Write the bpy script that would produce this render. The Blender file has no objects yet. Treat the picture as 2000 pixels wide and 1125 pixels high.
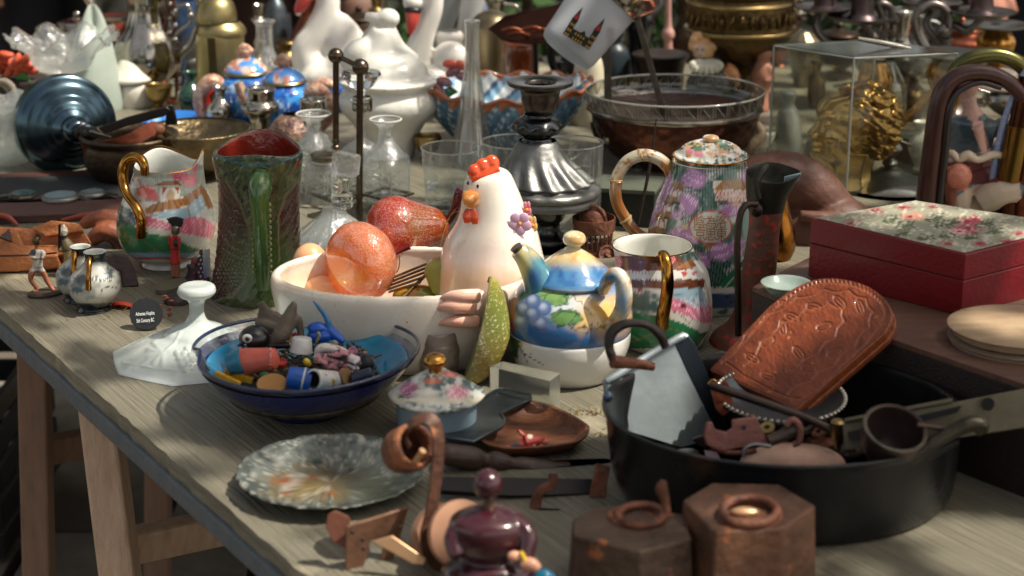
import bpy, math, random
import numpy as np
from mathutils import Vector, Matrix
random.seed(7); np.random.seed(7)
S = bpy.context.scene
COL = S.collection
R = math.radians
PI = math.pi
# ---------------------------------------------------------------- camera
F = 3500.0                        # focal length, in pixels of the 2000 px wide photograph
CX, CY = 1000.0, 562.5
TZ = 0.75                         # height of the table top
CAM = Vector((0, 0, TZ + 0.68))
PITCH = R(18)
FWD = Vector((0, math.cos(PITCH), -math.sin(PITCH)))
UP = Vector((0, math.sin(PITCH), math.cos(PITCH)))
cam_d = bpy.data.cameras.new('camera')
cam_d.sensor_width = 36; cam_d.lens = 36 * F / 2000
cam_d.clip_start = 0.05; cam_d.clip_end = 500
cam_d.dof.use_dof = True
cam_d.dof.focus_distance = 2.07
cam_d.dof.aperture_fstop = 6.0
cam_d.dof.aperture_blades = 0
cam = bpy.data.objects.new('camera', cam_d); COL.objects.link(cam)
cam.location = CAM; cam.rotation_euler = (R(90) - PITCH, 0, 0)
S.camera = cam
# ---------------------------------------------------------------- light
SUN = Vector((0.52, -0.10, 0.85)).normalized()      # towards the sun
elev = math.asin(SUN.z); azim = math.atan2(SUN.x, SUN.y)
w = bpy.data.worlds.new('World'); S.world = w; w.use_nodes = True
nt = w.node_tree
sky = nt.nodes.new('ShaderNodeTexSky'); sky.sky_type = 'NISHITA'; sky.sun_disc = False
sky.sun_elevation = elev; sky.sun_rotation = azim
sky.air_density = 1.0; sky.dust_density = 2.5; sky.ozone_density = 1.0
bg = nt.nodes['Background']; bg.inputs['Strength'].default_value = 0.142
hz = nt.nodes.new('ShaderNodeRGBToBW'); cb = nt.nodes.new('ShaderNodeMix'); cb.data_type = 'RGBA'; cb.blend_type = 'MULTIPLY'; cb.inputs[0].default_value = 1
cb.inputs[7].default_value = (1.16, 1.0, .80, 1); mh = nt.nodes.new('ShaderNodeMix'); mh.data_type = 'RGBA'; mh.inputs[0].default_value = .62
nt.links.new(sky.outputs[0], hz.inputs[0]); nt.links.new(hz.outputs[0], cb.inputs[6]); nt.links.new(sky.outputs[0], mh.inputs[6]); nt.links.new(cb.outputs[2], mh.inputs[7])
nt.links.new(mh.outputs[2], bg.inputs['Color'])
sl = bpy.data.lights.new('sun', 'SUN'); sl.energy = 4.3; sl.angle = R(0.5); sl.color = (1.0, 0.93, 0.82)
so = bpy.data.objects.new('sun', sl); COL.objects.link(so)
so.rotation_euler = SUN.to_track_quat('Z', 'Y').to_euler(); so.location = (0, 0, 12)
S.view_settings.view_transform = 'Standard'; S.view_settings.look = 'None'
S.view_settings.exposure = 0.68; S.view_settings.gamma = 1.0; S.view_settings.use_curve_mapping = False
S.render.engine = 'CYCLES'
S.cycles.use_denoising = True
S.cycles.max_bounces = 12; S.cycles.transparent_max_bounces = 24
S.cycles.transmission_bounces = 8; S.cycles.glossy_bounces = 4; S.cycles.diffuse_bounces = 3
S.cycles.sample_clamp_indirect = 4.0
# ---------------------------------------------------------------- projection helpers
def ray(X, Y):
 return (Vector((1, 0, 0)) * (X - CX) + UP * (CY - Y) + FWD * F)
def at(X, Y, z=TZ):
 d = ray(X, Y); return CAM + d * ((z - CAM.z) / d.z)
def onp(X, Y, y):
 d = ray(X, Y); return CAM + d * (y / d.y)
def proj(P):
 """world (N,3) -> pixel coordinates of the photograph (N,2)"""
 Q = P - np.array(CAM)
 x = Q[:, 0]; u = Q @ np.array(UP); f = Q @ np.array(FWD)
 return np.stack([CX + F * x / f, CY - F * u / f], 1)
# ---------------------------------------------------------------- colours and materials
def c(r, g, b):
 f = lambda v: (v / 255 / 12.92) if v / 255 <= .04045 else ((v / 255 + .055) / 1.055) ** 2.4
 return (f(r), f(g), f(b), 1.0)
MATS = {}
def M(name, col=(128, 128, 128), rough=.5, metal=0, noise=None, bump=None, coat=0, vcol=False, trans=0,
 ior=1.45, stretch=None, sss=0, spec=.5, nrough=0, coords='Object', tint=None, wear=None):
 """noise = (scale, colour2, contrast)  bump = (scale, strength)  wear = (scale, colour, threshold)"""
 if name in MATS: return MATS[name]
 m = bpy.data.materials.new(name); m.use_nodes = True; MATS[name] = m
 n = m.node_tree.nodes; l = m.node_tree.links; b = n['Principled BSDF']
 b.inputs['Roughness'].default_value = rough; b.inputs['Metallic'].default_value = metal
 b.inputs['IOR'].default_value = ior; b.inputs['Transmission Weight'].default_value = trans
 b.inputs['Coat Weight'].default_value = coat; b.inputs['Coat Roughness'].default_value = .04
 b.inputs['Specular IOR Level'].default_value = spec
 if sss:
  b.inputs['Subsurface Weight'].default_value = sss
  b.inputs['Subsurface Scale'].default_value = .01
  b.inputs['Subsurface Radius'].default_value = (1, .8, .6)
 tc = n.new('ShaderNodeTexCoord'); mp = n.new('ShaderNodeMapping')
 l.new(tc.outputs[coords], mp.inputs['Vector'])
 if stretch: mp.inputs['Scale'].default_value = stretch
 if vcol:
  a = n.new('ShaderNodeVertexColor'); a.layer_name = 'Col'; out = a.outputs['Color']
 else:
  a = n.new('ShaderNodeRGB'); a.outputs[0].default_value = c(*col); out = a.outputs[0]
 if noise:
  t = n.new('ShaderNodeTexNoise'); t.inputs['Scale'].default_value = noise[0]
  t.inputs['Detail'].default_value = 6; t.inputs['Roughness'].default_value = .65
  l.new(mp.outputs[0], t.inputs['Vector'])
  r = n.new('ShaderNodeValToRGB'); k = noise[2] if len(noise) > 2 else .2
  r.color_ramp.elements[0].position = .5 - k; r.color_ramp.elements[1].position = .5 + k
  l.new(t.outputs['Fac'], r.inputs[0])
  mx = n.new('ShaderNodeMix'); mx.data_type = 'RGBA'
  l.new(r.outputs[0], mx.inputs[0]); l.new(out, mx.inputs[6]); mx.inputs[7].default_value = c(*noise[1])
  out = mx.outputs[2]
  if nrough:
   mr = n.new('ShaderNodeMapRange'); mr.inputs[3].default_value = max(.02, rough - nrough)
   mr.inputs[4].default_value = min(1, rough + nrough)
   l.new(t.outputs['Fac'], mr.inputs[0]); l.new(mr.outputs[0], b.inputs['Roughness'])
 if wear:
  t = n.new('ShaderNodeTexNoise'); t.inputs['Scale'].default_value = wear[0]; t.inputs['Detail'].default_value = 8
  l.new(tc.outputs[coords], t.inputs['Vector'])
  r = n.new('ShaderNodeValToRGB'); r.color_ramp.elements[0].position = wear[2]; r.color_ramp.elements[1].position = wear[2] + .05
  l.new(t.outputs['Fac'], r.inputs[0])
  mx = n.new('ShaderNodeMix'); mx.data_type = 'RGBA'
  l.new(r.outputs[0], mx.inputs[0]); l.new(out, mx.inputs[6]); mx.inputs[7].default_value = c(*wear[1])
  out = mx.outputs[2]
 l.new(out, b.inputs['Base Color'])
 if bump:
  t = n.new('ShaderNodeTexNoise'); t.inputs['Scale'].default_value = bump[0]; t.inputs['Detail'].default_value = 5
  l.new(mp.outputs[0], t.inputs['Vector'])
  bp = n.new('ShaderNodeBump'); bp.inputs['Strength'].default_value = bump[1]; bp.inputs['Distance'].default_value = .004
  l.new(t.outputs['Fac'], bp.inputs['Height']); l.new(bp.outputs[0], b.inputs['Normal'])
  if coat: l.new(bp.outputs[0], b.inputs['Coat Normal'])
 return m
def thin(name, col=(240, 245, 245), rough=.02, refl=1.5, bump=None, frost=0, vcol=False):
 """thin-walled glass: transparent with a fresnel reflection"""
 if name in MATS: return MATS[name]
 m = bpy.data.materials.new(name); m.use_nodes = True; MATS[name] = m
 n = m.node_tree.nodes; l = m.node_tree.links
 for x in list(n):
  if x.type == 'BSDF_PRINCIPLED': n.remove(x)
 o = n['Material Output']
 t = n.new('ShaderNodeBsdfTransparent'); t.inputs[0].default_value = c(*col)
 g = n.new('ShaderNodeBsdfGlossy'); g.inputs['Roughness'].default_value = rough
 g.inputs['Color'].default_value = (.9, .9, .9, 1)
 fr = n.new('ShaderNodeLayerWeight'); fr.inputs['Blend'].default_value = .5
 pw = n.new('ShaderNodeMath'); pw.operation = 'POWER'; pw.inputs[1].default_value = 4; l.new(fr.outputs['Facing'], pw.inputs[0])
 ma = n.new('ShaderNodeMath'); ma.operation = 'MULTIPLY_ADD'; ma.inputs[1].default_value = .7; ma.inputs[2].default_value = .09 * (refl - 1) / .5; l.new(pw.outputs[0], ma.inputs[0])
 mx = n.new('ShaderNodeMixShader')
 l.new(ma.outputs[0], mx.inputs[0]); l.new(t.outputs[0], mx.inputs[1]); l.new(g.outputs[0], mx.inputs[2])
 out = mx.outputs[0]
 if vcol:
  a = n.new('ShaderNodeVertexColor'); a.layer_name = 'Col'; l.new(a.outputs[0], t.inputs[0])
 if frost:
  d = n.new('ShaderNodeBsdfTranslucent'); d.inputs[0].default_value = (.8, .82, .8, 1)
  e = n.new('ShaderNodeBsdfDiffuse'); e.inputs[0].default_value = (.8, .82, .8, 1)
  m1 = n.new('ShaderNodeMixShader'); m1.inputs[0].default_value = .5
  l.new(d.outputs[0], m1.inputs[1]); l.new(e.outputs[0], m1.inputs[2])
  m2 = n.new('ShaderNodeMixShader'); m2.inputs[0].default_value = frost
  l.new(out, m2.inputs[1]); l.new(m1.outputs[0], m2.inputs[2]); out = m2.outputs[0]
 if bump:
  tc = n.new('ShaderNodeTexCoord'); tn = n.new('ShaderNodeTexNoise'); tn.inputs['Scale'].default_value = bump[0]
  l.new(tc.outputs['Object'], tn.inputs['Vector'])
  bp = n.new('ShaderNodeBump'); bp.inputs['Strength'].default_value = bump[1]; bp.inputs['Distance'].default_value = .005
  l.new(tn.outputs['Fac'], bp.inputs['Height']); l.new(bp.outputs[0], g.inputs['Normal']); l.new(bp.outputs[0], fr.inputs['Normal'])
 l.new(out, o.inputs['Surface'])
 return m
# ---------------------------------------------------------------- geometry
class G:
 def __init__(s, v, f, inn=None):
  s.v = np.array(v, float).reshape(-1, 3); s.f = [tuple(x) for x in f]
  s.inn = np.zeros(len(s.v), bool) if inn is None else inn
def join(*gs):
 gs = [g for g in gs if g is not None]
 v, f, i, n = [], [], [], 0
 for g in gs:
  v.append(g.v); i.append(g.inn); f += [tuple(a + n for a in q) for q in g.f]; n += len(g.v)
 return G(np.concatenate(v), f, np.concatenate(i))
def crom(P, k):
 """Catmull-Rom subdivision of a list of tuples"""
 P = [np.array(p, float) for p in P]; n = len(P)
 if n < 3 or k < 2:
  if n == 2 and k > 1: return [P[0] + (P[1] - P[0]) * i / k for i in range(k + 1)]
  return P
 out = []
 for i in range(n - 1):
  a = P[i - 1] if i else 2 * P[0] - P[1]; b = P[i]; cc = P[i + 1]; d = P[i + 2] if i + 2 < n else 2 * P[-1] - P[-2]
  if np.linalg.norm(b - cc) < 1e-9: out.append(b); continue
  for j in range(k):
   t = j / k
   out.append(.5 * (2 * b + (cc - a) * t + (2 * a - 5 * b + 4 * cc - d) * t * t + (3 * b - a - 3 * cc + d) * t ** 3))
 out.append(P[-1]); return out
def ringmesh(rings, close=True, cap0=True, cap1=True, inn=None):
 n = len(rings[0]); v = np.concatenate([np.array(r) for r in rings]); f = []
 for i in range(len(rings) - 1):
  for j in range(n if close else n - 1):
   k = (j + 1) % n
   f.append((i * n + j, i * n + k, (i + 1) * n + k, (i + 1) * n + j))
 if cap0: f.append(tuple(range(n - 1, -1, -1)))
 if cap1: m = (len(rings) - 1) * n; f.append(tuple(m + j for j in range(n)))
 return G(v, f, None if inn is None else np.repeat(np.array(inn, bool), n))
def tubew(P, r, n=10, sub=4, flat=None, closed=False, cap=True, sec=None, twist=0):
 """tube through local points P; r number or list; flat=(a,b) section scale; sec = list of (u,v) section"""
 rr = [r] * len(P) if np.isscalar(r) else list(r)
 Q = [tuple(p) + (q,) for p, q in zip(P, rr)]
 if closed:
  k = len(Q); Q3 = Q + Q + Q
  C = crom(Q3, sub)
  C = C[k * max(1, sub):2 * k * max(1, sub)] if sub > 1 else [np.array(q, float) for q in Q]
 else: C = crom(Q, sub)
 C = np.array(C); pts = C[:, :3]; rad = np.maximum(C[:, 3], 1e-6)
 m = len(pts); rings = []
 if closed: tan = np.roll(pts, -1, 0) - np.roll(pts, 1, 0)
 else: tan = np.gradient(pts, axis=0)
 tan /= np.linalg.norm(tan, axis=1)[:, None] + 1e-12
 ref = np.array((0, 1, 0.)) if abs(tan[0][1]) < .9 else np.array((1., 0, 0))
 u = np.cross(tan[0], ref); u /= np.linalg.norm(u)
 if sec is None:
  fa, fb = flat or (1, 1)
  sec = [(fa * math.cos(2 * PI * j / n), fb * math.sin(2 * PI * j / n)) for j in range(n)]
 for i in range(m):
  u = u - tan[i] * np.dot(u, tan[i]); u /= np.linalg.norm(u) + 1e-12
  v = np.cross(tan[i], u)
  a = twist * i / m; ca, sa = math.cos(a), math.sin(a)
  rings.append([pts[i] + rad[i] * ((s_ * ca - t_ * sa) * u + (s_ * sa + t_ * ca) * v) for s_, t_ in sec])
 if closed:
  rings.append(rings[0]); return ringmesh(rings, True, False, False)
 return ringmesh(rings, True, cap, cap)
def ellips(p, a, n=20, m=12, rot=None, fn=None):
 v = [];
 for i in range(m + 1):
  th = PI * i / m
  for j in range(n):
   ph = 2 * PI * j / n
   v.append((a[0] * math.sin(th) * math.cos(ph), a[1] * math.sin(th) * math.sin(ph), a[2] * math.cos(th)))
 v = np.array(v)
 if fn: v = fn(v)
 if rot: v = v @ np.array(Matrix(rot)).T if not isinstance(rot, (int, float)) else v @ np.array(Matrix.Rotation(rot, 3, 'Y')).T
 v = v + np.array(p)
 f = [(i * n + j, i * n + (j + 1) % n, (i + 1) * n + (j + 1) % n, (i + 1) * n + j)[::-1] for i in range(m) for j in range(n)]
 return G(v, f)
def boxw(p0, p1):
 a, b = p0, p1
 v = [(x, y, z) for z in (a[2], b[2]) for y in (a[1], b[1]) for x in (a[0], b[0])]
 return G(v, [(0, 2, 3, 1), (4, 5, 7, 6), (0, 1, 5, 4), (2, 6, 7, 3), (0, 4, 6, 2), (1, 3, 7, 5)])
def prismv(bot, top):
 n = len(bot)
 return ringmesh([bot, top])
def mkmesh(name, g):
 me = bpy.data.meshes.new(name); me.from_pydata(g.v.tolist(), [], g.f); me.validate(); return me
def recalc(me):
 import bmesh
 bm = bmesh.new(); bm.from_mesh(me); bmesh.ops.remove_doubles(bm, verts=bm.verts, dist=1e-7)
 bmesh.ops.recalc_face_normals(bm, faces=bm.faces); bm.to_mesh(me); bm.free()
def fuse(g, voxel, smooth=3, sub=0):
 me = mkmesh('tmp', g); recalc(me); o = bpy.data.objects.new('tmp', me); COL.objects.link(o)
 m = o.modifiers.new('r', 'REMESH'); m.mode = 'VOXEL'; m.voxel_size = voxel; m.adaptivity = 0
 if smooth: q = o.modifiers.new('s', 'SMOOTH'); q.iterations = smooth; q.factor = .5
 dg = bpy.context.evaluated_depsgraph_get(); e = o.evaluated_get(dg); m2 = e.to_mesh()
 n = len(m2.vertices); v = np.empty(n * 3); m2.vertices.foreach_get('co', v)
 f = [tuple(p.vertices) for p in m2.polygons]
 e.to_mesh_clear(); bpy.data.objects.remove(o); bpy.data.meshes.remove(me)
 return G(v.reshape(-1, 3), f)
def textg(s, size, font=None, extrude=0.0, res=2):
 cu = bpy.data.curves.new('t', 'FONT'); cu.body = s; cu.size = size; cu.align_x = 'CENTER'; cu.resolution_u = res
 cu.extrude = extrude
 o = bpy.data.objects.new('t', cu); COL.objects.link(o)
 dg = bpy.context.evaluated_depsgraph_get(); me = bpy.data.meshes.new_from_object(o.evaluated_get(dg))
 v = np.array([x.co[:] for x in me.vertices]); f = [tuple(p.vertices) for p in me.polygons]
 bpy.data.objects.remove(o); bpy.data.meshes.remove(me)
 return G(v, f)
_tab = np.random.RandomState(3).rand(256, 256)
def vn(x, y, sc):
 x = x / sc; y = y / sc; xi = np.floor(x).astype(int); yi = np.floor(y).astype(int); fx = x - xi; fy = y - yi
 fx = fx * fx * (3 - 2 * fx); fy = fy * fy * (3 - 2 * fy)
 a = _tab[xi & 255, yi & 255]; b = _tab[(xi + 1) & 255, yi & 255]; d = _tab[xi & 255, (yi + 1) & 255]; e = _tab[(xi + 1) & 255, (yi + 1) & 255]
 return (a * (1 - fx) + b * fx) * (1 - fy) + (d * (1 - fx) + e * fx) * fy
def fbm(x, y, sc):
 return vn(x, y, sc) * .5 + vn(x + 31, y + 7, sc / 2.1) * .3 + vn(x + 5, y + 77, sc / 4.3) * .2
def segd(X, Y, a, b):
 ax, ay = a; bx, by = b; dx, dy = bx - ax, by - ay; L = dx * dx + dy * dy + 1e-9
 t = np.clip(((X - ax) * dx + (Y - ay) * dy) / L, 0, 1)
 return np.hypot(X - ax - t * dx, Y - ay - t * dy)
def inpoly(X, Y, P):
 r = np.zeros(len(X), bool); n = len(P)
 for i in range(n):
  x0, y0 = P[i]; x1, y1 = P[(i + 1) % n]
  if y0 == y1: continue
  k = ((y0 > Y) != (y1 > Y)) & (X < (x1 - x0) * (Y - y0) / (y1 - y0) + x0); r ^= k
 return r
def paintcols(P, base, ops):
 X, Y = P[:, 0], P[:, 1]
 C = np.tile(np.array(c(*base)[:3]), (len(X), 1))
 def mixin(w_, col):
  nonlocal C
  C = C * (1 - w_[:, None]) + np.array(c(*col)[:3]) * w_[:, None]
 for o in ops:
  k = o[0]
  if k == 'e':      # x y rx ry col [soft] [wobble]
   soft = o[6] if len(o) > 6 else .12; wob = o[7] if len(o) > 7 else .15
   d = np.hypot((X - o[1]) / o[3], (Y - o[2]) / o[4]) + (vn(X, Y, max(2., .35 * min(o[3], o[4]))) - .5) * 2 * wob
   mixin(np.clip((1 + soft - d) / (2 * soft), 0, 1), o[5])
  elif k == 'p':    # poly col
   mixin(inpoly(X + (vn(X, Y, 6) - .5) * 2, Y + (vn(X + 9, Y, 6) - .5) * 2, o[1]).astype(float) * (o[3] if len(o) > 3 else 1), o[2])
  elif k == 'l':    # pts width col
   d = np.full(len(X), 1e9)
   for a, b in zip(o[1][:-1], o[1][1:]): d = np.minimum(d, segd(X, Y, a, b))
   mixin(np.clip(o[2] / 2 - d + .5, 0, 1), o[3])
  elif k == 's':    # vertical hatch in poly: poly spacing width col
   m_ = inpoly(X, Y, o[1]); u = np.abs(((X + (Y * o[5] if len(o) > 5 else 0)) / o[2]) % 1 - .5) * o[2]
   mixin((m_ & (u < o[3])).astype(float) * .8, o[4])
  elif k == 'd':    # dots in ellipse: x y rx ry spacing r col
   d = np.hypot((X - o[1]) / o[3], (Y - o[2]) / o[4])
   row = np.floor(Y / o[5]); gx = ((X / o[5] + .5 * (row % 2)) % 1 - .5) * o[5]; gy = ((Y / o[5]) % 1 - .5) * o[5]
   mixin(((d < 1) & (np.hypot(gx, gy) < o[6])).astype(float) * .85, o[7])
  elif k == 'n':    # noise: scale thr soft col [amount] [poly]
   v_ = fbm(X, Y, o[1]); w_ = np.clip((v_ - o[2]) / o[3], 0, 1) * (o[5] if len(o) > 5 else 1)
   if len(o) > 6: w_ = w_ * inpoly(X, Y, o[6])
   mixin(w_, o[4])
  elif k == 'y':    # band between y0,y1 (gradient edges) col [soft]
   s_ = o[4] if len(o) > 4 else 2
   mixin(np.clip((Y - o[1]) / s_ + .5, 0, 1) * np.clip((o[2] - Y) / s_ + .5, 0, 1), o[3])
 return C
THINGS = []
class T:
 """one thing: an Empty standing at its base; its parts are traced at the distance of that base"""
 def __init__(s, name, label, cat, X, Y, z=None, group=None, structure=False):
  z = TZ if z is None else z
  s.o = bpy.data.objects.new(name, None); COL.objects.link(s.o); s.o.empty_display_size = .02
  s.o.location = at(X, Y, z); s.P = Vector(s.o.location)
  s.o['label'] = label; s.o['category'] = cat
  if group: s.o['group'] = group
  s.s = (s.P - CAM).dot(FWD) / F
  s.dep = math.atan2(CAM.z - s.P.z, s.P.y)
  s.X, s.Y = X, Y; THINGS.append(s)
 def l(s, X, Y, d=0):
  return tuple(onp(X, Y, s.P.y + d * s.s) - s.P)
 def h(s, X, Y, z):                      # pixel on the horizontal plane z metres above the base
  return tuple(at(X, Y, s.P.z + z) - s.P)
 def lathe(s, prof, X=None, d=0, n=48, sub=4, sy=1, mod=None, rim=None, ang=0):
  """prof: (radius px, Y px of the ring centre[, X px]); rim = index in prof after which it is the inside"""
  X = s.X if X is None else X
  prof = [(p[0], p[1], p[2] if len(p) > 2 else X) for p in prof]
  if sub > 1: C = crom(prof, sub)
  else: C = [np.array(p, float) for p in prof]
  ri = rim * sub if rim is not None else 10 ** 9
  rings, inn = [], []
  for i, (r, Y, XX) in enumerate(C):
   p = s.l(XX, Y, d); ring = []
   for j in range(n):
    th = 2 * PI * j / n + ang; r1, z1 = max(r, 0.02), 0
    if mod: r1, z1 = mod(i / (len(C) - 1), th, r, Y)
    ring.append((p[0] + r1 * s.s * math.cos(th), p[1] + r1 * s.s * sy * math.sin(th), p[2] + z1 * s.s))
   rings.append(ring); inn.append(i > ri)
  return ringmesh(rings, True, C[0][0] < 9, C[-1][0] < 9, inn)
 def tube(s, pts, r, **k):
  P = [s.l(*p) for p in pts]
  rr = r * s.s if np.isscalar(r) else [q * s.s for q in r]
  return tubew(P, rr, **k)
 def ell(s, X, Y, a, d=0, **k):
  a = (a, a, a) if np.isscalar(a) else a
  return ellips(s.l(X, Y, d), tuple(q * s.s for q in a), **k)
 def card(s, poly, d=0, th=6, sub=1):
  """outline traced in the upright plane d px behind the base, th px thick"""
  if sub > 1: poly = [tuple(p) for p in crom(list(poly) + [poly[0]], sub)[:-1]]
  a = [s.l(x, y, d) for x, y in poly]; b = [(p[0], p[1] + th * s.s, p[2]) for p in a]
  return ringmesh([a, b])
 def flat(s, poly, z, th, grow=1.0, sub=1):
  """outline traced on the horizontal plane z px above the base; th px down"""
  if sub > 1: poly = [tuple(p) for p in crom(list(poly) + [poly[0]], sub)[:-1]]
  a = np.array([s.h(x, y, z * s.s) for x, y in poly]); cc = a.mean(0); b = cc + (a - cc) * grow; b[:, 2] -= th * s.s
  return ringmesh([b, a])
 def slab(s, pts, th):
  """polygon of (X,Y,d) points thickened along its own normal"""
  a = np.array([s.l(*p) for p in pts]); nrm = np.zeros(3); k = len(a)
  for i in range(k): nrm += np.cross(a[i] - a.mean(0), a[(i + 1) % k] - a.mean(0))
  nrm /= np.linalg.norm(nrm)
  if nrm[1] > 0: nrm = -nrm
  return ringmesh([a, a - nrm * th * s.s])
 def rev(s, p0, p1, prof, n=32, sub=3, mod=None):
  """revolve about the segment p0-p1 (X,Y,d); prof (t, r px)"""
  a = np.array(s.l(*p0)); b = np.array(s.l(*p1)); ax = b - a; L = np.linalg.norm(ax); ax = ax / L
  u = np.cross(ax, (0, 0, 1.)); u = u / (np.linalg.norm(u) + 1e-9)
  if np.linalg.norm(np.cross(ax, (0, 0, 1.))) < .02: u = np.array((1., 0, 0))
  v = np.cross(ax, u); rings = []
  for i, (t, r) in enumerate(crom(prof, sub)):
   ring = []
   for j in range(n):
    th = 2 * PI * j / n; q = mod(i, th, r) if mod else max(r, .02)
    ring.append(a + ax * L * t + q * s.s * (u * math.cos(th) + v * math.sin(th)))
   rings.append(ring)
  return ringmesh(rings, True, prof[0][1] < 9, prof[-1][1] < 9)
 def add(s, name, g, mat, parent=None, smooth=True, paint=None, bevel=0, subsurf=0, label=None, kind=None, inner=None, flatang=None, colf=None):
  if s.P.z >= TZ - .001: g.v[:, 2] = np.maximum(g.v[:, 2], TZ - s.P.z + .0003)
  me = mkmesh(name, g); o = bpy.data.objects.new(name, me); COL.objects.link(o)
  o.parent = parent if parent is not None else s.o
  if paint is not None and len(me.vertices) == len(g.v):
   P = proj(g.v + np.array(s.P)); C = paintcols(P, paint[0], paint[1])
   if inner is not None: C[g.inn] = np.array(c(*inner)[:3])
   if colf is not None: C = colf(g.v / s.s, P, C)
   at_ = me.color_attributes.new('Col', 'FLOAT_COLOR', 'POINT')
   A = np.ones((len(C), 4)); A[:, :3] = C; at_.data.foreach_set('color', A.ravel())
  import bmesh
  bm = bmesh.new(); bm.from_mesh(me); bmesh.ops.recalc_face_normals(bm, faces=bm.faces); bm.to_mesh(me); bm.free()
  me.polygons.foreach_set('use_smooth', [smooth] * len(me.polygons))
  if smooth and len(g.f) < 200000 and flatang is not False:
   try: me.set_sharp_from_angle(angle=R(flatang or 50))
   except Exception: pass
  if bevel:
   b = o.modifiers.new('bevel', 'BEVEL'); b.width = bevel * s.s; b.segments = 2; b.limit_method = 'ANGLE'; b.angle_limit = R(40)
  if subsurf:
   b = o.modifiers.new('sub', 'SUBSURF'); b.levels = subsurf; b.render_levels = subsurf
  if mat: me.materials.append(mat)
  if label: o['label'] = label
  if kind: o['kind'] = kind
  return o
def one(name, label, cat, X, Y, build, mat, z=None, group=None, **k):
 """a thing that is a single mesh"""
 t = T(name, label, cat, X, Y, z); e = t.o
 o = t.add(name, build(t), mat, **k)
 o.parent = None; o.location = t.P; e_props = dict(label=label, category=cat)
 bpy.data.objects.remove(e); o.name = name
 o['label'] = label; o['category'] = cat
 if group: o['group'] = group
 t.o = o
 return t
def emboss(t, g, shapes, amt, nrm=None, soft=2.5):
 """raise the parts of a surface that lie inside outlines (moulded relief)"""
 P = proj(g.v + np.array(t.P)); X, Y = P[:, 0], P[:, 1]; h = np.zeros(len(X))
 for s_ in shapes:
  if s_[0] == 'e':
   d = np.hypot((X - s_[1]) / s_[3], (Y - s_[2]) / s_[4]); h = np.maximum(h, np.sqrt(np.clip(1 - d * d, 0, 1)) * (s_[5] if len(s_) > 5 else 1))
  else:
   for a, b in zip(s_[1][:-1], s_[1][1:]): h = np.maximum(h, s_[3] * np.exp(-(segd(X, Y, a, b) / s_[2]) ** 2))
 c0 = g.v.mean(0); r = g.v - c0; r[:, 2] = 0; r /= np.linalg.norm(r, axis=1)[:, None] + 1e-9
 n = r if nrm is None else np.tile(np.array(nrm), (len(X), 1))
 g.v = g.v + n * (h * amt * t.s)[:, None] * (g.v[:, 1:2] < c0[1] + 40 * t.s); return g
# ---------------------------------------------------------------- shared materials
WHITE = M('white_porcelain', (226, 222, 208), .18, coat=.6, noise=(9, (205, 200, 184), .3))
PAINT = M('painted_porcelain', vcol=True, rough=.16, coat=.7, bump=(260, .05))
PAINTM = M('painted_matt', vcol=True, rough=.55, bump=(300, .15))
PEWTER = M('pewter', (140, 140, 136), .46, .95, noise=(45, (104, 104, 102), .25), bump=(160, .15), nrough=.12)
PEWTERD = M('dark_pewter', (104, 112, 116), .42, .85, noise=(30, (62, 70, 76), .25), bump=(200, .15), nrough=.1)
SILVER = M('silver', (196, 192, 182), .14, 1, noise=(30, (130, 122, 106), .22), nrough=.07)
GOLD = M('gold_lustre', (196, 140, 62), .14, 1, noise=(60, (120, 74, 30), .2), nrough=.08)
GOLDB = M('gold_bright', (216, 164, 84), .16, 1, noise=(90, (140, 86, 36), .2), bump=(180, .25), nrough=.06)
BRASS = M('brass', (182, 160, 108), .3, 1, noise=(26, (120, 100, 62), .25), nrough=.1)
BRASSD = M('dark_brass', (120, 98, 60), .34, 1, noise=(20, (58, 46, 30), .3), bump=(120, .3), nrough=.12)
COPPER = M('copper', (166, 96, 70), .32, 1, noise=(28, (84, 48, 38), .28), bump=(90, .2), nrough=.12)
RUST = M('rusty_iron', (138, 86, 62), .6, .25, noise=(55, (66, 42, 34), .22), bump=(160, .6), wear=(35, (150, 96, 62), .6))
IRON = M('dark_iron', (44, 42, 42), .42, .8, noise=(40, (70, 54, 44), .25), bump=(120, .3), nrough=.12)
IRONB = M('black_iron', (26, 28, 30), .34, .6, noise=(18, (44, 38, 34), .25), bump=(60, .12), nrough=.12)
TIN = M('grey_tin', (156, 166, 168), .45, .4, noise=(26, (134, 144, 146), .3), bump=(90, .15), nrough=.12)
STEEL = M('aged_steel', (104, 98, 88), .42, .9, noise=(60, (66, 62, 56), .25), nrough=.1)
GLASS = thin('thin_glass', (240, 244, 243), .015, 1.7, frost=.05)
GLASSD = thin('cut_glass', (240, 243, 241), .06, 2.1, bump=(120, .8), frost=.15)
SOLID = M('solid_glass', (240, 243, 240), .02, trans=1, ior=1.47)
ACRYL = thin('acrylic', (244, 246, 242), .05, 1.3)
MILK = M('milk_glass', (192, 199, 194), .18, coat=.5, sss=.3, noise=(16, (164, 174, 170), .25), bump=(90, .2))
OPAL = M('opal_white', (228, 224, 214), .25, coat=.4, sss=.2)
WOODD = M('dark_wood', (74, 52, 42), .45, noise=(14, (40, 28, 24), .25), stretch=(1, 9, 9), bump=(50, .3), nrough=.1)
WOODR = M('orange_brown_wood', (158, 84, 40), .34, coat=.35, noise=(22, (104, 48, 24), .3), stretch=(9, 1, 9), bump=(70, .35))
WOODL = M('pale_wood', (168, 140, 112), .6, noise=(20, (128, 100, 78), .3), stretch=(1, 8, 8), bump=(60, .3))
RUBBER = M('black_plastic', (20, 21, 22), .4)
LEATHER = M('brown_leather', (98, 60, 42), .58, noise=(18, (58, 36, 28), .28), bump=(34, 1.0))
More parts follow.
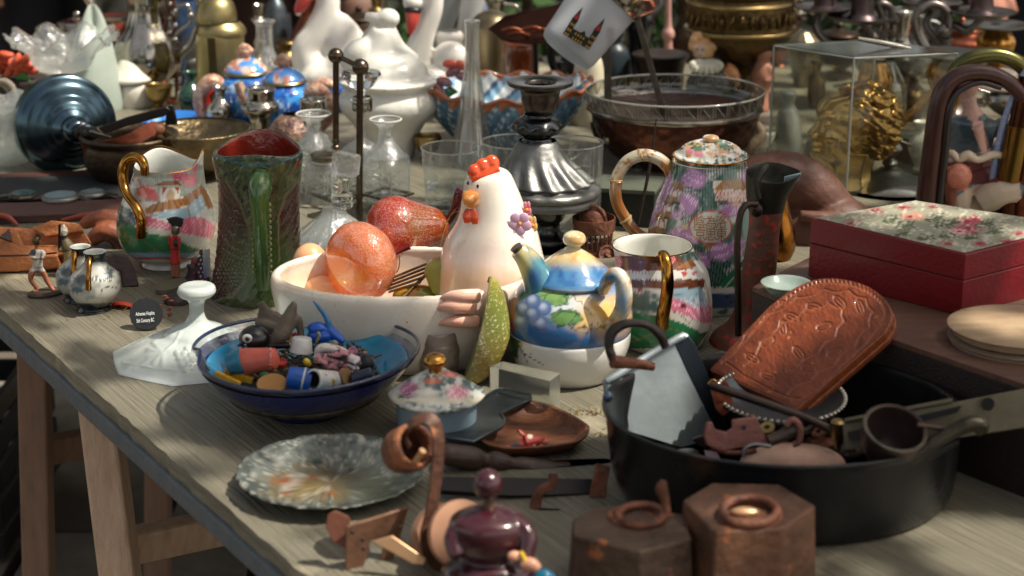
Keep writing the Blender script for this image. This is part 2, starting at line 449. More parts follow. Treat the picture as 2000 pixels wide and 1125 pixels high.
# ---------------------------------------------------------------- the ground and its paving stones
def struct(name, g, mat, parent=None):
 me = mkmesh(name, g); o = bpy.data.objects.new(name, me); COL.objects.link(o); me.materials.append(mat)
 if parent: o.parent = parent
 else: o['kind'] = 'structure'
 return o
EARTH = M('earth', (58, 52, 44), .95, noise=(3, (34, 30, 26), .3), bump=(20, .6))
STONE = M('paving', (142, 134, 120), .85, noise=(6, (78, 70, 62), .3), bump=(40, .5), wear=(2.2, (88, 80, 70), .55))
gnd = struct('ground', boxw((-90, -60, -.4), (90, 120, -.03)), EARTH)
ps = mkmesh('paving_stone', boxw((-.2, -.2, -.04), (.2, .2, 0))); ps.materials.append(STONE)
k = 0
for i in range(-8, 6):
 for j in range(0, 18):
  x = i * .43 + (j % 2) * .2; y = .6 + j * .43
  if not (-3.6 < x < 1.2): continue
  o = bpy.data.objects.new('paving_stone', ps); COL.objects.link(o); o.parent = gnd
  o.location = (x, y, random.uniform(-.006, .006)); o.scale = (random.uniform(.98, 1.03), random.uniform(.98, 1.03), 1)
  o.rotation_euler = (random.uniform(-.01, .01), random.uniform(-.01, .01), 0)
# ---------------------------------------------------------------- the table
A = at(0, 600); B = at(596, 1125)
e = (B - A).normalized(); nrm = Vector((-e.y, e.x, 0))
if nrm.x < 0: nrm = -nrm
t = T('market_table', 'long grey-green board table with a chipped blue-grey edge on wooden trestles', 'table', 1000, 900)
TOP = M('table_board', (126, 122, 106), .4, noise=(12, (92, 87, 73), .2), stretch=(.7, 22, 8), bump=(12, 1.0), nrough=.16,
  wear=(7, (148, 140, 118), .6))
EDGE = M('table_edge_paint', (70, 84, 96), .6, noise=(30, (100, 104, 104), .3), bump=(90, .7))
ang = math.atan2(e.y, e.x)
def tabrect(x0, x1, y0, y1, z0, z1, name, mat, bev=.002, rag=0):
 nx = 120 if rag else 1
 bot = [(x0 + (x1 - x0) * i / nx, y0 + (random.uniform(0, rag) if rag else 0)) for i in range(nx + 1)]
 bot += [(x1, y1), (x0, y1)]
 g = prismv([(x, y, z0) for x, y in bot], [(x, y, z1) for x, y in bot])
 me = mkmesh(name, g); o = bpy.data.objects.new(name, me); COL.objects.link(o); o.parent = t.o; me.materials.append(mat)
 o.rotation_euler = (0, 0, ang)
 o.location = A - t.P
 if bev: b = o.modifiers.new('bevel', 'BEVEL'); b.width = bev; b.segments = 2; b.limit_method = 'ANGLE'
 return o
flip = 1 if Vector((-e.y, e.x, 0)).dot(nrm) > 0 else -1
L0, L1, W1 = -2.35, 1.7, 3.3
M_ = Matrix.Rotation(-ang, 3, 'Z')
wp = [A - e * 2.2, A + e * .0, A + e * 1.5, Vector((2.3, .5, TZ)), Vector((2.3, 3.62, TZ)), Vector((-2.2, 3.62, TZ))]
k_ = (wp[0] - A); lp = [M_ @ (p - A) for p in [wp[1] - e * 1.6] + wp[1:]]
lp[0] = M_ @ (A - e * ((3.62 - A.y) / -e.y if e.y else 0) - A) if e.y < 0 else lp[0]
lp = lp[:5]
def rag_(P):
 out = []
 a, b = P[0], P[1]; a2, b2 = P[1], P[2]
 for p, q in ((a, b), (a2, b2)):
  n_ = 90
  for i in range(n_): v = p + (q - p) * (i / n_); out.append(Vector((v.x, v.y + random.uniform(-.0012, .0012), 0)))
 return out + P[2:]
pl = rag_(lp)
g = prismv([(p.x, p.y, -.018) for p in pl], [(p.x, p.y, 0) for p in pl])
me = mkmesh('tabletop', g); o = bpy.data.objects.new('tabletop', me); COL.objects.link(o); o.parent = t.o; me.materials.append(TOP)
o.rotation_euler = (0, 0, ang); o.location = A - t.P
L0 = lp[0].x
tabrect(L0, L1, *( (-.004, .03) if flip > 0 else (-.03, .004)), -.040, -.0182, 'edge_strip', EDGE, .003)
def leg(p0, p1, wd, dp, mat, parent, name='leg'):
 """square batten from p0 to p1 (world)"""
 g = tubew([tuple(p0), tuple(p1)], 1.0, sec=[(-wd, -dp), (wd, -dp), (wd, dp), (-wd, dp)], sub=1)
 me = mkmesh(name, g); o = bpy.data.objects.new(name, me); COL.objects.link(o); me.materials.append(mat)
 o.parent = parent
 b = o.modifiers.new('bevel', 'BEVEL'); b.width = .004; b.segments = 2
 return o
BATTEN = M('trestle_wood_lit', (214, 184, 156), .7, noise=(10, (170, 138, 112), .3), stretch=(8, 8, 1), bump=(40, .4))  # wood lightened to stand in for ambient light on the leg
def trestle(label, l0, l1, c0, c1, extra, mat):
 r = bpy.data.objects.new('trestle', None); COL.objects.link(r); r['label'] = label; r['category'] = 'trestle'
 r['group'] = 'trestles under the table'
 base = Vector((l1.x, l1.y, 0)); r.location = base
 leg(l0 - base, l1 - base, .02, .02, mat, r)
 for a, b in extra: leg(a - base, b - base, .02, .02, mat, r)
 leg(c0 - base, c1 - base, .022, .012, mat, r, 'crossbar')
q0 = onp(185, 760, 1.86); q0.z = .70;
l0 = onp(188, 740, 1.86); l1 = onp(238, 1150, 1.80)
dirv = (l1 - l0); l1 = l0 + dirv * ((l0.z - 0.0) / (l0.z - l1.z)); l0 = l0 - dirv * ((.709 - l0.z) / (l0.z - l1.z)) * -1 if False else l0
l0 = l1 + (l0 - l1) * (.708 / l0.z)
cb0 = onp(225, 1072, 1.86); cb1 = onp(520, 1012, 2.05)
r0 = cb1 + Vector((.02, .05, 0)); rtop = Vector((r0.x + .03, r0.y, .708)); rbot = Vector((r0.x - .06, r0.y + .02, 0))
trestle('wooden trestle coloured paler for the light on it, with one slanting leg in full view under the table edge', l0, l1, cb0, cb1, [(rtop, rbot)], BATTEN)
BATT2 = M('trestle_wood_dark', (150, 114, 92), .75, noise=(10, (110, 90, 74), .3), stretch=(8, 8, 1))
m0 = onp(66, 660, 2.35); m1 = onp(72, 930, 2.33); dirv = m0 - m1
m1 = m1 - dirv * (m1.z / dirv.z); m0 = m1 + dirv * (.708 / dirv.z)
trestle('darker wooden trestle standing behind the lightened one, near the plastic crate', m0, m1, onp(60, 885, 2.38), onp(330, 835, 2.6),
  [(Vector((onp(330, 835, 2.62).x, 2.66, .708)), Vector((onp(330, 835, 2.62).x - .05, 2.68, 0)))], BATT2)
cr = bpy.data.objects.new('plastic_crate', None); COL.objects.link(cr); cl = at(20, 1050, 0); cr.location = (cl.x - .26, cl.y + .1, 0)
cr['label'] = 'black slatted plastic crate on the ground at the left edge'; cr['category'] = 'crate'
def part(name, g, mat, parent, bev=.002):
 me = mkmesh(name, g); o = bpy.data.objects.new(name, me); COL.objects.link(o); me.materials.append(mat); o.parent = parent
 if bev: b = o.modifiers.new('bevel', 'BEVEL'); b.width = bev; b.segments = 1
 return o
for zz in (.01, .07, .13, .19, .25):
 part('slat', join(boxw((-.28, -.2, zz), (.28, -.19, zz + .045)), boxw((-.28, .19, zz), (.28, .2, zz + .045)),
     boxw((-.28, -.188, zz), (-.27, .188, zz + .045)), boxw((.27, -.188, zz), (.28, .188, zz + .045))), RUBBER, cr)
part('base', boxw((-.268, -.188, .004), (.268, .188, .009)), RUBBER, cr)
for xx in (-.26, 0, .24): part('rib', boxw((xx, -.206, 0), (xx + .02, -.2005, .3)), RUBBER, cr)
t = T('crumb_litter', 'dry yellow-green crumbs and leaf bits scattered on the boards', 'litter', 1150, 800)
g = []
for (x, y, rx, ry, n) in [(1150, 805, 60, 9, 110), (1170, 850, 14, 8, 20), (250, 600, 60, 12, 50), (880, 775, 40, 12, 60), (1360, 620, 30, 20, 40), (180, 640, 60, 20, 14), (460, 700, 20, 20, 10), (640, 875, 10, 5, 6), (1090, 835, 40, 10, 40)]:
 for i in range(n):
  p = at(x + random.gauss(0, rx * .5), y + random.gauss(0, ry * .5)) - t.P; s_ = random.uniform(.0006, .0022); a = random.uniform(0, PI)
  g.append(G([(p.x + s_ * math.cos(a + q * PI / 2) * (1 if q % 2 else .5), p.y + s_ * math.sin(a + q * PI / 2) * (1 if q % 2 else .5), random.uniform(.0006, .0016)) for q in range(4)] + [(p.x, p.y, .0002)], [(0, 1, 2, 3), (0, 1, 4), (1, 2, 4), (2, 3, 4), (3, 0, 4)]))
CR = M('crumbs', (140, 124, 60), .8, noise=(40, (96, 70, 44), .2))
o = t.add('crumb_litter', join(*g), CR, smooth=False); o.parent = None; o.location = t.P
for k_ in ('label', 'category'): o[k_] = t.o[k_]
bpy.data.objects.remove(t.o); o['kind'] = 'stuff'; o.name = 'crumb_litter'; t.o = o
# ================================================================ FRONT OF THE TABLE
# ---- milk glass candlestick
t = T('milk_glass_candlestick', 'white milk glass candlestick with moulded leaves and grapes, left of the blue glass bowl', 'candlestick', 372, 694)
def sq(i, th, r, Y):
 k = min(1, max(0, (Y - 625) / 60))
 q = 1 / math.cos(((th - R(197) + PI / 8) % (PI / 4)) - PI / 8); q = .96 + (q - 1) * .8
 return r * (1 - k + k * q), 0
LEAFS = [('e', 346 + dx, 690 + dy, 7, 6.5) for dx, dy in ((0, 0), (13, 2), (26, 4), (4, 11), (17, 13), (30, 15), (9, 22), (22, 24), (15, 33), (35, -6), (20, -9))]
for q in range(5):
 a = 2.2 + q * .62; LEAFS += [('l', [(318, 690), (318 + 30 * math.cos(a), 690 - 24 * math.sin(a))], 5, .7)]
LEAFS += [('l', [(262, 722), (290, 704), (318, 690), (340, 672), (352, 650)], 3, .5), ('l', [(240, 708), (300, 720), (380, 726)], 2, .4)]
b = t.add('body', emboss(t, t.lathe([(2, 556), (30, 557), (37, 566), (34, 575), (18, 586), (14, 600), (16, 616), (26, 630), (52, 642), (66, 652), (88, 659), (124, 676), (150, 688), (164, 693), (164, 698), (150, 700)], X=384, n=240, sub=12, mod=sq), LEAFS, 5, (0, -.5, .85)), MILK)
# ---- plate, crinkled metal
PLATE = M('mottled_plate', vcol=True, rough=.36, metal=.4, bump=(70, .5))
t = T('crinkled_plate', 'round crinkled silver plate with orange and ochre stains at the front table edge', 'plate', 645, 950)
def crk(i, th, r, Y):
 k = max(0, (r - 120) / 60)
 return r * (1 + .006 * k * math.sin(23 * th) + .006 * k * math.sin(41 * th + 1)), k * (.9 * math.sin(29 * th) + 1.1 * math.sin(13 * th + 2))
t.add('dish', t.lathe([(1, 944), (90, 943), (122, 938), (160, 924), (178, 915), (181, 916), (180, 919), (160, 929), (124, 944), (90, 948), (1, 948)], X=646, n=220, sub=4, mod=crk, sy=.98),
 PLATE, paint=((110, 116, 110), [('n', 40, .5, .12, (76, 84, 80)), ('n', 16, .6, .1, (150, 150, 138), .8), ('e', 615, 945, 70, 28, (126, 108, 72), .7, .6), ('e', 562, 940, 22, 9, (140, 84, 52), .6, .6),
 ('e', 600, 962, 50, 12, (136, 116, 72), .7, .6), ('e', 560, 962, 9, 4, (150, 78, 46), .7), ('e', 645, 966, 10, 4, (152, 86, 56), .7), ('e', 606, 930, 7, 4, (146, 86, 54), .6), ('n', 7, .6, .06, (80, 84, 78), .7), ('e', 687, 917, 7, 4, (34, 40, 48), .2),
 ('e', 740, 950, 60, 30, (104, 108, 92), .6, .4), ('n', 9, .62, .06, (190, 190, 180), .5)]))
# ---- lidded pot
t = T('lidded_pot', 'small grey-blue pot with flowered lid and gold knob, in front of the metal cups', 'pot', 853, 850)
b = t.add('body', t.lathe([(60, 868), (66, 862), (74, 850), (78, 810), (77, 775), (73, 772), (71, 780)], X=853, n=48), M('pot_glaze', (126, 146, 156), .25, coat=.4, noise=(8, (100, 120, 132), .3)))
lid = t.add('lid', t.lathe([(86, 777), (92, 771), (88, 764), (66, 750), (40, 736), (26, 728), (22, 726), (1, 725)], X=853, n=140, sub=7,
 mod=lambda i, th, r, Y: (r * (1 + .03 * math.cos(6 * th)), 1.5 * math.cos(6 * th))), PAINT,
 paint=((176, 178, 168), [('n', 30, .48, .1, (78, 96, 96)), ('n', 14, .55, .1, (196, 196, 186)), ('e', 893, 768, 20, 16, (206, 138, 150), .3), ('d', 893, 768, 20, 16, 5, 1.2, (238, 210, 214)), ('e', 800, 760, 18, 14, (150, 84, 116), .3), ('d', 800, 760, 18, 14, 5, 1.1, (214, 170, 190)),
 ('e', 882, 730, 18, 7, (206, 124, 108), .4), ('e', 845, 744, 18, 6, (176, 96, 60), .3), ('e', 835, 766, 28, 5, (196, 190, 176), .3), ('y', 778, 784, (200, 190, 160), 1)]))
t.add('knob', t.lathe([(12, 730), (13, 722), (14, 716), (22, 710), (23, 703), (18, 695), (8, 691), (1, 690)], X=850, n=32), GOLDB, parent=lid)
# ---- stack of metal cups
t = T('stacked_metal_cups', 'stack of three small dull metal cups nested in each other beside the pear slice', 'cups', 857, 735)
for k, y in enumerate((712, 690, 667)):
 t.add('cup', t.lathe([(31, y + 44), (33, y + 40), (38, y), (39.5, y - 2), (39, y - 22), (36.5, y - 22), (36, y - 2), (32, y + 34), (1, y + 36)], X=857 + (k == 1) * 1.5, n=48, sub=3), M('cup_metal', (196, 180, 164), .3, .3, noise=(30, (96, 82, 74), .25), nrough=.08))
# ---- glittering pear slice
GLIT_G = M('glitter_green', vcol=True, rough=.2, coat=.5, bump=(900, .9))
t = T('pear_slice_ornament', 'tall glittery yellow-green pear slice with a flat cut face leaning beside the teapot', 'ornament', 942, 748)
def cut(v):
 v = v.copy(); x = v[:, 0]; z = v[:, 2] / (112 * t.s)
 v[:, 0] = np.maximum(x, -14 * t.s) * (1 - .38 * np.clip(z, 0, 1)) - .006 * z * z; return v
g = ellips(t.l(950, 650, -10), (46 * t.s, 40 * t.s, 112 * t.s), 90, 110, rot=R(13), fn=cut)
sp_ = t.P
def gl(V, P, C):
 k = np.random.rand(len(P)); C = C.copy(); m_ = (k > .92) & (P[:, 0] > 918 + (745 - P[:, 1]) * .18); C[m_] = (.85, .74, .36); return C
t.add('fruit', g, GLIT_G, paint=((170, 154, 60), [('n', 30, .5, .2, (184, 170, 90)), ('e', 965, 700, 40, 60, (168, 138, 44), .6), ('e', 970, 620, 30, 60, (128, 140, 48), .6), ('p', [(952, 560), (890, 740), (925, 740), (948, 620)], (170, 164, 96))]), colf=gl)
t.add('stem', t.tube([(955, 552, -5), (957, 546, -5), (958, 541, -5)], 4), M('stem_olive', (104, 98, 56), .6))
# ---- acrylic block
t = T('acrylic_block', 'clear frosted-edge acrylic block standing upright in front of the fruit teapot', 'block', 1020, 815)
g = t.flat([(956, 716), (1073, 744), (1095, 728), (980, 705)], 84, 84)
t.add('block', g, M('acrylic_solid', (232, 234, 224), .22, trans=.9, ior=1.2), smooth=False, bevel=2)
# ---- pewter scoop
t = T('pewter_scoop', 'flat dull pewter scoop with a stepped outline lying over the wooden bowl', 'scoop', 940, 858)
P_ = [(856, 806), (887, 790), (924, 788), (968, 762), (986, 756), (1042, 768), (1038, 780), (999, 797), (979, 808), (986, 820), (982, 832), (924, 864), (871, 855), (835, 830)]
g = t.flat(P_, 36, 9, grow=.96)
t.add('blade', g, PEWTERD, bevel=3)
Q_ = np.array([t.h(x, y, 37 * t.s) for x, y in P_]); cc = Q_.mean(0)
t.add('rim', tubew([tuple(cc + (q - cc) * .985) for q in Q_], 3.2 * t.s, n=8, sub=1, closed=True), PEWTERD)
# ---- wooden bowl with toy figures
t = T('wooden_leaf_bowl', 'shallow leaf-shaped carved wooden bowl with dark edge, holding toy figures', 'bowl', 1040, 880)
out_ = [(925, 868), (965, 830), (1010, 812), (1055, 812), (1095, 828), (1138, 852), (1150, 868), (1125, 892), (1060, 903), (990, 905), (945, 893)]
WB = M('bowl_wood', (128, 76, 44), .5, noise=(14, (46, 28, 22), .22), stretch=(2, 8, 8), bump=(60, .4))
outer = crom(out_ + [out_[0]], 5)[:-1]
def ring_(k, z):
 a = np.array([t.h(x, y, 0) for x, y in outer]); cc = a.mean(0); a = cc + (a - cc) * k; a[:, 2] = z * t.s; return a
t.add('bowl', ringmesh([ring_(.78, 2), ring_(1.0, 26), ring_(1.01, 32), ring_(.93, 32), ring_(.8, 14), ring_(.6, 8)]), WB, smooth=True)
def minifig(t, X, Y, H, parts, d=0, voxel=None, name='body', mat=None, colr=None):
 """small figure: parts = list of limb chains [(x,y,d),...],[radii] in units of H/100 relative to the feet (X,Y)"""
 gs = []
 for pts, rr in parts:
  P = [t.l(X + x * H / 100, Y - y * H / 100, d + q * H / 100) for x, y, q in pts]
  if len(P) == 1: gs.append(ellips(P[0], tuple(k * H / 100 * t.s for k in (rr if not np.isscalar(rr) else (rr,) * 3)), 14, 10))
  else: gs.append(tubew(P, [k * H / 100 * t.s for k in rr], n=10, sub=3))
 return t.add(name, fuse(join(*gs), (voxel or 1.6) * H / 100 * t.s, 2), mat or PAINTM, paint=colr)
tt = T('toy_soldier', 'small toy figure in a red coat lying in the leaf-shaped wooden bowl', 'toy figure', 1040, 880, z=TZ + .006)
minifig(tt, 1000, 880, 70, [([(0, 10, 0), (25, 16, -5), (40, 22, 0)], [8, 11, 12]), ([(35, 22, 0), (58, 26, 5), (80, 28, 5)], [24, 20, 10]), ([(92, 26, 5)], 11), ([(70, 22, 0), (45, 34, 4), (28, 46, 6), (16, 58, 8)], [8, 7, 6, 5]), ([(60, 6, -10), (50, -2, -16)], [7, 6]), ([(-15, 6, 8), (20, 10, 6)], [8, 10])],
  colr=((150, 44, 40), [('e', 1008, 878, 14, 14, (50, 66, 76)), ('e', 1066, 868, 8, 9, (186, 120, 96)), ('e', 1035, 852, 5, 5, (200, 190, 170)), ('e', 1018, 846, 5, 7, (190, 110, 90)), ('e', 1044, 872, 4, 4, (210, 200, 180)), ('n', 8, .6, .1, (196, 70, 60))]))
tt = T('toy_figure', 'dull green and brown toy figure lying under the red-coated one', 'toy figure', 990, 885, z=TZ + .006)
minifig(tt, 985, 886, 50, [([(-30, 12, 0), (0, 10, 0), (40, 10, 0)], [14, 12, 12]), ([(50, 8, -8)], (14, 10, 14)), ([(20, 6, -18)], (16, 8, 12))],
  colr=((52, 64, 62), [('e', 1000, 880, 10, 9, (110, 72, 52)), ('e', 975, 875, 12, 6, (46, 60, 66)), ('n', 6, .6, .1, (80, 70, 56))]))
# ---- wooden turned handle lying behind the purple figurine
t = T('turned_wooden_handle', 'long dark turned wooden tool handle lying behind the purple figurine', 'handle', 1000, 912)
t.add('handle', t.rev((862, 886, -20), (1190, 935, 30), [(0, 10), (.02, 20), (.1, 23), (.2, 22), (.26, 14), (.3, 20), (.36, 19), (.42, 14), (.5, 19), (.75, 17), (.95, 13), (1, 8)], n=24), WOODD)
t = T('iron_bar_tool', 'black flat iron tool lying under the turned wooden handle', 'tool', 1010, 960)
t.add('bar', t.slab([(860, 930, -20), (1180, 935, 30), (1185, 975, -10), (1000, 968, -40), (862, 958, -50)], 14), IRONB, bevel=2)
t.add('bracket', t.slab([(1165, 905, -10), (1192, 912, -10), (1182, 985, -30), (1150, 975, -30)], 8), RUST, bevel=2)
t.add('hook', t.tube([(1080, 925, -60), (1078, 945, -66), (1055, 960, -70), (1045, 990, -74), (1052, 1020, -80), (1090, 1045, -84)], [9, 9, 10, 11, 9, 8], flat=(1, .5)), RUST)
# ---- rusty bracket box with lever
t = T('rusty_bracket', 'rusty perforated iron bracket with a pale lever sticking out, beside the crinkled plate', 'bracket', 720, 1105)
PLW = M('worn_copper_iron', (152, 112, 88), .5, .5, noise=(40, (90, 64, 52), .28), bump=(120, .3))
t.add('plate', t.slab([(676, 1030, -20), (800, 990, 30), (770, 1105, 30), (745, 1110, 20), (752, 1048, 26), (724, 1056, 6), (712, 1118, 0), (676, 1122, -20)], 6), PLW, bevel=1.5)
t.add('side_plate', t.slab([(640, 1005, 0), (655, 997, 6), (680, 1008, 10), (684, 1018, 0), (676, 1072, -18), (650, 1058, -10), (636, 1030, -6)], 6), M('rust_plate', (104, 62, 46), .6, .3, bump=(100, .3)), bevel=1.5)
t.add('lever', t.slab([(726, 1058, -40), (765, 1046, -40), (832, 1092, -60), (828, 1104, -62), (806, 1102, -60)], 8), M('pale_brass', (196, 156, 118), .38, .6), bevel=2)
for x, y in ((688, 1040), (782, 1030), (708, 1055), (710, 1072)): t.add('rivet', t.ell(x, y, (4, 3, 4), d=-28 if x < 740 else 8, n=12, m=8), IRON)
# ---- iron strap tool
t = T('iron_strap_spool', 'hooked iron strap curling round a pale copper spool, left of the purple figurine', 'tool', 880, 1090)
ST = M('strap_metal', (110, 76, 58), .55, .3, noise=(60, (66, 44, 36), .2), bump=(120, .6), wear=(50, (158, 104, 72), .62))
t.add('strap', t.tube([(800, 872, 20), (792, 850, 20), (800, 832, 10), (822, 818, 0), (846, 824, -6), (856, 860, -10), (852, 930, -16), (842, 1000, -26), (832, 1050, -34), (846, 1095, -44), (885, 1125, -50)], 11, sec=[(-.22, -1.2), (.22, -1.2), (.22, 1.2), (-.22, 1.2)], sub=8), ST, flatang=30)
t.add('cup', t.rev((778, 885, 40), (812, 870, 0), [(0, 4), (0, 40), (.6, 46), (1, 44), (1, 34), (.6, 30)], n=32, sub=2), RUST)
t.add('pin', t.tube([(808, 905, -20), (826, 880, -30)], [6, 7]), M('pale_brass', (196, 156, 118), .38, .6))
t.add('spool', t.rev((862, 1048, 30), (905, 1044, -70), [(0, 5), (0, 60), (.1, 64), (.2, 60), (.25, 46), (.8, 46), (.85, 66), (.98, 66), (1, 58), (1, 4)], n=48, sub=2), M('spool_copper', (190, 148, 120), .42, .4, noise=(20, (170, 120, 92), .3)))
# ---- purple figurine
PUR = M('purple_glaze', (66, 24, 32), .2, coat=.6, noise=(16, (40, 16, 24), .3))
t = T('purple_figurine', 'glossy dark purple ceramic figurine with round head, seen from behind at the front edge', 'figurine', 955, 1190)
sk = M('figurine_skin', (206, 150, 122), .3, coat=.4)
b = t.add('body', fuse(join(t.lathe([(1, 1210), (88, 1200), (98, 1150), (90, 1112), (72, 1094), (54, 1084), (70, 1066), (78, 1040), (72, 1012), (44, 998), (22, 990), (1, 988)], X=954, n=40, sy=.8),
 t.tube([(1000, 1015, -5), (1030, 1045, -30), (1026, 1090, -50)], [20, 19, 16]), t.tube([(905, 1020, 0), (884, 1050, -25), (892, 1088, -50)], [18, 18, 16])), 3.2 * t.s, 4), PUR)
t.add('neck', t.lathe([(14, 1002), (12, 990), (12, 974), (16, 966)], X=955), M('neck_bronze', (110, 92, 72), .4, .5))
t.add('head', t.ell(953, 946, (28, 28, 30), n=32, m=20), PUR)
t.add('hand', t.ell(1005, 1086, (14, 10, 10), d=-70), sk, label='pale hand against the purple skirt')
t.add('hand', t.tube([(1020, 1100, -72), (1038, 1102, -76), (1052, 1112, -80)], [11, 13, 9]), sk, label='pale hand pointing right')
t.add('sleeve_trim', t.tube([(1016, 1078, -74), (1022, 1088, -76), (1026, 1098, -78)], 5), M('yellow_glaze', (214, 176, 40), .3, coat=.5))
t.add('blue_base', t.ell(1062, 1140, (26, 20, 30), d=-80), M('teal_glaze', (20, 112, 146), .2, coat=.5))
# ---- rusty hexagonal weights
def hexw(label, P, X, Y, h, dim):
 t = T('hexagonal_weight', label, 'weight', X, Y, group='rusty hexagonal iron weights');
 W = M('weight_rust_and_light' + str(int(h)), (104, 84, 68) if h < 150 else (132, 92, 68), .52, .3, noise=(24, (66, 50, 42), .22), bump=(70, 1.0), wear=(30, (176, 108, 68), .6), nrough=.12)  # rust base; the larger weight is tinted orange for the sun on it
 t.add('body', t.flat(P, h, h, grow=1.07), W, smooth=False, bevel=5)
 return t
def ring3(t, X, Y, z, rx, ry, r, closed=True, a0=0, a1=2 * PI, n=24, lift=0):
 P = [];
 for i in range(n):
  a = a0 + (a1 - a0) * i / (n if closed else n - 1); q = t.h(X + rx * math.cos(a), Y - ry * math.sin(a), z * t.s); P.append((q[0], q[1], q[2] + lift * t.s * (1 + math.sin(a))))
 return tubew(P, r * t.s, n=10, sub=1, closed=closed)
t = hexw('smaller grey-topped rusty hexagonal iron weight with an upright prong beside its ring', [(1118, 1012), (1165, 988), (1245, 984), (1340, 1006), (1350, 1052), (1250, 1077), (1120, 1046)], 1235, 1165, 128, 0)
t.add('socket', ring3(t, 1240, 1010, 127, 48, 18, 8), RUST)
t.add('ring', ring3(t, 1252, 1008, 134, 44, 19, 8, lift=2), RUST)
t.add('prong', t.tube([(1302, 1000, -5), (1298, 975, 0), (1292, 955, 0), (1296, 940, 0)], [8, 9, 12, 7]), RUST)
t = hexw('larger rusty hexagonal iron weight, coloured more orange for the sunlight on it', [(1334, 976), (1391, 942), (1521, 945), (1593, 987), (1529, 1031), (1398, 1040)], 1465, 1160, 165, 0)
t.add('socket', ring3(t, 1462, 1008, 164, 60, 24, 8), RUST)
t.add('ring', ring3(t, 1464, 1002, 173, 54, 23, 9, lift=4), RUST)
t.add('pin', t.ell(1455, 1000, (28, 14, 10), d=10), M('pale_brass', (196, 156, 118), .38, .6))
# ---- glass bowl with blue foot
BG = M('blue_glass', (16, 34, 92), .06, trans=.55, coat=.8, ior=1.5, noise=(8, (8, 18, 60), .3))
t = T('blue_glass_bowl', 'wide clear glass bowl with cobalt blue underside, filled with small toys and trinkets', 'bowl', 597, 800)
def fold(i, th, r, Y):
 k = max(0, (r - 120) / 100); q = math.exp(-((th - PI * 1.08) / .16) ** 2)
 return r * (1 - .07 * k * q + .012 * k * math.sin(3 * th)), k * (4 * math.cos(2 * th + .6) + 14 * q)
BOWLP = [(1, 806), (70, 806), (74, 800), (84, 788), (130, 766), (180, 732), (212, 696), (219, 685)]
ub = t.lathe([(p_[0] * 1.006 + .5, p_[1] + .5) for p_ in BOWLP[:-1]], X=597, n=120, sub=5, sy=.98, mod=fold)
t.add('blue_underside', ub, M('cobalt', (22, 44, 124), .1, coat=1, trans=.25, ior=1.4, noise=(7, (10, 22, 76), .3)))
gb = t.lathe(BOWLP, X=597, n=120, sub=5, sy=.98, mod=fold)
def bowlc(V, P, C):
 f_ = np.clip((12 - (V[:, 1] + 0)) / 70, 0, 1)[:, None]; lo = np.clip((62 - V[:, 2]) / 40, 0, 1)[:, None]; k = np.maximum(f_, lo * .8)
 return np.array(c(246, 248, 248)[:3]) * (1 - k) + np.array(c(24, 48, 120)[:3]) * k
b = t.add('outer_glass', gb, thin('bowl_glass', vcol=True, rough=.03, refl=1.5), paint=((28, 44, 96), []), colf=bowlc)
t.add('inner_glass', t.lathe([(196, 706), (206, 698), (215, 686)], X=597, n=120, sub=4, sy=.98, mod=fold), GLASS)
t.add('blue_center', t.lathe([(1, 775), (66, 772), (124, 754), (166, 730), (192, 706), (190, 704), (164, 726), (122, 748), (64, 766), (1, 768)], X=600, n=64), M('blue_enamel', (30, 96, 150), .1, coat=.6, noise=(14, (20, 130, 150), .3)))
t.add('rim', tubew([tuple(np.array(t.l(597, 683)) + np.array((fold(0, a, 218, 0)[0] * t.s * math.cos(a), fold(0, a, 218, 0)[0] * t.s * .98 * math.sin(a), fold(0, a, 218, 0)[1] * t.s))) for a in [2 * PI * i / 120 for i in range(120)]], 3.6 * t.s, n=10, sub=1, closed=True), M('rim_glass', (40, 60, 110), .04, trans=.7, coat=.6))
BWT = t
zb = TZ + (806 - 770) * t.s
def zbw(X, Y): return onp(X, Y, BWT.P.y + (690 - Y) * 1.7 * BWT.s).z
def ontop(name, label, cat, X, Y, group=None, up=14): return T(name, label, cat, X, Y, z=zbw(X, Y), group=group)
def plast(n_, col): return M(n_, col, .3, coat=.3, noise=(60, tuple(int(v * .75) for v in col), .3))
t = ontop('black_bird_toy', 'glossy black toy bird with a white ringed eye in the glass bowl', 'toy', 495, 680)
t.add('head', t.ell(497, 662, (31, 28, 27), n=24, m=16), plast('black_toy', (16, 16, 20)))
t.add('eye', t.ell(483, 661, (10, 4, 9), d=-26), plast('white_toy', (210, 208, 204)))
t.add('pupil', t.ell(483, 662, (5, 4, 5), d=-28.5), plast('black_toy', (16, 16, 20)))
t.add('beak', t.tube([(475, 670, -15), (464, 676, -18)], [8, 1]), plast('black_toy', (16, 16, 20)))
def thimble(label, p0, p1, r0, r1, col, grp='thimbles in the glass bowl', band=None, X=0, Y=0, dots=None, nm='thimble'):
 t = ontop(nm, label, 'thimble', X, Y, grp)
 m = plast(nm + str(col), col)
 t.add('shell', t.rev(p0, p1, [(0, r0 * .8), (0, r0), (.05, r0 * 1.04), (.1, r0), (.85, r1), (.97, r1 * .8), (1, 1)], n=32, sub=3), m)
 if band: t.add('band', t.rev(p0, p1, [(.28, r0 * 1.0), (.28, r0 * 1.03), (.36, r0 * 1.02), (.36, r0 * .97)], n=32, sub=1), plast(nm + 'band', band))
 return t
t = thimble('coral thimble with pale dots lying on its side in the glass bowl', (470, 707, 6), (540, 700, -16), 27, 22, (208, 98, 78), X=505, Y=720)
for k in range(26):
 a = 2 * PI * random.random(); q = 4 + 17 * math.sqrt(random.random())
 t.add('dot', t.ell(533 - abs(math.cos(a)) * 0 - q * .25, 701 + q * math.sin(a), 2, d=-24 + q * math.cos(a) * .6, n=6, m=4), plast('pink_dot', (232, 170, 160)))
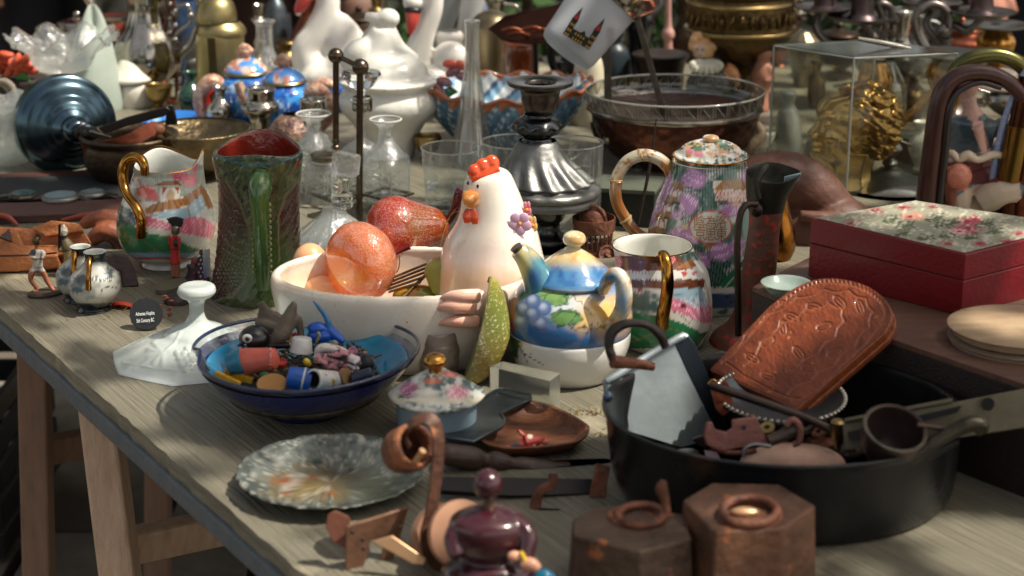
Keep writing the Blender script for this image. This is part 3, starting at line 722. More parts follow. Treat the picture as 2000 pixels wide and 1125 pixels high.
thimble('turquoise thimble touching the coral one at its open end', (448, 712, 6), (476, 704, 4), 22, 26, (28, 112, 140), X=455, Y=724)
thimble('blue thimble with a white band, beside the coral one', (608, 745, -12), (560, 735, -12), 24, 21, (24, 84, 170), band=(205, 205, 200), X=580, Y=752)
thimble('upturned plain white thimble at the middle of the glass bowl', (588, 688, 0), (590, 658, 4), 22, 19, (214, 212, 208), X=590, Y=695)
t = thimble('open white thimble with painted flowers lying towards the viewer', (612, 742, -40), (660, 742, 10), 21, 18, (206, 206, 200), X=630, Y=750)
t.add('inside', t.rev((611, 742, -41), (640, 742, -12), [(0, 17), (.9, 13), (1, 1)], n=24, sub=1), plast('dark_inside', (60, 58, 56)))
t.add('flower', t.ell(634, 737, (6, 3, 8), d=-34), plast('orange_dot', (190, 96, 50)))
t.add('flower', t.ell(650, 744, (5, 3, 6), d=-26), plast('yellow_dot', (186, 160, 50)))
thimble('dark navy thimble with white spots at the right of the glass bowl', (690, 742, 0), (728, 728, 0), 14, 13, (30, 40, 60), X=708, Y=744)
for lab, a, b_ in (('lower yellow plastic stick at the left of the glass bowl', (420, 730, 0), (470, 752, -12)), ('upper yellow plastic stick resting on the other', (440, 724, 10), (494, 744, 0))):
 t = ontop('yellow_stick', lab, 'stick', a[0], a[1] + 4, 'yellow plastic sticks', 4)
 t.add('stick', t.tube([a, b_], 7.5, sec=[(-.9, -.7), (.9, -.7), (.9, .7), (-.9, .7)], sub=2), plast('yellow_toy', (222, 164, 20)), bevel=1.5)
one('wooden_token', 'round pale wooden token lying at the front of the glass bowl', 'token', 532, 758, lambda t: t.rev((532, 757, 0), (531, 748, -4), [(0, 1), (0, 29), (.5, 30), (1, 29), (1, 1)], n=32, sub=1), M('token_wood', (166, 122, 66), .6, noise=(60, (140, 98, 50), .3)), z=zbw(532, 758))
one('wooden_token', 'small brown wooden token standing on edge right of the open thimble', 'token', 674, 745, lambda t: t.rev((670, 735, 0), (678, 735, -4), [(0, 1), (0, 17), (1, 17), (1, 1)], n=24, sub=1), M('token_wood2', (128, 98, 66), .6), z=zbw(674, 745))
one('yellow_bead', 'round yellow bead behind the coral thimble', 'bead', 510, 685, lambda t: t.ell(509, 681, (13, 11, 10)), plast('yellow_toy', (222, 164, 20)), z=zbw(510, 685))
one('black_stick', 'short black stick lying across the middle of the trinkets', 'stick', 540, 680, lambda t: t.rev((513, 676, 0), (566, 674, 0), [(0, 1), (0, 7), (1, 7), (1, 1)], n=12, sub=1), plast('black_toy', (16, 16, 20)), z=zbw(540, 680))
CL = M('grey_clay', (106, 96, 82), .55, noise=(40, (70, 62, 54), .3), bump=(120, .4))
one('grey_leather_purse', 'grey-brown twisted leather scrap sticking up at the back of the glass bowl', 'leather scrap', 530, 640,
 lambda t: fuse(join(t.tube([(508, 590, 0), (514, 600, 0), (524, 622, 4), (545, 636, 0)], [8, 9, 24, 20], flat=(1, .5)), t.tube([(500, 628, 0), (518, 634, -6), (545, 645, -6), (560, 628, 0)], [8, 12, 16, 10])), 2 * t.s, 3), CL, z=zbw(530, 640))
one('grey_bone_tool', 'forked grey driftwood piece leaning on the back of the glass bowl', 'driftwood', 570, 670,
 lambda t: fuse(join(t.tube([(530, 668, -12), (548, 655, -10), (560, 630, -4), (572, 598, 0), (568, 592, 0)], [10, 18, 16, 9, 5]), t.tube([(560, 640, -4), (580, 622, 0), (586, 640, 4), (590, 668, 0)], [14, 9, 8, 5])), 2 * t.s, 3), CL, z=zbw(570, 670))
t = ontop('blue_toy_figure', 'bright blue folded toy with a thin curved tail rising from the bowl', 'toy', 636, 670, up=24)
BL = plast('blue_toy', (16, 84, 190))
t.add('body', fuse(join(t.ell(620, 640, (20, 14, 12)), t.ell(626, 655, (26, 16, 15)), t.tube([(640, 640, 0), (655, 655, 0), (672, 668, -4)], [10, 11, 6]), t.ell(610, 662, (14, 12, 10))), 2 * t.s, 2), BL)
t.add('tail', t.tube([(612, 588, 0), (622, 600, 0), (636, 618, 0), (642, 636, 0), (640, 656, 0)], [1.5, 3.5, 5, 7, 8]), plast('tail_blue', (30, 110, 170)))
t.add('stripe', t.tube([(620, 648, -18), (624, 655, -19), (618, 668, -17)], 3), plast('olive_stripe', (150, 150, 90)))
for (x, y, col, lab) in [(578, 655, (190, 60, 40), 'red bead beside the grey driftwood'), (568, 664, (200, 150, 60), 'ochre bead under the red bead'), (560, 660, (40, 140, 110), 'green bead next to the red bead'), (560, 672, (196, 190, 170), 'ivory bead below the green bead')]:
 one('bead', lab + ' in the glass bowl', 'bead', x, y + 6, lambda t: t.ell(x, y, (9, 8, 7), n=12, m=8), plast('bead' + str(col), col), z=zbw(x, y + 6))
t = ontop('reclining_lady_toy', 'pink and black painted doll lying on her side in the glass bowl', 'doll', 680, 725, up=10)
minifig(t, 640, 732, 100, [([(75, 22, 0)], (17, 15, 17)), ([(62, 24, 0), (40, 26, 0), (22, 24, 0)], [12, 17, 16]), ([(22, 24, 0), (2, 32, -4), (-22, 34, -4)], [14, 10, 8]), ([(22, 18, -6), (-2, 20, -10), (-18, 30, -10)], [12, 9, 6]), ([(50, 30, -8), (30, 42, -10), (12, 38, -14), (8, 26, -14)], [8, 8, 7, 6]), ([(58, 16, -10), (44, 4, -12), (30, 8, -14)], [7, 6, 5])],
  colr=((176, 120, 124), [('e', 716, 710, 17, 20, (18, 18, 22), .1), ('e', 692, 708, 12, 18, (196, 190, 190), .1), ('n', 14, .55, .06, (30, 30, 38), .9), ('l', [(640, 695), (668, 703), (690, 712)], 5, (24, 24, 30))]), voxel=1.3)
t = ontop('white_cat_toy', 'small white toy with rounded back behind the doll', 'toy', 630, 705, up=8)
minifig(t, 620, 705, 60, [([(0, 20, 0), (10, 40, 0), (40, 42, 0), (80, 30, 6), (100, 20, 6)], [12, 16, 16, 16, 10]), ([(-8, 18, -6), (0, 5, -8)], [10, 10])], colr=((196, 190, 184), [('n', 10, .6, .1, (150, 120, 118))]), voxel=2.4)
TR = M('trinket_bits', (84, 72, 56), .5, .3, noise=(90, (38, 34, 30), .15), bump=(150, .6))
TR2 = M('trinket_bits_pale', (150, 130, 96), .5, noise=(90, (84, 66, 44), .2))
t = ontop('trinket_fill', 'jumble of small dark beads, twigs and coins filling the glass bowl', 'trinkets', 600, 745)
t.P = Vector(BWT.P); t.o.location = t.P; t.s = BWT.s
g1, g2 = [], []
for k in range(620):
 a = random.uniform(0, 2 * PI); q = 142 * math.sqrt(random.random()); p = np.array((q * math.cos(a) * t.s, (q * math.sin(a) + 4) * t.s, (random.uniform(58, 84) + q * math.sin(a) * .12) * t.s))
 r_ = random.uniform(3, 8) * t.s
 gg = ellips(tuple(p), (r_, r_ * random.uniform(.5, 1), r_ * random.uniform(.4, .9)), 8, 5, rot=random.uniform(-1, 1)) if k % 3 else tubew([tuple(p), tuple(p + np.array((random.uniform(-1, 1) * 20, random.uniform(-1, 1) * 20, random.uniform(0, 4))) * t.s)], 2.4 * t.s, n=6, sub=1)
 (g1 if random.random() < .7 else g2).append(gg)
g1.append(ellips((0, 4 * t.s, 44 * t.s), (152 * t.s, 150 * t.s, 30 * t.s), 60, 16))
t.add('dark_bits', join(*g1), TR, kind='stuff'); t.add('pale_bits', join(*g2), TR2, kind='stuff')
t.o['kind'] = 'stuff'
BCOL = [((30, 150, 160), 'turquoise'), ((196, 60, 50), 'scarlet'), ((226, 196, 60), 'lemon'), ((60, 60, 70), 'charcoal'), ((206, 200, 190), 'ivory'), ((90, 50, 110), 'violet'), ((40, 110, 60), 'leaf-green'), ((210, 130, 60), 'amber'), ((30, 60, 150), 'cobalt'), ((190, 120, 140), 'rose-pink'), ((120, 80, 50), 'chestnut'), ((150, 160, 170), 'silver-grey')]
BPOS = [(470, 690), (552, 712), (600, 712), (628, 690), (655, 672), (712, 704), (516, 735), (480, 668), (722, 722), (690, 690), (655, 762), (602, 765)]
for k, ((col, nm), (x, y)) in enumerate(zip(BCOL, BPOS)):
 if k % 2:
  one('button', nm + ' flat button lying among the trinkets of the glass bowl', 'button', x, y, lambda t: t.rev((x, y, 0), (x - 2, y - 6, -5), [(0, 1), (0, 9), (.5, 10), (1, 9), (1, 7), (.7, 6), (.7, 1)], n=20, sub=1), plast('trinket' + nm, col), z=zbw(x, y))
 else:
  one('glass_bead', nm + ' oval glass bead among the trinkets of the glass bowl', 'bead', x, y, lambda t: ellips(t.l(x, y - 4), (10 * t.s, 7 * t.s, 7 * t.s), 16, 10, rot=k * .5), plast('trinket' + nm, col), z=zbw(x, y))
# ================================================================ LEFT SIDE
GR = (54, 118, 84); RD = (176, 52, 44); PK = (206, 108, 132); BRN = (150, 96, 52); GLD = (150, 104, 44); LB = (150, 178, 190)
# ---- porcelain cream jug
t = T('porcelain_cream_jug', 'painted porcelain cream jug with landscape, pink blossom and gold handle on its left', 'jug', 325, 515)
def jr(i, th, r, Y):
 k = max(0, min(1, (372 - Y) / 55));
 sp = math.exp(-(((th + PI) % (2 * PI) - PI) / .38) ** 2); bk = math.exp(-((th - 2.0) / .75) ** 2)
 return r * (1 + .20 * k * sp - .04 * k * bk), k * k * (34 * sp + 26 * bk)
b = t.add('body', t.lathe([(1, 520), (46, 520), (48, 514), (46, 505), (62, 498), (84, 478), (95, 446), (93, 415), (82, 382), (69, 354), (63, 335), (62, 324), (59.5, 324), (60, 335), (66, 356), (78, 385), (80, 420)], X=325, n=220, sub=9, mod=jr, rim=11), PAINT, inner=(226, 228, 220),
 paint=((218, 216, 204), [('n', 20, .55, .2, (196, 198, 190)),
  ('p', [(255, 322), (420, 322), (400, 372), (330, 392), (250, 395)], (92, 128, 112), .75), ('s', [(255, 330), (415, 330), (400, 372), (250, 395)], 3.2, 1, (186, 186, 172)),
  ('e', 285, 375, 18, 14, (196, 84, 70), .2), ('e', 300, 385, 10, 8, (206, 96, 96), .3), ('d', 288, 377, 20, 16, 3.6, .9, (240, 200, 190)), ('e', 350, 340, 16, 13, (204, 92, 118), .2), ('d', 350, 340, 16, 13, 3.6, .9, (240, 205, 210)), ('e', 371, 353, 14, 13, (214, 116, 128), .2), ('e', 380, 318, 6, 22, PK, .3),
  ('p', [(252, 345), (275, 345), (273, 366), (250, 368)], (214, 206, 196)), ('l', [(254, 362), (254, 354), (258, 350), (262, 354), (262, 362)], 1.5, RD), ('l', [(265, 362), (265, 354), (269, 350), (273, 354), (273, 362)], 1.5, RD),
  ('p', [(300, 362), (325, 352), (348, 354), (356, 362)], (140, 88, 40)), ('p', [(313, 366), (352, 366), (350, 392), (312, 392)], (216, 210, 198)), ('p', [(316, 366), (327, 366), (318, 380)], RD), ('p', [(340, 366), (349, 366), (348, 378)], RD), ('e', 333, 383, 8, 14, (176, 150, 116), .2),
  ('p', [(283, 408), (300, 398), (360, 385), (392, 362), (404, 372), (413, 408), (400, 402), (366, 402), (300, 416), (285, 416)], (168, 118, 66)), ('s', [(283, 408), (300, 398), (360, 385), (392, 362), (404, 372), (366, 402), (300, 416)], 3, .7, (128, 82, 44)),
  ('p', [(290, 420), (366, 403), (396, 380), (402, 404), (372, 430), (330, 428)], LB), ('l', [(295, 424), (366, 409), (398, 388)], 1, (200, 206, 204)), ('l', [(320, 427), (368, 417), (400, 396)], 1, (200, 206, 204)), ('l', [(366, 400), (372, 430)], 1.4, (160, 130, 90)), ('p', [(392, 375), (404, 372), (418, 405), (408, 410)], (150, 104, 60)),
  ('p', [(283, 420), (330, 436), (380, 424), (404, 428), (424, 444), (420, 468), (360, 456), (300, 446), (284, 440)], (214, 112, 132)), ('d', 310, 436, 30, 14, 3.6, .9, (240, 196, 200)), ('d', 390, 448, 34, 20, 3.6, .9, (236, 180, 190)), ('p', [(284, 446), (330, 452), (380, 462), (420, 468), (415, 480), (340, 474), (290, 462)], (206, 206, 192)),
  ('p', [(228, 430), (262, 440), (290, 456), (330, 478), (352, 500), (300, 506), (250, 500), (230, 462)], (44, 110, 70)), ('p', [(290, 456), (330, 462), (370, 480), (392, 488), (370, 500), (330, 500)], (56, 124, 80)), ('p', [(230, 395), (262, 415), (266, 440), (232, 436)], (40, 66, 66)), ('l', [(232, 412), (250, 424), (262, 440)], 1.6, (150, 160, 150)),
  ('l', [(240, 470), (275, 466), (300, 486), (322, 500)], 1.2, GLD), ('y', 494, 503, (128, 156, 172), 2), ('y', 503, 507, RD, 1.5), ('y', 507, 530, (206, 208, 200), 1)]))
t.add('handle', t.tube([(283, 342, -64), (281, 322, -62), (272, 309, -52), (256, 308, -46), (243, 322, -44), (240, 350, -48), (248, 380, -66), (266, 405, -92), (276, 432, -100), (275, 462, -92)], [8, 9, 10, 10, 10, 10, 9, 9, 10, 9]), GOLD)
t.add('rim_gilding', tubew([tuple(np.array(t.l(325, 324)) + np.array((jr(0, a, 61, 317)[0] * t.s * math.cos(a), jr(0, a, 61, 317)[0] * t.s * math.sin(a), jr(0, a, 61, 317)[1] * t.s + .0005))) for a in [2 * PI * i / 90 for i in range(90)]], 1.0 * t.s, n=6, sub=1, closed=True), GOLD, parent=b)
# ---- green bark jug
t = T('tree_bark_jug', 'tall dark green and brown glazed jug like a corn-textured tree trunk with red inside', 'jug', 506, 572)
def tri(i, th, r, Y):
 k = max(0, min(1, (345 - Y) / 45)); kk = .5 + .5 * k
 q = 1 + .09 * k * math.cos(3 * (th - PI / 2))
 bumps = 0
 return r * q, k * (20 * math.exp(-((th - PI / 2) / .8) ** 2) + 3 * math.sin(3 * th))
prof = [(1, 586), (82, 585), (94, 578), (95, 560), (90, 530), (86, 505), (82, 470), (79, 420), (79, 370), (82, 330), (83, 300), (81, 290), (75, 289), (72, 300), (71, 340), (70, 380), (60, 400), (1, 402)]
base = t.lathe(prof, X=506, n=240, sub=9, mod=tri, rim=12)
V = base.v / t.s; Pp = proj(base.v + np.array(t.P)); X_, Y_ = Pp[:, 0], Pp[:, 1]
LP = [(424, 350), (440, 352), (470, 400), (486, 450), (487, 510), (478, 548), (455, 575), (412, 590), (400, 470)]
RP = [(598, 350), (585, 352), (560, 380), (545, 420), (544, 470), (548, 530), (560, 570), (620, 590), (620, 440)]
mL = inpoly(X_, Y_, LP) | inpoly(X_, Y_, RP)
row = np.floor(Y_ / 7.5); gx = ((X_ / 7.5 + .5 * (row % 2)) % 1 - .5); gy = ((Y_ / 7.5) % 1 - .5)
hgt = np.where(mL & ~base.inn, np.clip(1 - (gx ** 2 + gy ** 2) * 4, 0, 1) * 2.2 - 2.5, 0) + np.where(~mL & ~base.inn, (fbm(X_ + Y_ * .6, Y_ * .4, 9) - .5) * 4, 0)
rad = np.hypot(V[:, 0], V[:, 1]) + 1e-6
base.v[:, 0] += base.v[:, 0] / (rad * t.s) * hgt * t.s; base.v[:, 1] += base.v[:, 1] / (rad * t.s) * hgt * t.s
b = t.add('body', base, M('bark_glaze', vcol=True, rough=.2, coat=.7, bump=(160, .3)), inner=(118, 38, 28),
 paint=((56, 70, 38), [('n', 34, .5, .15, (34, 46, 30)), ('n', 12, .58, .1, (84, 96, 56)), ('p', LP, (54, 32, 24)), ('p', RP, (58, 32, 26)), ('d', 450, 470, 60, 120, 7.5, 1.6, (96, 62, 46)), ('d', 580, 450, 40, 120, 7.5, 1.6, (96, 62, 46)), ('n', 20, .64, .1, (120, 56, 34), .7, [(525, 300), (590, 300), (590, 345), (530, 340)]),
 ('e', 520, 520, 60, 60, (62, 90, 36), .6), ('l', [(440, 352), (470, 400), (486, 450), (487, 510), (478, 548), (455, 575)], 3.5, (96, 88, 56)), ('l', [(585, 352), (560, 380), (545, 420), (544, 470), (548, 530), (560, 570)], 3.5, (96, 88, 56)), ('l', [(424, 296), (440, 312), (480, 321), (530, 320), (575, 308), (588, 298)], 4, (38, 84, 90))]))
t.add('handle', t.tube([(511, 352, -84), (508, 366, -112), (506, 392, -124), (508, 430, -124), (511, 480, -118), (513, 525, -108), (514, 560, -98)], [24, 28, 22, 21, 21, 18, 16], flat=(1, .8), n=20), M('handle_glaze', (74, 112, 42), .2, coat=.7, noise=(14, (44, 70, 34), .3), bump=(60, .3)))
for sx in (-17, 17):
 for k in range(13): t.add('bead', t.ell(510 + sx + k * .2, 400 + k * 11, (3, 3, 4), d=-136 + k * 1.3, n=8, m=6), M('bead_glaze', (120, 122, 66), .25, coat=.6), parent=b)
# ---- toy soldiers
def base_slab(t, poly, z, th, m): return t.add('base', t.flat(poly, z, th, sub=3), m)
DK = M('soldier_base', (66, 52, 42), .7, noise=(90, (40, 34, 30), .2), bump=(200, .5))
t = T('toy_soldier', 'striding painted toy soldier in white tunic and bronze helmet on an oval base, leftmost', 'toy soldier', 85, 574, group='small painted toy soldiers')
base_slab(t, [(54, 572), (70, 565), (100, 560), (120, 562), (125, 568), (108, 575), (80, 580), (56, 578)], 5, 6, DK)
minifig(t, 72, 570, 100, [([(0, 100, 0)], (8, 8, 9)), ([(-1, 92, 0), (0, 84, 0)], [4, 4]), ([(0, 82, 0), (1, 66, 0), (2, 50, 0)], [10, 10, 10]), ([(-6, 81, 0), (-12, 70, -8), (-3, 64, -14)], [5, 4, 3]), ([(8, 80, 0), (14, 74, -6), (10, 64, -12)], [4.5, 4, 3]),
 ([(0, 48, 0), (-9, 38, -4), (-12, 24, -4), (-2, 10, 0), (0, 2, 0), (-8, 1, -5)], [7, 7, 5, 4.5, 3.5, 3]), ([(4, 48, 0), (14, 34, 6), (22, 18, 8), (30, 6, 8), (34, 4, 4)], [7, 6, 5, 4, 3.5])],
 colr=((158, 100, 74), [('e', 71, 470, 8, 5, (110, 84, 50), .1), ('p', [(56, 488), (90, 488), (92, 530), (56, 530)], (186, 180, 168)), ('p', [(56, 488), (70, 488), (70, 500), (56, 500)], (60, 66, 72)), ('l', [(60, 506), (84, 506)], 3, (130, 104, 60)), ('e', 71, 467, 9, 6, (110, 90, 54), .1)]), voxel=1.7)
t.add('helmet', t.lathe([(7, 477), (8.5, 471), (7, 464), (1, 460)], X=71, n=16), BRASSD); t.add('crest', t.card([(69, 472), (70, 458), (74, 456), (80, 462), (78, 476)], d=-1, th=3), M('crest_dark', (54, 44, 34), .7))
t = T('toy_soldier', 'olive-cloaked toy soldier with banded helmet raising a long dark sword, behind the white-tunic one', 'toy soldier', 132, 540, group='small painted toy soldiers')
minifig(t, 132, 542, 98, [([(-8, 84, 0)], (8, 8, 9)), ([(-6, 76, 0), (0, 62, 0), (6, 45, 0)], [8, 14, 13]), ([(6, 45, 0), (4, 30, 0)], [14, 12]), ([(0, 30, 0), (-6, 16, -4), (2, 2, -2)], [7, 5.5, 4]), ([(8, 30, 0), (14, 16, 4), (12, 0, 4)], [7, 6, 4]), ([(-6, 66, 0), (-14, 56, -8), (-16, 52, -12)], [5, 4, 3.5])],
 colr=((80, 68, 40), [('e', 124, 460, 8, 9, (60, 46, 38), .1), ('p', [(118, 494), (152, 488), (154, 514), (120, 516)], (142, 120, 72)), ('p', [(112, 515), (156, 515), (156, 545), (112, 545)], (146, 92, 68))]), voxel=2)
t.add('helmet', t.lathe([(9, 458), (9, 452), (7, 446), (4, 441), (1, 438)], X=124, n=16), M('banded_helmet', (176, 168, 150), .4, noise=(160, (60, 54, 46), .1)))
t.add('sword', t.slab([(114, 440, -8), (118, 437, -8), (119, 470, -8), (117, 490, -8), (113, 488, -8)], 2), IRONB)
t = T('toy_soldier', 'upright toy soldier in red tunic with black feather-crested helmet, in front of the cream jug', 'toy soldier', 340, 552, group='small painted toy soldiers')
base_slab(t, [(306, 556), (318, 545), (352, 540), (366, 545), (358, 556), (330, 566), (306, 566)], 10, 11, M('grey_plinth', (96, 92, 74), .7))
minifig(t, 342, 551, 110, [([(0, 91, 0)], (6.5, 7, 7.5)), ([(0, 86, 0), (0, 80, 0)], [4, 4]), ([(0, 80, 0), (0, 62, 0), (0, 52, 0), (0, 34, 0)], [9.5, 9, 8, 10]), ([(6, 79, 0), (5, 66, -7), (-1, 70, -12)], [4.5, 4, 3]), ([(-6, 79, 0), (-9, 68, -2), (-9, 84, -8)], [4, 3.5, 2.5]), ([(-3, 36, 0), (-3, 18, 0), (-2, 2, 0), (-6, 1, -4)], [5, 4.5, 3.5, 3]), ([(4, 36, 0), (5, 18, 2), (5, 2, 2), (2, 1, -2)], [5, 4.5, 3.5, 3])],
 colr=((172, 40, 38), [('p', [(328, 516), (356, 516), (356, 560), (328, 560)], (158, 98, 76)), ('p', [(325, 541), (356, 541), (356, 560), (325, 560)], (22, 22, 24)), ('p', [(333, 443), (352, 443), (352, 461), (333, 461)], (150, 104, 80)), ('l', [(332, 487), (352, 487)], 2.5, (40, 26, 26)), ('e', 343, 474, 5, 9, (30, 26, 30), .2)]), voxel=1.5)
t.add('helmet', t.lathe([(8, 456), (8.5, 449), (7, 443), (1, 440)], X=343, n=16), M('helmet_grey', (90, 84, 66), .4, .5))
b = t.add('crest', t.card([(334, 438), (336, 445), (346, 443), (354, 444), (358, 436), (354, 428), (344, 425), (334, 428), (328, 434)], d=-2, th=4), M('black_feather', (16, 16, 18), .7))
for k in range(9): t.add('feather', t.tube([(334 + k * 2.6, 434, 0), (326 + k * 4, 427 - 4 * math.sin(k / 8 * PI), 0)], [2.4, 1.6], n=6), M('black_feather', (16, 16, 18), .7), parent=b)
t = T('toy_knight', 'tiny toy knights with a spotted shield at the foot of the bark jug', 'toy knight', 388, 552)
minifig(t, 380, 552, 75, [([(0, 55, 0)], 10), ([(0, 45, 0), (-2, 20, 0), (-8, 2, 0)], [16, 18, 22]), ([(20, 78, 0)], 9), ([(20, 68, 0), (24, 40, 0), (24, 2, 0)], [12, 15, 16]), ([(-6, 40, -6), (-20, 45, -10)], [6, 5])],
 colr=((54, 44, 46), [('n', 9, .5, .08, (34, 40, 60)), ('n', 6, .62, .06, (150, 60, 50)), ('e', 378, 512, 7, 8, (120, 60, 66)), ('d', 400, 520, 14, 30, 8, 2, (190, 196, 200))]), voxel=2.2)
t.add('shield', t.slab([(396, 488, -18), (410, 486, -14), (412, 540, -14), (398, 545, -18)], 3), PAINTM, paint=((196, 196, 190), [('d', 404, 515, 12, 40, 9, 3, (40, 70, 150)), ('l', [(404, 490), (405, 540)], 2.5, (176, 46, 44))]), bevel=1)
# ---- pair of small two-handled vases
VZ = dict(mat=PAINT)
for (X, Y, k, lab) in ((156, 585, .92, 'small grey-white crane vase with dark neck, standing behind its twin'), (185, 604, 1.0, 'small grey-white crane vase with dark neck and gold handle, the front one of the pair')):
 t = T('crane_vase', lab, 'vase', X, Y, group='pair of small crane vases')
 f_ = lambda y: Y + (y - 604) * k
 b = t.add('body', t.lathe([(1, f_(610)), (31 * k, f_(609)), (32 * k, f_(603)), (28 * k, f_(598)), (34 * k, f_(590)), (48 * k, f_(570)), (50 * k, f_(552)), (44 * k, f_(534)), (28 * k, f_(520)), (19 * k, f_(508)), (19 * k, f_(500)), (22 * k, f_(493)), (22 * k, f_(491)), (18 * k, f_(493)), (15 * k, f_(505)), (1, f_(515))], X=X, n=110, sub=6, rim=12), PAINT, inner=(190, 194, 186),
 paint=((172, 172, 162), [('y', f_(485), f_(516), (24, 32, 34), 10), ('n', 26, .55, .1, (128, 132, 128), .8), ('y', f_(592), f_(620), (22, 28, 34), 4), ('e', X - 28 * k, f_(548), 16, 12, (84, 92, 94), .2, .5), ('e', X - 34 * k, f_(566), 12, 8, (84, 104, 112), .2, .5), ('e', X + 10, f_(545), 24, 5, (206, 206, 196), .2), ('s', [(X - 10, f_(540)), (X + 34, f_(540)), (X + 34, f_(550)), (X - 10, f_(550))], 4, 1.4, (50, 58, 60)), ('l', [(X + 12, f_(575)), (X + 14, f_(565)), (X + 26, f_(560)), (X + 44, f_(562))], 1.8, (40, 48, 50)), ('e', X + 30, f_(530), 10, 10, (60, 74, 76), .4, .5)]))
 t.add('handle', t.tube([(X - 6, f_(506), -20 * k), (X - 10, f_(506), -30 * k), (X - 11, f_(520), -42 * k), (X - 12, f_(540), -52 * k), (X - 12, f_(566), -54 * k)], [4, 5, 5.5, 5, 6]), GOLD)
 t.add('handle', t.tube([(X + 4, f_(506), 20 * k), (X + 6, f_(506), 30 * k), (X + 6, f_(530), 46 * k), (X + 6, f_(560), 52 * k)], 5), GOLD)
 t.add('foot_ring', t.lathe([(30 * k, f_(610)), (33 * k, f_(607)), (31 * k, f_(604))], X=X), M('dark_glaze', (20, 26, 34), .15, coat=.6), parent=b)
# ---- dark stone blocks, red disc, badge
RK = M('dark_stone', (44, 36, 36), .6, noise=(50, (76, 64, 60), .2), bump=(90, .8))
t = T('black_iron_block', 'dark folded block of rough iron behind the pair of crane vases', 'block', 236, 560)
t.add('block', t.slab([(200, 502, 0), (214, 494, 8), (250, 500, 8), (264, 526, 6), (272, 570, 0), (240, 572, -6), (234, 530, -4), (204, 520, -4)], 34), RK, bevel=2.5)
t = one('dark_rock', 'dark lump of rock between the toy soldier and the milk glass candlestick', 'rock', 345, 592, lambda t: ellips(t.l(346, 588), (25 * t.s, 20 * t.s, 18 * t.s), 30, 20, fn=lambda v: v * (1 + .18 * (_tab[(np.abs(v[:, 0] * 9000).astype(int)) & 63, (np.abs(v[:, 2] * 9000).astype(int)) & 63] - .5))[:, None]), RK)
t = T('red_enamel_disc', 'red enamel badge with gold cross lying behind the black round badge', 'badge', 240, 600)
t.add('disc', t.rev((243, 606, 0), (245, 598, 6), [(0, 1), (0, 26), (.6, 27), (1, 24), (1, 1)], n=32, sub=1), M('red_enamel', (168, 56, 44), .35, coat=.4))
t.add('cross', join(t.slab([(236, 596, -14), (258, 606, -14), (257, 608, -14), (235, 598, -14)], 1.5), t.slab([(252, 592, -14), (254, 593, -14), (244, 612, -20), (242, 611, -20)], 1.5)), GOLD)
t = T('black_round_badge', 'scalloped black round badge with small white lettering standing on its edge', 'badge', 286, 642)
t.add('disc', t.rev((286, 614, 4), (285, 613, -2), [(0, 1), (0, 31), (.3, 32), (.7, 32), (1, 31), (1, 1)], n=72, sub=1, mod=lambda i, th, r: r * (1 + .018 * math.sin(15 * th)) if r > 5 else r), M('black_enamel', (20, 23, 24), .4, noise=(120, (34, 36, 36), .2)))
g = join(G(textg('Athenian Hoplite', 9.5).v * np.array((.56, 1, 1)), textg('Athenian Hoplite', 9.5).f), G(textg('5th Century BC', 9.5).v * np.array((.56, 1, 1)) + np.array((0, -12, 0)), textg('5th Century BC', 9.5).f))
v = g.v * t.s; c0 = np.array(t.l(284, 615, -4.5)); a_ = .07
v2 = np.stack([v[:, 0] * math.cos(a_) - v[:, 1] * math.sin(a_), np.zeros(len(v)), v[:, 0] * math.sin(a_) + v[:, 1] * math.cos(a_)], 1)
v2[:, 1] = v2[:, 2] * .5
t.add('lettering', G(v2 + c0 + np.array((0, -.0012, 0)), g.f), M('white_print', (226, 228, 226), .6), smooth=False)
t = one('dried_flower_bits', 'reddish dry petals beside the dark rock', 'petals', 318, 620, lambda t: join(*[ellips(t.l(random.uniform(312, 335), random.uniform(560, 618), -6), (random.uniform(3, 6) * t.s, 3 * t.s, 2 * t.s), 8, 5) for _ in range(14)]), M('dry_petals', (150, 70, 50), .7, noise=(90, (96, 60, 36), .2)), kind='stuff')
# ---- carved wood pieces
CW = M('carved_orange_wood', (196, 126, 72), .5, noise=(16, (150, 84, 44), .3), stretch=(3, 9, 3), bump=(50, .6), coat=.15)
t = T('carved_wooden_animal', 'large orange carved wooden animal figure lying on its side at the left edge', 'carving', 80, 525)
t.add('body', fuse(join(t.slab([(-30, 440, 30), (60, 446, 30), (85, 440, 34), (160, 446, 34), (172, 470, 20), (168, 505, 0), (130, 522, -10), (60, 532, -20), (-30, 534, -20)], 60),
 t.slab([(60, 446, 0), (100, 430, 4), (150, 436, 6), (158, 452, 0), (90, 462, -6)], 30), t.slab([(-20, 470, -14), (14, 452, -10), (34, 450, -8), (46, 480, -20), (100, 478, -20), (168, 488, -18), (160, 498, -22), (30, 500, -30), (-20, 496, -30)], 26), t.slab([(-20, 500, -30), (110, 498, -30), (120, 524, -28), (-20, 534, -34)], 20)), 2.4 * t.s, 1), CW)
t.add('groove', t.tube([(-10, 500, -38), (60, 498, -36), (110, 494, -36)], 2), WOODD)
t.add('eye_hole', t.rev((12, 462, -24), (14, 460, -30), [(0, 1), (0, 16), (1, 15), (1, 1)], n=3, sub=1), WOODD)
t = T('carved_wooden_animal', 'smaller curled wooden carving with dark underside behind the cream jug', 'carving', 205, 480)
t.add('body', fuse(join(t.tube([(160, 440, 20), (180, 430, 20), (215, 426, 20), (250, 440, 20), (262, 470, 14)], [10, 16, 18, 20, 18]), t.tube([(178, 470, 0), (205, 452, -6), (236, 466, -6), (240, 500, -8)], [14, 20, 22, 18])), 3 * t.s, 2), M('mottled_wood', (150, 84, 52), .5, noise=(12, (52, 34, 30), .12), bump=(60, .5)))
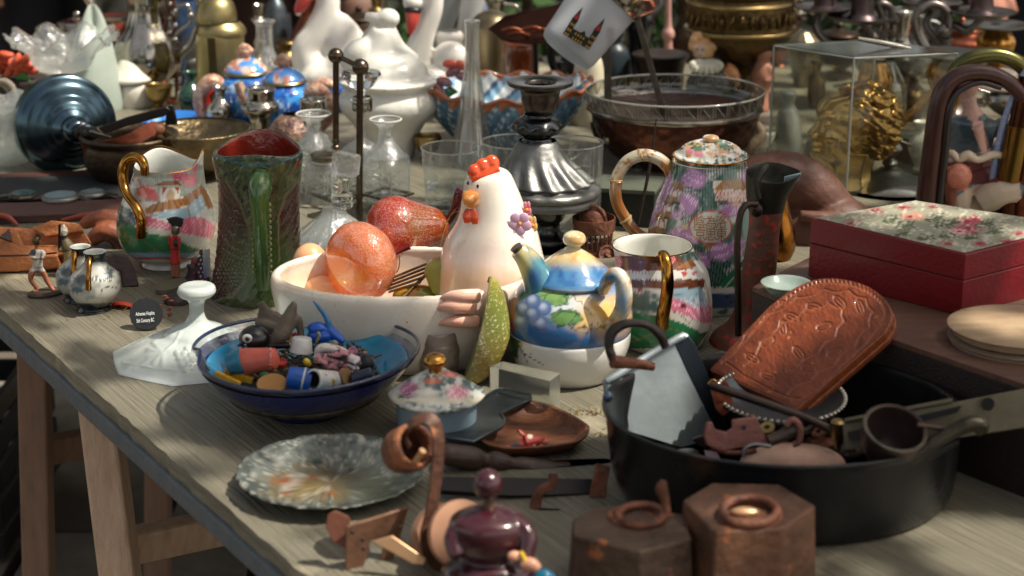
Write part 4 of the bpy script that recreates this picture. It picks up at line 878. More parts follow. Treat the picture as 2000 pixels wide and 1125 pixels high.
t.add('horn', t.tube([(120, 430, 26), (170, 420, 26), (220, 420, 24)], [3, 6, 8]), M('red_wood', (136, 58, 44), .45))
t = T('wooden_stick', 'curved reddish stick lying behind the carved animal', 'stick', 20, 440)
t.add('stick', t.tube([(-40, 420, 0), (10, 422, 0), (34, 440, -6)], [5, 6, 4]), M('red_wood', (136, 58, 44), .45))
# ---- dark tray with watches
t = T('dark_display_tray', 'low dark wooden tray holding wrist watches at the left', 'tray', 60, 438)
TRM = M('tray_dark', (48, 34, 32), .55, noise=(12, (84, 50, 40), .25), stretch=(2, 8, 8), bump=(40, .4))
t.add('bottom', t.flat([(-160, 345), (240, 330), (300, 415), (-160, 432)], 8, 8), TRM)
t.add('front_rail', t.flat([(-160, 402), (244, 388), (262, 412), (-160, 428)], 17, 17), TRM, bevel=2)
t.add('lining', t.flat([(-160, 352), (230, 340), (246, 385), (-160, 398)], 10, 1), M('black_felt', (20, 22, 24), .95, noise=(90, (34, 40, 44), .2)))
for (X, Y, r_, lab, dial) in ((46, 377, 30, 'steel wrist watch with dark green octagonal dial in the tray', (58, 78, 76)), (118, 381, 36, 'round steel wrist watch with notched bezel in the tray', (120, 136, 140)), (180, 374, 26, 'thin steel watch with pale face, farthest right in the tray', (100, 118, 124))):
 t = T('wrist_watch', lab, 'watch', X, Y + 8, z=TZ + .012, group='wrist watches in the tray')
 f_ = lambda q: q * .30
 t.add('case', t.lathe([(1, Y + 9), (r_, Y + 8), (r_ + 1, Y + 4), (r_ - 2, Y), (r_ - 5, Y - 1), (1, Y - 1)], X=X, n=8 if r_ == 30 else 60, sub=1, mod=(lambda i, th, r, Y: (r * (1 + .02 * (int(th * 30 / PI) % 2)), 0)) if r_ == 36 else None), STEEL if r_ == 30 else PEWTER, smooth=r_ != 30)
 t.add('dial', t.lathe([(r_ - 6, Y - 1.5), (1, Y - 1.6)], X=X, n=32, sub=1), M('dial' + str(r_), dial, .12, coat=.6))
 t.add('strap', t.slab([(X - r_ - 34, Y + 10, -4), (X - r_ + 6, Y + 4, -8), (X - r_ + 6, Y, 8), (X - r_ - 34, Y + 5, 8)], 5), STEEL, bevel=1)
 t.add('strap', t.slab([(X + r_ - 4, Y + 4, -8), (X + r_ + 24, Y + 12, -12), (X + r_ + 26, Y + 4, 6), (X + r_ - 4, Y, 8)], 5), STEEL, bevel=1)
# ---- blue steel bowl on its side
t = T('steel_lamp_bowl', 'blue-grey polished steel bowl turned on its side with a black stem, at the left', 'bowl', 140, 340)
BS = M('blue_steel', (92, 114, 124), .2, 1, noise=(9, (52, 70, 82), .3), nrough=.08)
b = t.add('bowl', t.rev((128, 244, 60), (150, 256, -20), [(0, 1), (-.3, 90), (-.05, 97), (.1, 99), (.16, 94), (.3, 82), (.4, 62), (.43, 64), (.5, 50), (.53, 52), (.62, 38), (.66, 40), (.8, 26), (.84, 28), (1.1, 20), (1.2, 1)], n=72, sub=5), BS)
b = t.add('stem', t.rev((148, 255, -20), (186, 262, -90), [(0, 14), (.3, 14), (.32, 18), (.45, 18), (.5, 13), (.8, 15), (1, 10), (1, 1)], n=24, sub=2), IRONB)
t.add('needle', t.tube([(176, 256, -92), (218, 268, -120)], [2.5, 1.6]), SILVER)
# ---- bronze pots
t = T('bronze_pot', 'dark bronze round pot with a flat folding handle, behind the cream jug on its left', 'pot', 255, 352)
BZ = M('old_bronze', (92, 78, 62), .45, .85, noise=(24, (52, 44, 36), .28), bump=(70, .6), nrough=.12)
b = t.add('body', t.lathe([(1, 362), (40, 360), (66, 345), (84, 318), (88, 290), (86, 276), (94, 268), (95, 262), (88, 260), (80, 272), (76, 300), (1, 330)], X=252, n=64, sub=4, rim=8), BZ)
t.add('foot', t.tube([(230, 355, -30), (228, 368, -34), (228, 374, -34)], [7, 4, 6]), BZ)
t.add('rim_band', t.tube([(162, 290, -40), (200, 290, -70), (250, 276, -84), (300, 250, -60), (306, 262, -50)], 10, sec=[(-1.3, -.25), (1.3, -.25), (1.3, .25), (-1.3, .25)]), COPPER, flatang=30)
t.add('handle', t.slab([(190, 250, -20), (250, 228, -20), (325, 208, -10), (335, 216, -10), (320, 228, -12), (250, 246, -20), (205, 262, -24)], 6), IRONB, bevel=2)
t.add('knob', t.ell(308, 252, (14, 12, 12), d=-50), RUST)
t.add('hinge', t.slab([(325, 208, -6), (338, 206, -6), (346, 244, -6), (322, 246, -6)], 12), IRONB, bevel=2)
t = T('bronze_bowl', 'wide shallow engraved bronze bowl standing behind the cream jug and the bark jug', 'bowl', 382, 345)
t.add('body', t.lathe([(1, 352), (36, 351), (42, 344), (46, 334), (70, 316), (88, 296), (90, 286), (98, 262), (104, 252), (100, 250), (92, 262), (1, 310)], X=385, n=90, sub=4, sy=.95), M('engraved_bronze', (138, 122, 92), .34, 1, noise=(22, (84, 72, 54), .25), bump=(55, 1.0), nrough=.1))
# ---- blue patterned dish and crystal bowl
t = T('blue_dish', 'bright blue and white swirled glass dish lying behind the bronze pots', 'dish', 330, 262)
t.add('dish', t.lathe([(1, 262), (60, 258), (84, 240), (86, 234), (82, 236), (60, 250), (1, 254)], X=330, n=100, sub=6), PAINT, paint=((40, 110, 184), [('n', 34, .5, .1, (150, 190, 214)), ('n', 20, .6, .08, (30, 80, 160)), ('e', 372, 246, 16, 6, (206, 120, 60), .5)]))
t = T('cut_crystal_bowl', 'large cut crystal bowl at the left edge, half out of the picture', 'bowl', 10, 315)
t.add('bowl', t.lathe([(1, 322), (40, 320), (62, 300), (84, 262), (98, 205), (95, 205), (80, 262), (58, 296), (1, 312)], X=8, n=90, sub=3, mod=lambda i, th, r, Y: (r * (1 + .03 * math.cos(18 * th)), 5 * max(0, (230 - Y) / 25) * math.cos(12 * th))), GLASSD)
t.add('inner_wall', t.lathe([(1, 318), (52, 300), (76, 262), (90, 212)], X=8, n=60, mod=lambda i, th, r, Y: (r * (1 + .04 * math.cos(22 * th + Y * .1)), 0)), GLASSD)
t = T('blue_handled_basket', 'pale twisted rope ring lying at the left edge', 'ring', 10, 190, z=TZ + .05)
t.o.name = 'rope_ring'
t.add('ring', t.tube([(-20, 170, 0), (6, 158, -4), (24, 170, -8), (28, 194, -10), (10, 206, -10), (-20, 204, -6)], 6, closed=True), M('pale_rope', (150, 140, 124), .7, bump=(200, .8)))
t.add('ring', t.tube([(-24, 180, 10), (0, 164, 4), (16, 176, 0), (20, 196, -4), (0, 208, -4), (-24, 206, 0)], 5, closed=True), M('pale_rope', (150, 140, 124), .7))
# ================================================================ CENTRE
# ---- hen dish
t = T('ceramic_hen_dish', 'white ceramic hen with orange comb and painted flowers whose nest is an oval bowl', 'hen dish', 800, 690)
def nest(i, th, r, Y): return r, 0
bowl = t.lathe([(1, 716), (150, 714), (168, 704), (205, 672), (238, 625), (252, 575), (256, 545), (252, 532), (243, 528), (236, 534), (238, 550), (232, 585), (200, 640), (120, 672), (1, 680)], X=788, n=150, sub=5, sy=.66)
hen = t.tube([(950, 330, 60), (952, 342, 60), (957, 375, 60), (962, 415, 60), (965, 455, 60), (962, 500, 60), (962, 545, 55), (955, 600, 40), (950, 650, 30)], [20, 42, 54, 66, 86, 101, 105, 98, 80], n=48, sub=4)
tail = t.tube([(1010, 560, 40), (1022, 600, 30), (1020, 640, 20)], [34, 40, 30], n=24)
g = fuse(join(bowl, hen, tail), 3.2 * t.s, 3)
HEN = M('hen_glaze', vcol=True, rough=.2, coat=.6, noise=None, bump=(40, .04), sss=.08)
b = t.add('body', g, HEN, paint=((228, 220, 204), [('n', 5, .7, .06, (186, 170, 144), .45), ('n', 60, .55, .2, (220, 212, 198), .8), ('e', 926, 548, 70, 80, (226, 202, 188), .7, .1), ('e', 795, 548, 220, 26, (228, 190, 150), .5), ('n', 90, .6, .2, (218, 208, 190))]))  # pinkish ellipse tints in the shade of the hen's left front
OR = M('hen_orange', (216, 84, 34), .16, coat=.7, noise=(20, (190, 60, 28), .3))
t.add('comb', fuse(join(t.ell(926, 336, (13, 12, 16), d=36), t.ell(942, 328, (15, 13, 19), d=42), t.ell(960, 320, (16, 13, 18), d=48), t.tube([(920, 348, 34), (945, 342, 40), (972, 326, 48)], [11, 15, 12])), 2 * t.s, 4), OR)
bk = t.add('beak', fuse(join(t.ell(919, 383, (17, 22, 12), d=2), t.ell(920, 395, (15, 18, 10), d=6), t.ell(914, 390, (11, 10, 8), d=-16)), 1.6 * t.s, 2), M('beak_orange', (204, 132, 58), .2, coat=.6))
t.add('wattle', fuse(join(t.tube([(915, 408, -2), (912, 422, -8), (912, 436, -10)], [6, 9, 6], flat=(1, .5)), t.tube([(922, 408, -2), (926, 424, -8), (928, 438, -10)], [6, 9, 6], flat=(1, .5))), 1.5 * t.s, 2), OR)
t.add('eye', t.ell(933, 364, (2.6, 2.6, 4.2), d=18, n=12, m=8), RUBBER); t.add('eye', t.ell(914, 358, (2.2, 2.4, 4), d=28, n=12, m=8), RUBBER)
def flower(t, X, Y, d, col, par, r=9, cen=(206, 130, 60), n=5, sp=14, sq_=1.0):
 m_ = M('petal' + str(col), col, .3, coat=.4, noise=(60, tuple(int(v * .8) for v in col), .3));
 f = t.add('flower', join(*[t.ell(X + sp * sq_ * math.cos(a), Y + sp * math.sin(a), (r * sq_, 3, r), d=d, n=14, m=8) for a in [2 * PI * i / n + .3 for i in range(n)]]), m_, parent=par)
 t.add('flower_centre', t.ell(X, Y, (4, 4, 4), d=d - 3, n=10, m=6), M('petal_c' + str(cen), cen, .3), parent=par)
def surf_d(t, X, Y, C, Rr):   # depth offset on a sphere-like surface (C = (Xc,Yc,dc), radius in px)
 q = Rr ** 2 - (X - C[0]) ** 2 - ((Y - C[1])) ** 2
 return C[2] - math.sqrt(max(q, 0))
flower(t, 1015, 437, -3, (216, 172, 200), b, 11, sp=13)
flower(t, 1029, 410, 36, (222, 130, 150), b, 8, sq_=.5, sp=11); flower(t, 1040, 440, 36, (226, 176, 104), b, 9, sq_=.5, sp=11)
flower(t, 795, 628, -160, (196, 92, 116), b, 11, n=3, sp=13)
flower(t, 800, 655, -152, (206, 120, 130), b, 9, n=3, sp=9)
FT = M('foot_peach', (240, 206, 186), .2, coat=.6, noise=(14, (222, 140, 104), .2))
for (x, y, r_) in ((902, 578, 26), (893, 598, 30), (900, 628, 24)):
 t.add('tail_feather', fuse(join(t.tube([(x - 44, y + 6, -156), (x - 24, y + 1, -162), (x, y, -164), (x + 34, y, -150)], [3, r_ * .38, r_ * .5, r_ * .55], flat=(1, .8))), 2.5 * t.s, 2), FT)
# ---- fruit inside the dish
zf = TZ + 120 * t.s
HX = t
def inb(name, label, cat, X, Y, up=80, group=None): return T(name, label, cat, X, Y, z=TZ + up * HX.s, group=group)
def glowglass():
 m = bpy.data.materials.new('amber_glitter_glass'); m.use_nodes = True; n = m.node_tree.nodes; l = m.node_tree.links
 b = n['Principled BSDF']; a = n.new('ShaderNodeVertexColor'); a.layer_name = 'Col'; b.inputs['Roughness'].default_value = .12; b.inputs['Coat Weight'].default_value = 1; b.inputs['Coat Roughness'].default_value = .03
 l.new(a.outputs[0], b.inputs['Base Color']); tr = n.new('ShaderNodeBsdfTransparent'); tl = n.new('ShaderNodeBsdfTranslucent'); l.new(a.outputs[0], tr.inputs[0]); l.new(a.outputs[0], tl.inputs[0])
 x1 = n.new('ShaderNodeMixShader'); x1.inputs[0].default_value = .5; l.new(tr.outputs[0], x1.inputs[1]); l.new(tl.outputs[0], x1.inputs[2])
 x2 = n.new('ShaderNodeMixShader'); x2.inputs[0].default_value = .4; l.new(x1.outputs[0], x2.inputs[1]); l.new(b.outputs[0], x2.inputs[2]); gl_ = n.new('ShaderNodeBsdfGlossy'); gl_.inputs['Roughness'].default_value = .1; lw = n.new('ShaderNodeLayerWeight'); pw = n.new('ShaderNodeMath'); pw.operation = 'MULTIPLY_ADD'; pw.inputs[1].default_value = .35; pw.inputs[2].default_value = .07; l.new(lw.outputs['Fresnel'], pw.inputs[0]); x3 = n.new('ShaderNodeMixShader'); l.new(pw.outputs[0], x3.inputs[0]); l.new(x2.outputs[0], x3.inputs[1]); l.new(gl_.outputs[0], x3.inputs[2]); l.new(x3.outputs[0], n['Material Output'].inputs['Surface'])
 tc = n.new('ShaderNodeTexCoord'); t_ = n.new('ShaderNodeTexVoronoi'); t_.inputs['Scale'].default_value = 420; l.new(tc.outputs['Object'], t_.inputs['Vector'])
 bp = n.new('ShaderNodeBump'); bp.inputs['Strength'].default_value = .35; bp.inputs['Distance'].default_value = .002; l.new(t_.outputs['Distance'], bp.inputs['Height']); l.new(bp.outputs[0], b.inputs['Normal'])
 return m
GLO = glowglass()
GLO_ = M('glitter_orange', vcol=True, rough=.16, coat=1, trans=.45, ior=1.35, bump=(900, .3), sss=.5)
def glit(dens=.14, lim=None, colr=(.95, .6, .38)):
 def f(V, P, C):
  k = np.random.rand(len(P)); C = C.copy(); m_ = k > 1 - dens
  if lim: m_ &= lim(P)
  C[m_] = colr; return C
 return f
t = inb('pear_ornament', 'frosted orange glass pear ornament with its round base towards the viewer', 'ornament', 698, 590, group='glass pear ornaments')
def pearf(v, t=None):
 return v
g = t.rev((664, 520, -34), (754, 502, 44), [(0, 1), (.0, 20), (.03, 42), (.12, 64), (.3, 78), (.5, 79), (.72, 68), (.9, 48), (1.0, 32), (1.08, 16), (1.12, 8), (1.14, 1)], n=280, sub=16)
b = t.add('fruit', g, GLO, paint=((240, 150, 110), [('n', 22, .55, .15, (236, 134, 84), .8), ('e', 684, 524, 62, 56, (248, 140, 40), .5), ('e', 660, 508, 26, 32, (200, 90, 30), .05, .05), ('e', 660, 508, 23, 29, (250, 150, 20), .1, .05), ('e', 684, 545, 34, 16, (244, 180, 20), .5)]), colf=glit(.3, lambda P: np.hypot((P[:, 0] - 678) / 40, (P[:, 1] - 526) / 38) > .6 + .8 * np.random.rand(len(P))))  # lower yellow patch paints a bright caustic into the glass colour
t.add('stem', t.tube([(770, 496, 52), (784, 488, 56), (800, 480, 58)], [5, 6, 8]), M('ruby_stem', (120, 18, 26), .08, coat=.6, trans=.4))
t.add('gold_thread', t.tube([(764, 520, 40), (770, 508, 30), (780, 500, 20), (776, 530, 16), (748, 548, 10), (720, 560, -50)], 1.1, n=6), GOLDB)
t = inb('pear_ornament', 'red glittering glass pear ornament with dark red stem pointing to the hen beak', 'ornament', 790, 560, group='glass pear ornaments')
g = t.rev((720, 452, 20), (868, 440, 70), [(0, 1), (0, 22), (.05, 42), (.16, 58), (.3, 65), (.44, 64), (.6, 54), (.76, 44), (.92, 34), (1.02, 20), (1.04, 1)], n=260, sub=16)
b = t.add('fruit', g, GLO, paint=((216, 72, 40), [('n', 30, .5, .15, (232, 104, 50)), ('e', 830, 440, 40, 40, (176, 110, 40), .6), ('e', 845, 460, 18, 50, (190, 90, 34), .6), ]), colf=glit(.18, lambda P: P[:, 0] < 848, (.8, .5, .42)))
t.add('stem', t.tube([(866, 438, 68), (880, 425, 66), (890, 405, 60), (898, 378, 56), (902, 370, 56)], [12, 9, 10, 11, 10]), M('dark_ruby', (84, 14, 24), .08, coat=.6, trans=.3))
t.add('gold_thread', t.tube([(900, 412, 56), (884, 416, 50), (872, 436, 40), (862, 470, 10), (858, 490, 0)], 1.2, n=6), GOLDB)
PE = M('peach_egg', (224, 172, 128), .25, coat=.4, noise=(12, (206, 140, 96), .25))
one('peach_egg', 'peach-coloured glass egg at the left end of the hen dish', 'egg', 608, 560, lambda t: ellips(t.l(606, 516, -16), (35 * t.s, 34 * t.s, 42 * t.s), 40, 24), PE, z=TZ + 80 * HX.s)
one('peach_egg', 'second peach egg tucked low under the orange pear ornament', 'egg', 630, 580, lambda t: ellips(t.l(632, 562, -20), (38 * t.s, 30 * t.s, 24 * t.s), 40, 24), PE, z=TZ + 80 * HX.s)
t = inb('lime_slice_ornament', 'glittery lime green fruit slice lying on the rim of the hen dish', 'ornament', 872, 585)
t.add('fruit', t.card([(828, 535), (835, 518), (856, 512), (882, 518), (905, 535), (920, 553), (915, 572), (885, 578), (850, 578), (838, 562)], d=-60, th=40, sub=6), GLIT_G, smooth=True, bevel=9, paint=((168, 164, 64), [('n', 18, .5, .2, (196, 186, 130)), ('e', 840, 550, 16, 24, (150, 150, 40), .5)]))
t = inb('toast_tongs', 'slotted brown metal tongs lying across the hen dish', 'tongs', 800, 585)
TG = M('tongs_metal', (124, 104, 84), .4, .8, noise=(50, (90, 74, 60), .25))
for k in range(5):
 t.add('tine', t.tube([(740 + 5 * k, 566 + k * 4 - 12, -60 + 10 * k), (865 - 12 * k + 4, 500 + 13 * k, 20 - 16 * k)], 4, sec=[(-.35, -1), (.35, -1), (.35, 1), (-.35, 1)], sub=1), TG, flatang=30)
t.add('crossbar', t.tube([(878, 492, 20), (845, 524, 0), (790, 578, -60)], 3.4), BRASS)
t.add('end_plate', t.slab([(862, 495, 24), (878, 487, 22), (879, 506, 18), (864, 512, 18)], 4), COPPER)
one('orange_slice', 'orange and green fruit ornament at the bottom of the hen dish', 'ornament', 820, 585, lambda t: join(t.ell(815, 578, (48, 26, 22), d=-30, n=40, m=24)), M('orange_glass', (216, 96, 30), .2, coat=.6, noise=(14, (110, 130, 40), .12)), z=TZ + 80 * HX.s)
# ---- fruit teapot
t = T('fruit_teapot', 'teapot painted with blue grapes and leaves sitting on its own white cup', 'teapot', 1112, 728)
b = t.add('cup', t.lathe([(1, 742), (64, 741), (84, 732), (104, 706), (118, 672), (121, 650), (119, 641), (112, 640), (108, 655), (1, 690)], X=1110, n=180, sub=8, rim=6), PAINT, inner=(220, 216, 204),
 paint=((222, 220, 212), [('e', 1130, 655, 60, 14, (190, 150, 84), .5), ('e', 1030, 655, 22, 16, (176, 104, 50), .4), ('e', 1004, 668, 14, 34, (60, 84, 40), .3, .3), ('e', 1076, 662, 24, 9, (84, 120, 50), .3, .3), ('l', [(1010, 670), (1022, 690), (1060, 712)], 1.8, (50, 60, 60)), ('l', [(1022, 690), (1030, 708)], 1.6, (50, 60, 60)), ('l', [(1036, 694), (1034, 684)], 1.5, (50, 60, 60)), ('l', [(1000, 660), (1012, 700), (1006, 690)], 1.5, (50, 60, 60)), ('y', 645, 651, (70, 84, 110), 1.2)]))
def grape(x, y, r_=15): return [('e', x, y, r_, r_, (40, 62, 110), .06, .03), ('e', x, y, r_ - 2, r_ - 2, (96, 118, 160), .5, .03), ('e', x - 2, y - 4, r_ * .45, r_ * .4, (170, 180, 200), .6, .03)]
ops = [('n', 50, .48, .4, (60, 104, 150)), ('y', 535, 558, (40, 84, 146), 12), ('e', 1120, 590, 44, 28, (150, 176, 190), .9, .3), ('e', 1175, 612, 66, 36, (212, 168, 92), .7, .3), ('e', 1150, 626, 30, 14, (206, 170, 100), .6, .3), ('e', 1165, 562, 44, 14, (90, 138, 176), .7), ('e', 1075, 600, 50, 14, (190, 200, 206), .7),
 ('e', 1070, 572, 48, 30, (54, 92, 50), .08, .3), ('e', 1070, 572, 43, 25, (108, 142, 78), .3, .35), ('e', 1085, 560, 20, 12, (150, 164, 110), .5), ('l', [(1030, 585), (1070, 575), (1108, 560)], 1.2, (40, 74, 50)), ('l', [(1060, 590), (1074, 560)], 1.2, (40, 74, 50)), ('l', [(1010, 596), (1022, 570), (1040, 552), (1060, 560), (1080, 545), (1100, 560), (1116, 566), (1104, 580), (1110, 594), (1084, 598)], 1.6, (36, 60, 50)),
 ('e', 1104, 620, 32, 17, (44, 80, 50), .08, .25), ('e', 1104, 620, 28, 13, (96, 134, 70), .3, .25), ('l', [(1078, 624), (1100, 606), (1128, 612), (1112, 632), (1088, 640)], 1.5, (30, 52, 46)), ('e', 1002, 610, 14, 32, (170, 120, 60), .4), ('e', 1000, 630, 12, 14, (150, 70, 44), .5)]
for gx_, gy_ in ((1018, 628), (1056, 632), (1022, 604), (1062, 602), (1041, 588), (1040, 614)): ops += grape(gx_, gy_)
ops += [('l', [(1100, 580), (1108, 574), (1112, 584), (1120, 576), (1126, 588), (1136, 588), (1140, 600), (1150, 606), (1156, 616)], 1.6, (30, 74, 76)),
 ('l', [(1114, 646), (1120, 630), (1116, 640), (1124, 632), (1118, 640), (1125, 645)], 1.5, (24, 40, 36)), ('l', [(1127, 644), (1130, 638), (1133, 643), (1136, 637), (1139, 644), (1141, 630), (1144, 643), (1147, 637), (1149, 650), (1145, 654), (1150, 640)], 1.3, (24, 40, 36)),
 ('l', [(1153, 650), (1158, 630), (1152, 634), (1160, 642), (1163, 636), (1166, 642), (1168, 630), (1170, 642), (1173, 636), (1176, 642), (1178, 636), (1181, 643), (1184, 636), (1187, 641)], 1.3, (24, 40, 36))]
b2 = t.add('pot', t.lathe([(1, 668), (100, 664), (116, 648), (122, 628), (121, 605), (112, 580), (96, 560), (80, 549), (72, 546), (1, 546)], X=1112, n=260, sub=11), PAINT, paint=((52, 100, 150), ops))
lid = t.add('lid', t.lathe([(80, 548), (84, 543), (78, 534), (62, 520), (44, 504), (28, 493), (17, 487), (12, 482), (1, 480)], X=1118, n=140, sub=7), PAINT,
 paint=((192, 172, 120), [('n', 30, .5, .3, (206, 200, 176)), ('n', 22, .5, .3, (186, 138, 72)), ('y', 518, 575, (64, 118, 160), 26), ('n', 26, .5, .25, (30, 74, 136), .9, [(1030, 520), (1210, 520), (1210, 560), (1030, 560)])]))
t.add('knob', t.lathe([(12, 486), (12, 480), (20, 474), (22, 467), (19, 458), (10, 453), (1, 452)], X=1122, n=48, sub=4), PAINT, parent=lid, paint=((206, 196, 160), [('n', 12, .5, .15, (196, 150, 90))]))
t.add('spout', t.tube([(1060, 600, -30), (1056, 565, -30), (1044, 530, -30), (1028, 504, -30), (1012, 488, -30)], [36, 32, 27, 22, 17], n=28, sub=6), PAINT, paint=((70, 126, 140), [('y', 455, 500, (186, 160, 112), 24), ('n', 14, .5, .15, (50, 110, 120)), ('e', 1020, 520, 14, 30, (196, 186, 120), .6), ('e', 1044, 545, 14, 20, (40, 90, 140), .6)]))
t.add('spout_hole', t.rev((1012, 488, -30), (1007, 482, -31), [(0, 1), (0, 11), (1, 12), (1, 1)], n=24, sub=1), M('dark_inside', (60, 58, 56)))
t.add('handle', t.tube([(1178, 566, -70), (1188, 546, -96), (1202, 536, -106), (1215, 548, -112), (1219, 578, -114), (1214, 606, -110), (1200, 628, -102), (1182, 636, -86)], [12, 13, 14, 15, 16, 16, 14, 12], n=24, sub=5), PAINT, paint=((196, 172, 118), [('n', 22, .5, .12, (206, 202, 186)), ('e', 1188, 550, 20, 26, (60, 110, 140), .5), ('n', 12, .6, .1, (176, 120, 60)), ('e', 1216, 590, 12, 26, (120, 150, 170), .6)]))
# ---- creamer mug
t = T('porcelain_creamer', 'open painted porcelain creamer with gold handle facing the viewer', 'creamer', 1290, 668)
b = t.add('body', t.lathe([(1, 688), (72, 687), (75, 680), (72, 674), (84, 660), (96, 636), (99, 606), (97, 570), (90, 530), (82, 505, 1284), (78, 490, 1278), (77.5, 480, 1274), (74.5, 479, 1274), (74, 490, 1278), (80, 520, 1284), (88, 560), (60, 600), (1, 604)], X=1292, n=240, sub=9, rim=11), PAINT, inner=(216, 216, 206),
 paint=((214, 212, 202), [('p', [(1196, 500), (1345, 500), (1350, 512), (1340, 528), (1210, 535), (1196, 515)], (128, 74, 48)), ('s', [(1196, 500), (1345, 500), (1350, 520), (1210, 535)], 4, 1.3, (80, 44, 30), .5), ('e', 1200, 512, 14, 14, PK, .3), ('d', 1200, 512, 14, 14, 4, 1, (240, 200, 206)), ('e', 1305, 505, 14, 12, (206, 80, 84), .2), ('d', 1305, 505, 14, 12, 4, 1, (240, 200, 200)),
 ('e', 1350, 500, 22, 10, (56, 84, 78), .3, .4), ('p', [(1322, 522), (1350, 505), (1362, 520), (1350, 526)], (150, 96, 48)), ('p', [(1215, 528), (1372, 528), (1378, 548), (1210, 548)], (206, 204, 196)),
 ('l', [(1222, 534), (1222, 528), (1229, 528), (1229, 534)], 1.4, RD), ('l', [(1235, 535), (1235, 529), (1242, 529), (1242, 535)], 1.4, RD), ('l', [(1248, 535), (1248, 529), (1255, 529), (1255, 535)], 1.4, RD), ('l', [(1261, 535), (1261, 529), (1268, 529), (1268, 535)], 1.4, RD), ('p', [(1330, 530), (1344, 530), (1336, 545)], RD), ('p', [(1350, 530), (1360, 530), (1354, 542)], RD),
 ('p', [(1200, 545), (1290, 548), (1375, 545), (1376, 562), (1290, 566), (1196, 560)], (118, 70, 46)), ('s', [(1200, 545), (1376, 545), (1376, 565), (1196, 560)], 4, 1.2, (76, 42, 30), .4),
 ('p', [(1196, 562), (1300, 566), (1300, 576), (1192, 574)], (206, 204, 196)), ('l', [(1232, 574), (1232, 567), (1240, 567), (1240, 574)], 1.4, RD), ('l', [(1246, 574), (1246, 567), (1254, 567), (1254, 574)], 1.4, RD), ('l', [(1260, 574), (1260, 567), (1268, 567), (1268, 574)], 1.4, RD),
 ('p', [(1306, 566), (1372, 562), (1384, 600), (1350, 600), (1306, 590)], LB), ('l', [(1308, 576), (1378, 574)], 1, (116, 134, 146)), ('l', [(1310, 586), (1380, 586)], 1, (116, 134, 146)), ('l', [(1376, 545), (1388, 598)], 1.3, (130, 96, 60)),
 ('e', 1254, 594, 36, 22, (70, 104, 104), .3, .5), ('e', 1220, 600, 20, 16, (54, 84, 90), .4, .5), ('p', [(1306, 578), (1330, 588), (1360, 604), (1392, 592), (1394, 628), (1376, 632), (1340, 616), (1306, 602)], (212, 120, 146)), ('d', 1350, 606, 46, 24, 3.6, 1, (242, 206, 216)), ('e', 1335, 598, 6, 6, (110, 30, 46), .3),
 ('p', [(1306, 605), (1340, 618), (1376, 634), (1390, 634), (1376, 660), (1340, 640), (1308, 625)], (210, 208, 198)), ('l', [(1312, 608), (1326, 612), (1334, 620), (1346, 632)], 1.6, (90, 70, 50)), ('l', [(1334, 620), (1340, 612)], 1.3, (90, 70, 50)), ('l', [(1346, 632), (1352, 622), (1362, 628)], 1.3, (90, 70, 50)), ('l', [(1330, 614), (1330, 606)], 1, (90, 70, 50)),
 ('p', [(1196, 626), (1240, 612), (1300, 620), (1340, 634), (1370, 650), (1384, 646), (1362, 676), (1300, 682), (1220, 680), (1200, 660)], (44, 120, 76)), ('l', [(1236, 668), (1264, 656), (1300, 640)], 1.5, GLD), ('l', [(1300, 640), (1340, 650)], 1.2, GLD), ('y', 682, 697, (212, 210, 200), 1.5), ('y', 694, 698, RD, 1.5)]))
t.add('handle', t.tube([(1286, 504, -78), (1296, 500, -104), (1302, 520, -122), (1304, 555, -128), (1300, 590, -124), (1295, 615, -116), (1293, 636, -100)], [9, 11, 11, 12, 12, 13, 13], n=20, sub=5), GOLD)
t.add('gilt_rim', tubew([tuple(np.array(t.l(1274, 479)) + 77 * t.s * np.array((math.cos(a), math.sin(a), 0))) for a in [2 * PI * i / 72 for i in range(72)]], 1.5 * t.s, n=6, sub=1, closed=True), GOLD, parent=b)
# ---- coffee pot
t = T('porcelain_coffee_pot', 'tall painted porcelain coffee pot with pink blossoms, pagodas, character cartouche and bamboo handle', 'coffee pot', 1372, 590)
PU = (170, 124, 170)
ops = [('p', [(1240, 300), (1480, 300), (1480, 580), (1240, 580)], (78, 116, 104)), ('n', 26, .48, .1, (184, 186, 180)), ('n', 34, .55, .1, (60, 100, 84)),
 ('s', [(1240, 300), (1480, 300), (1480, 400), (1390, 400), (1370, 400), (1240, 420)], 5.5, 1.4, (34, 52, 48)), ('s', [(1330, 400), (1400, 400), (1400, 440), (1330, 440)], 5.5, 1.4, (34, 52, 48)), ('s', [(1340, 480), (1420, 480), (1440, 570), (1360, 570)], 6, 1.8, (28, 44, 44), .15)]
for x, y, rx, ry in ((1354, 350, 22, 20), (1345, 396, 20, 20), (1300, 360, 14, 26), (1286, 400, 12, 24), (1430, 410, 20, 14), (1460, 345, 10, 20), (1408, 492, 22, 20), (1330, 455, 24, 12), (1366, 512, 20, 16), (1272, 420, 10, 20), (1440, 480, 14, 18), (1322, 420, 14, 10), (1350, 468, 16, 10)):
 ops += [('e', x, y, rx, ry, PU, .18, .2), ('d', x, y, rx - 2, ry - 2, 5, 1.1, (226, 206, 226))]
for x, y in ((1346, 366), (1336, 418)): ops += [('l', [(x - 8, y), (x + 8, y + 2)], 1.3, (40, 50, 60)), ('l', [(x - 3, y - 5), (x - 2, y + 6)], 1.2, (40, 50, 60)), ('l', [(x + 3, y - 5), (x + 4, y + 6)], 1.2, (40, 50, 60)), ('l', [(x - 8, y + 5), (x + 6, y + 6)], 1.2, (40, 50, 60))]
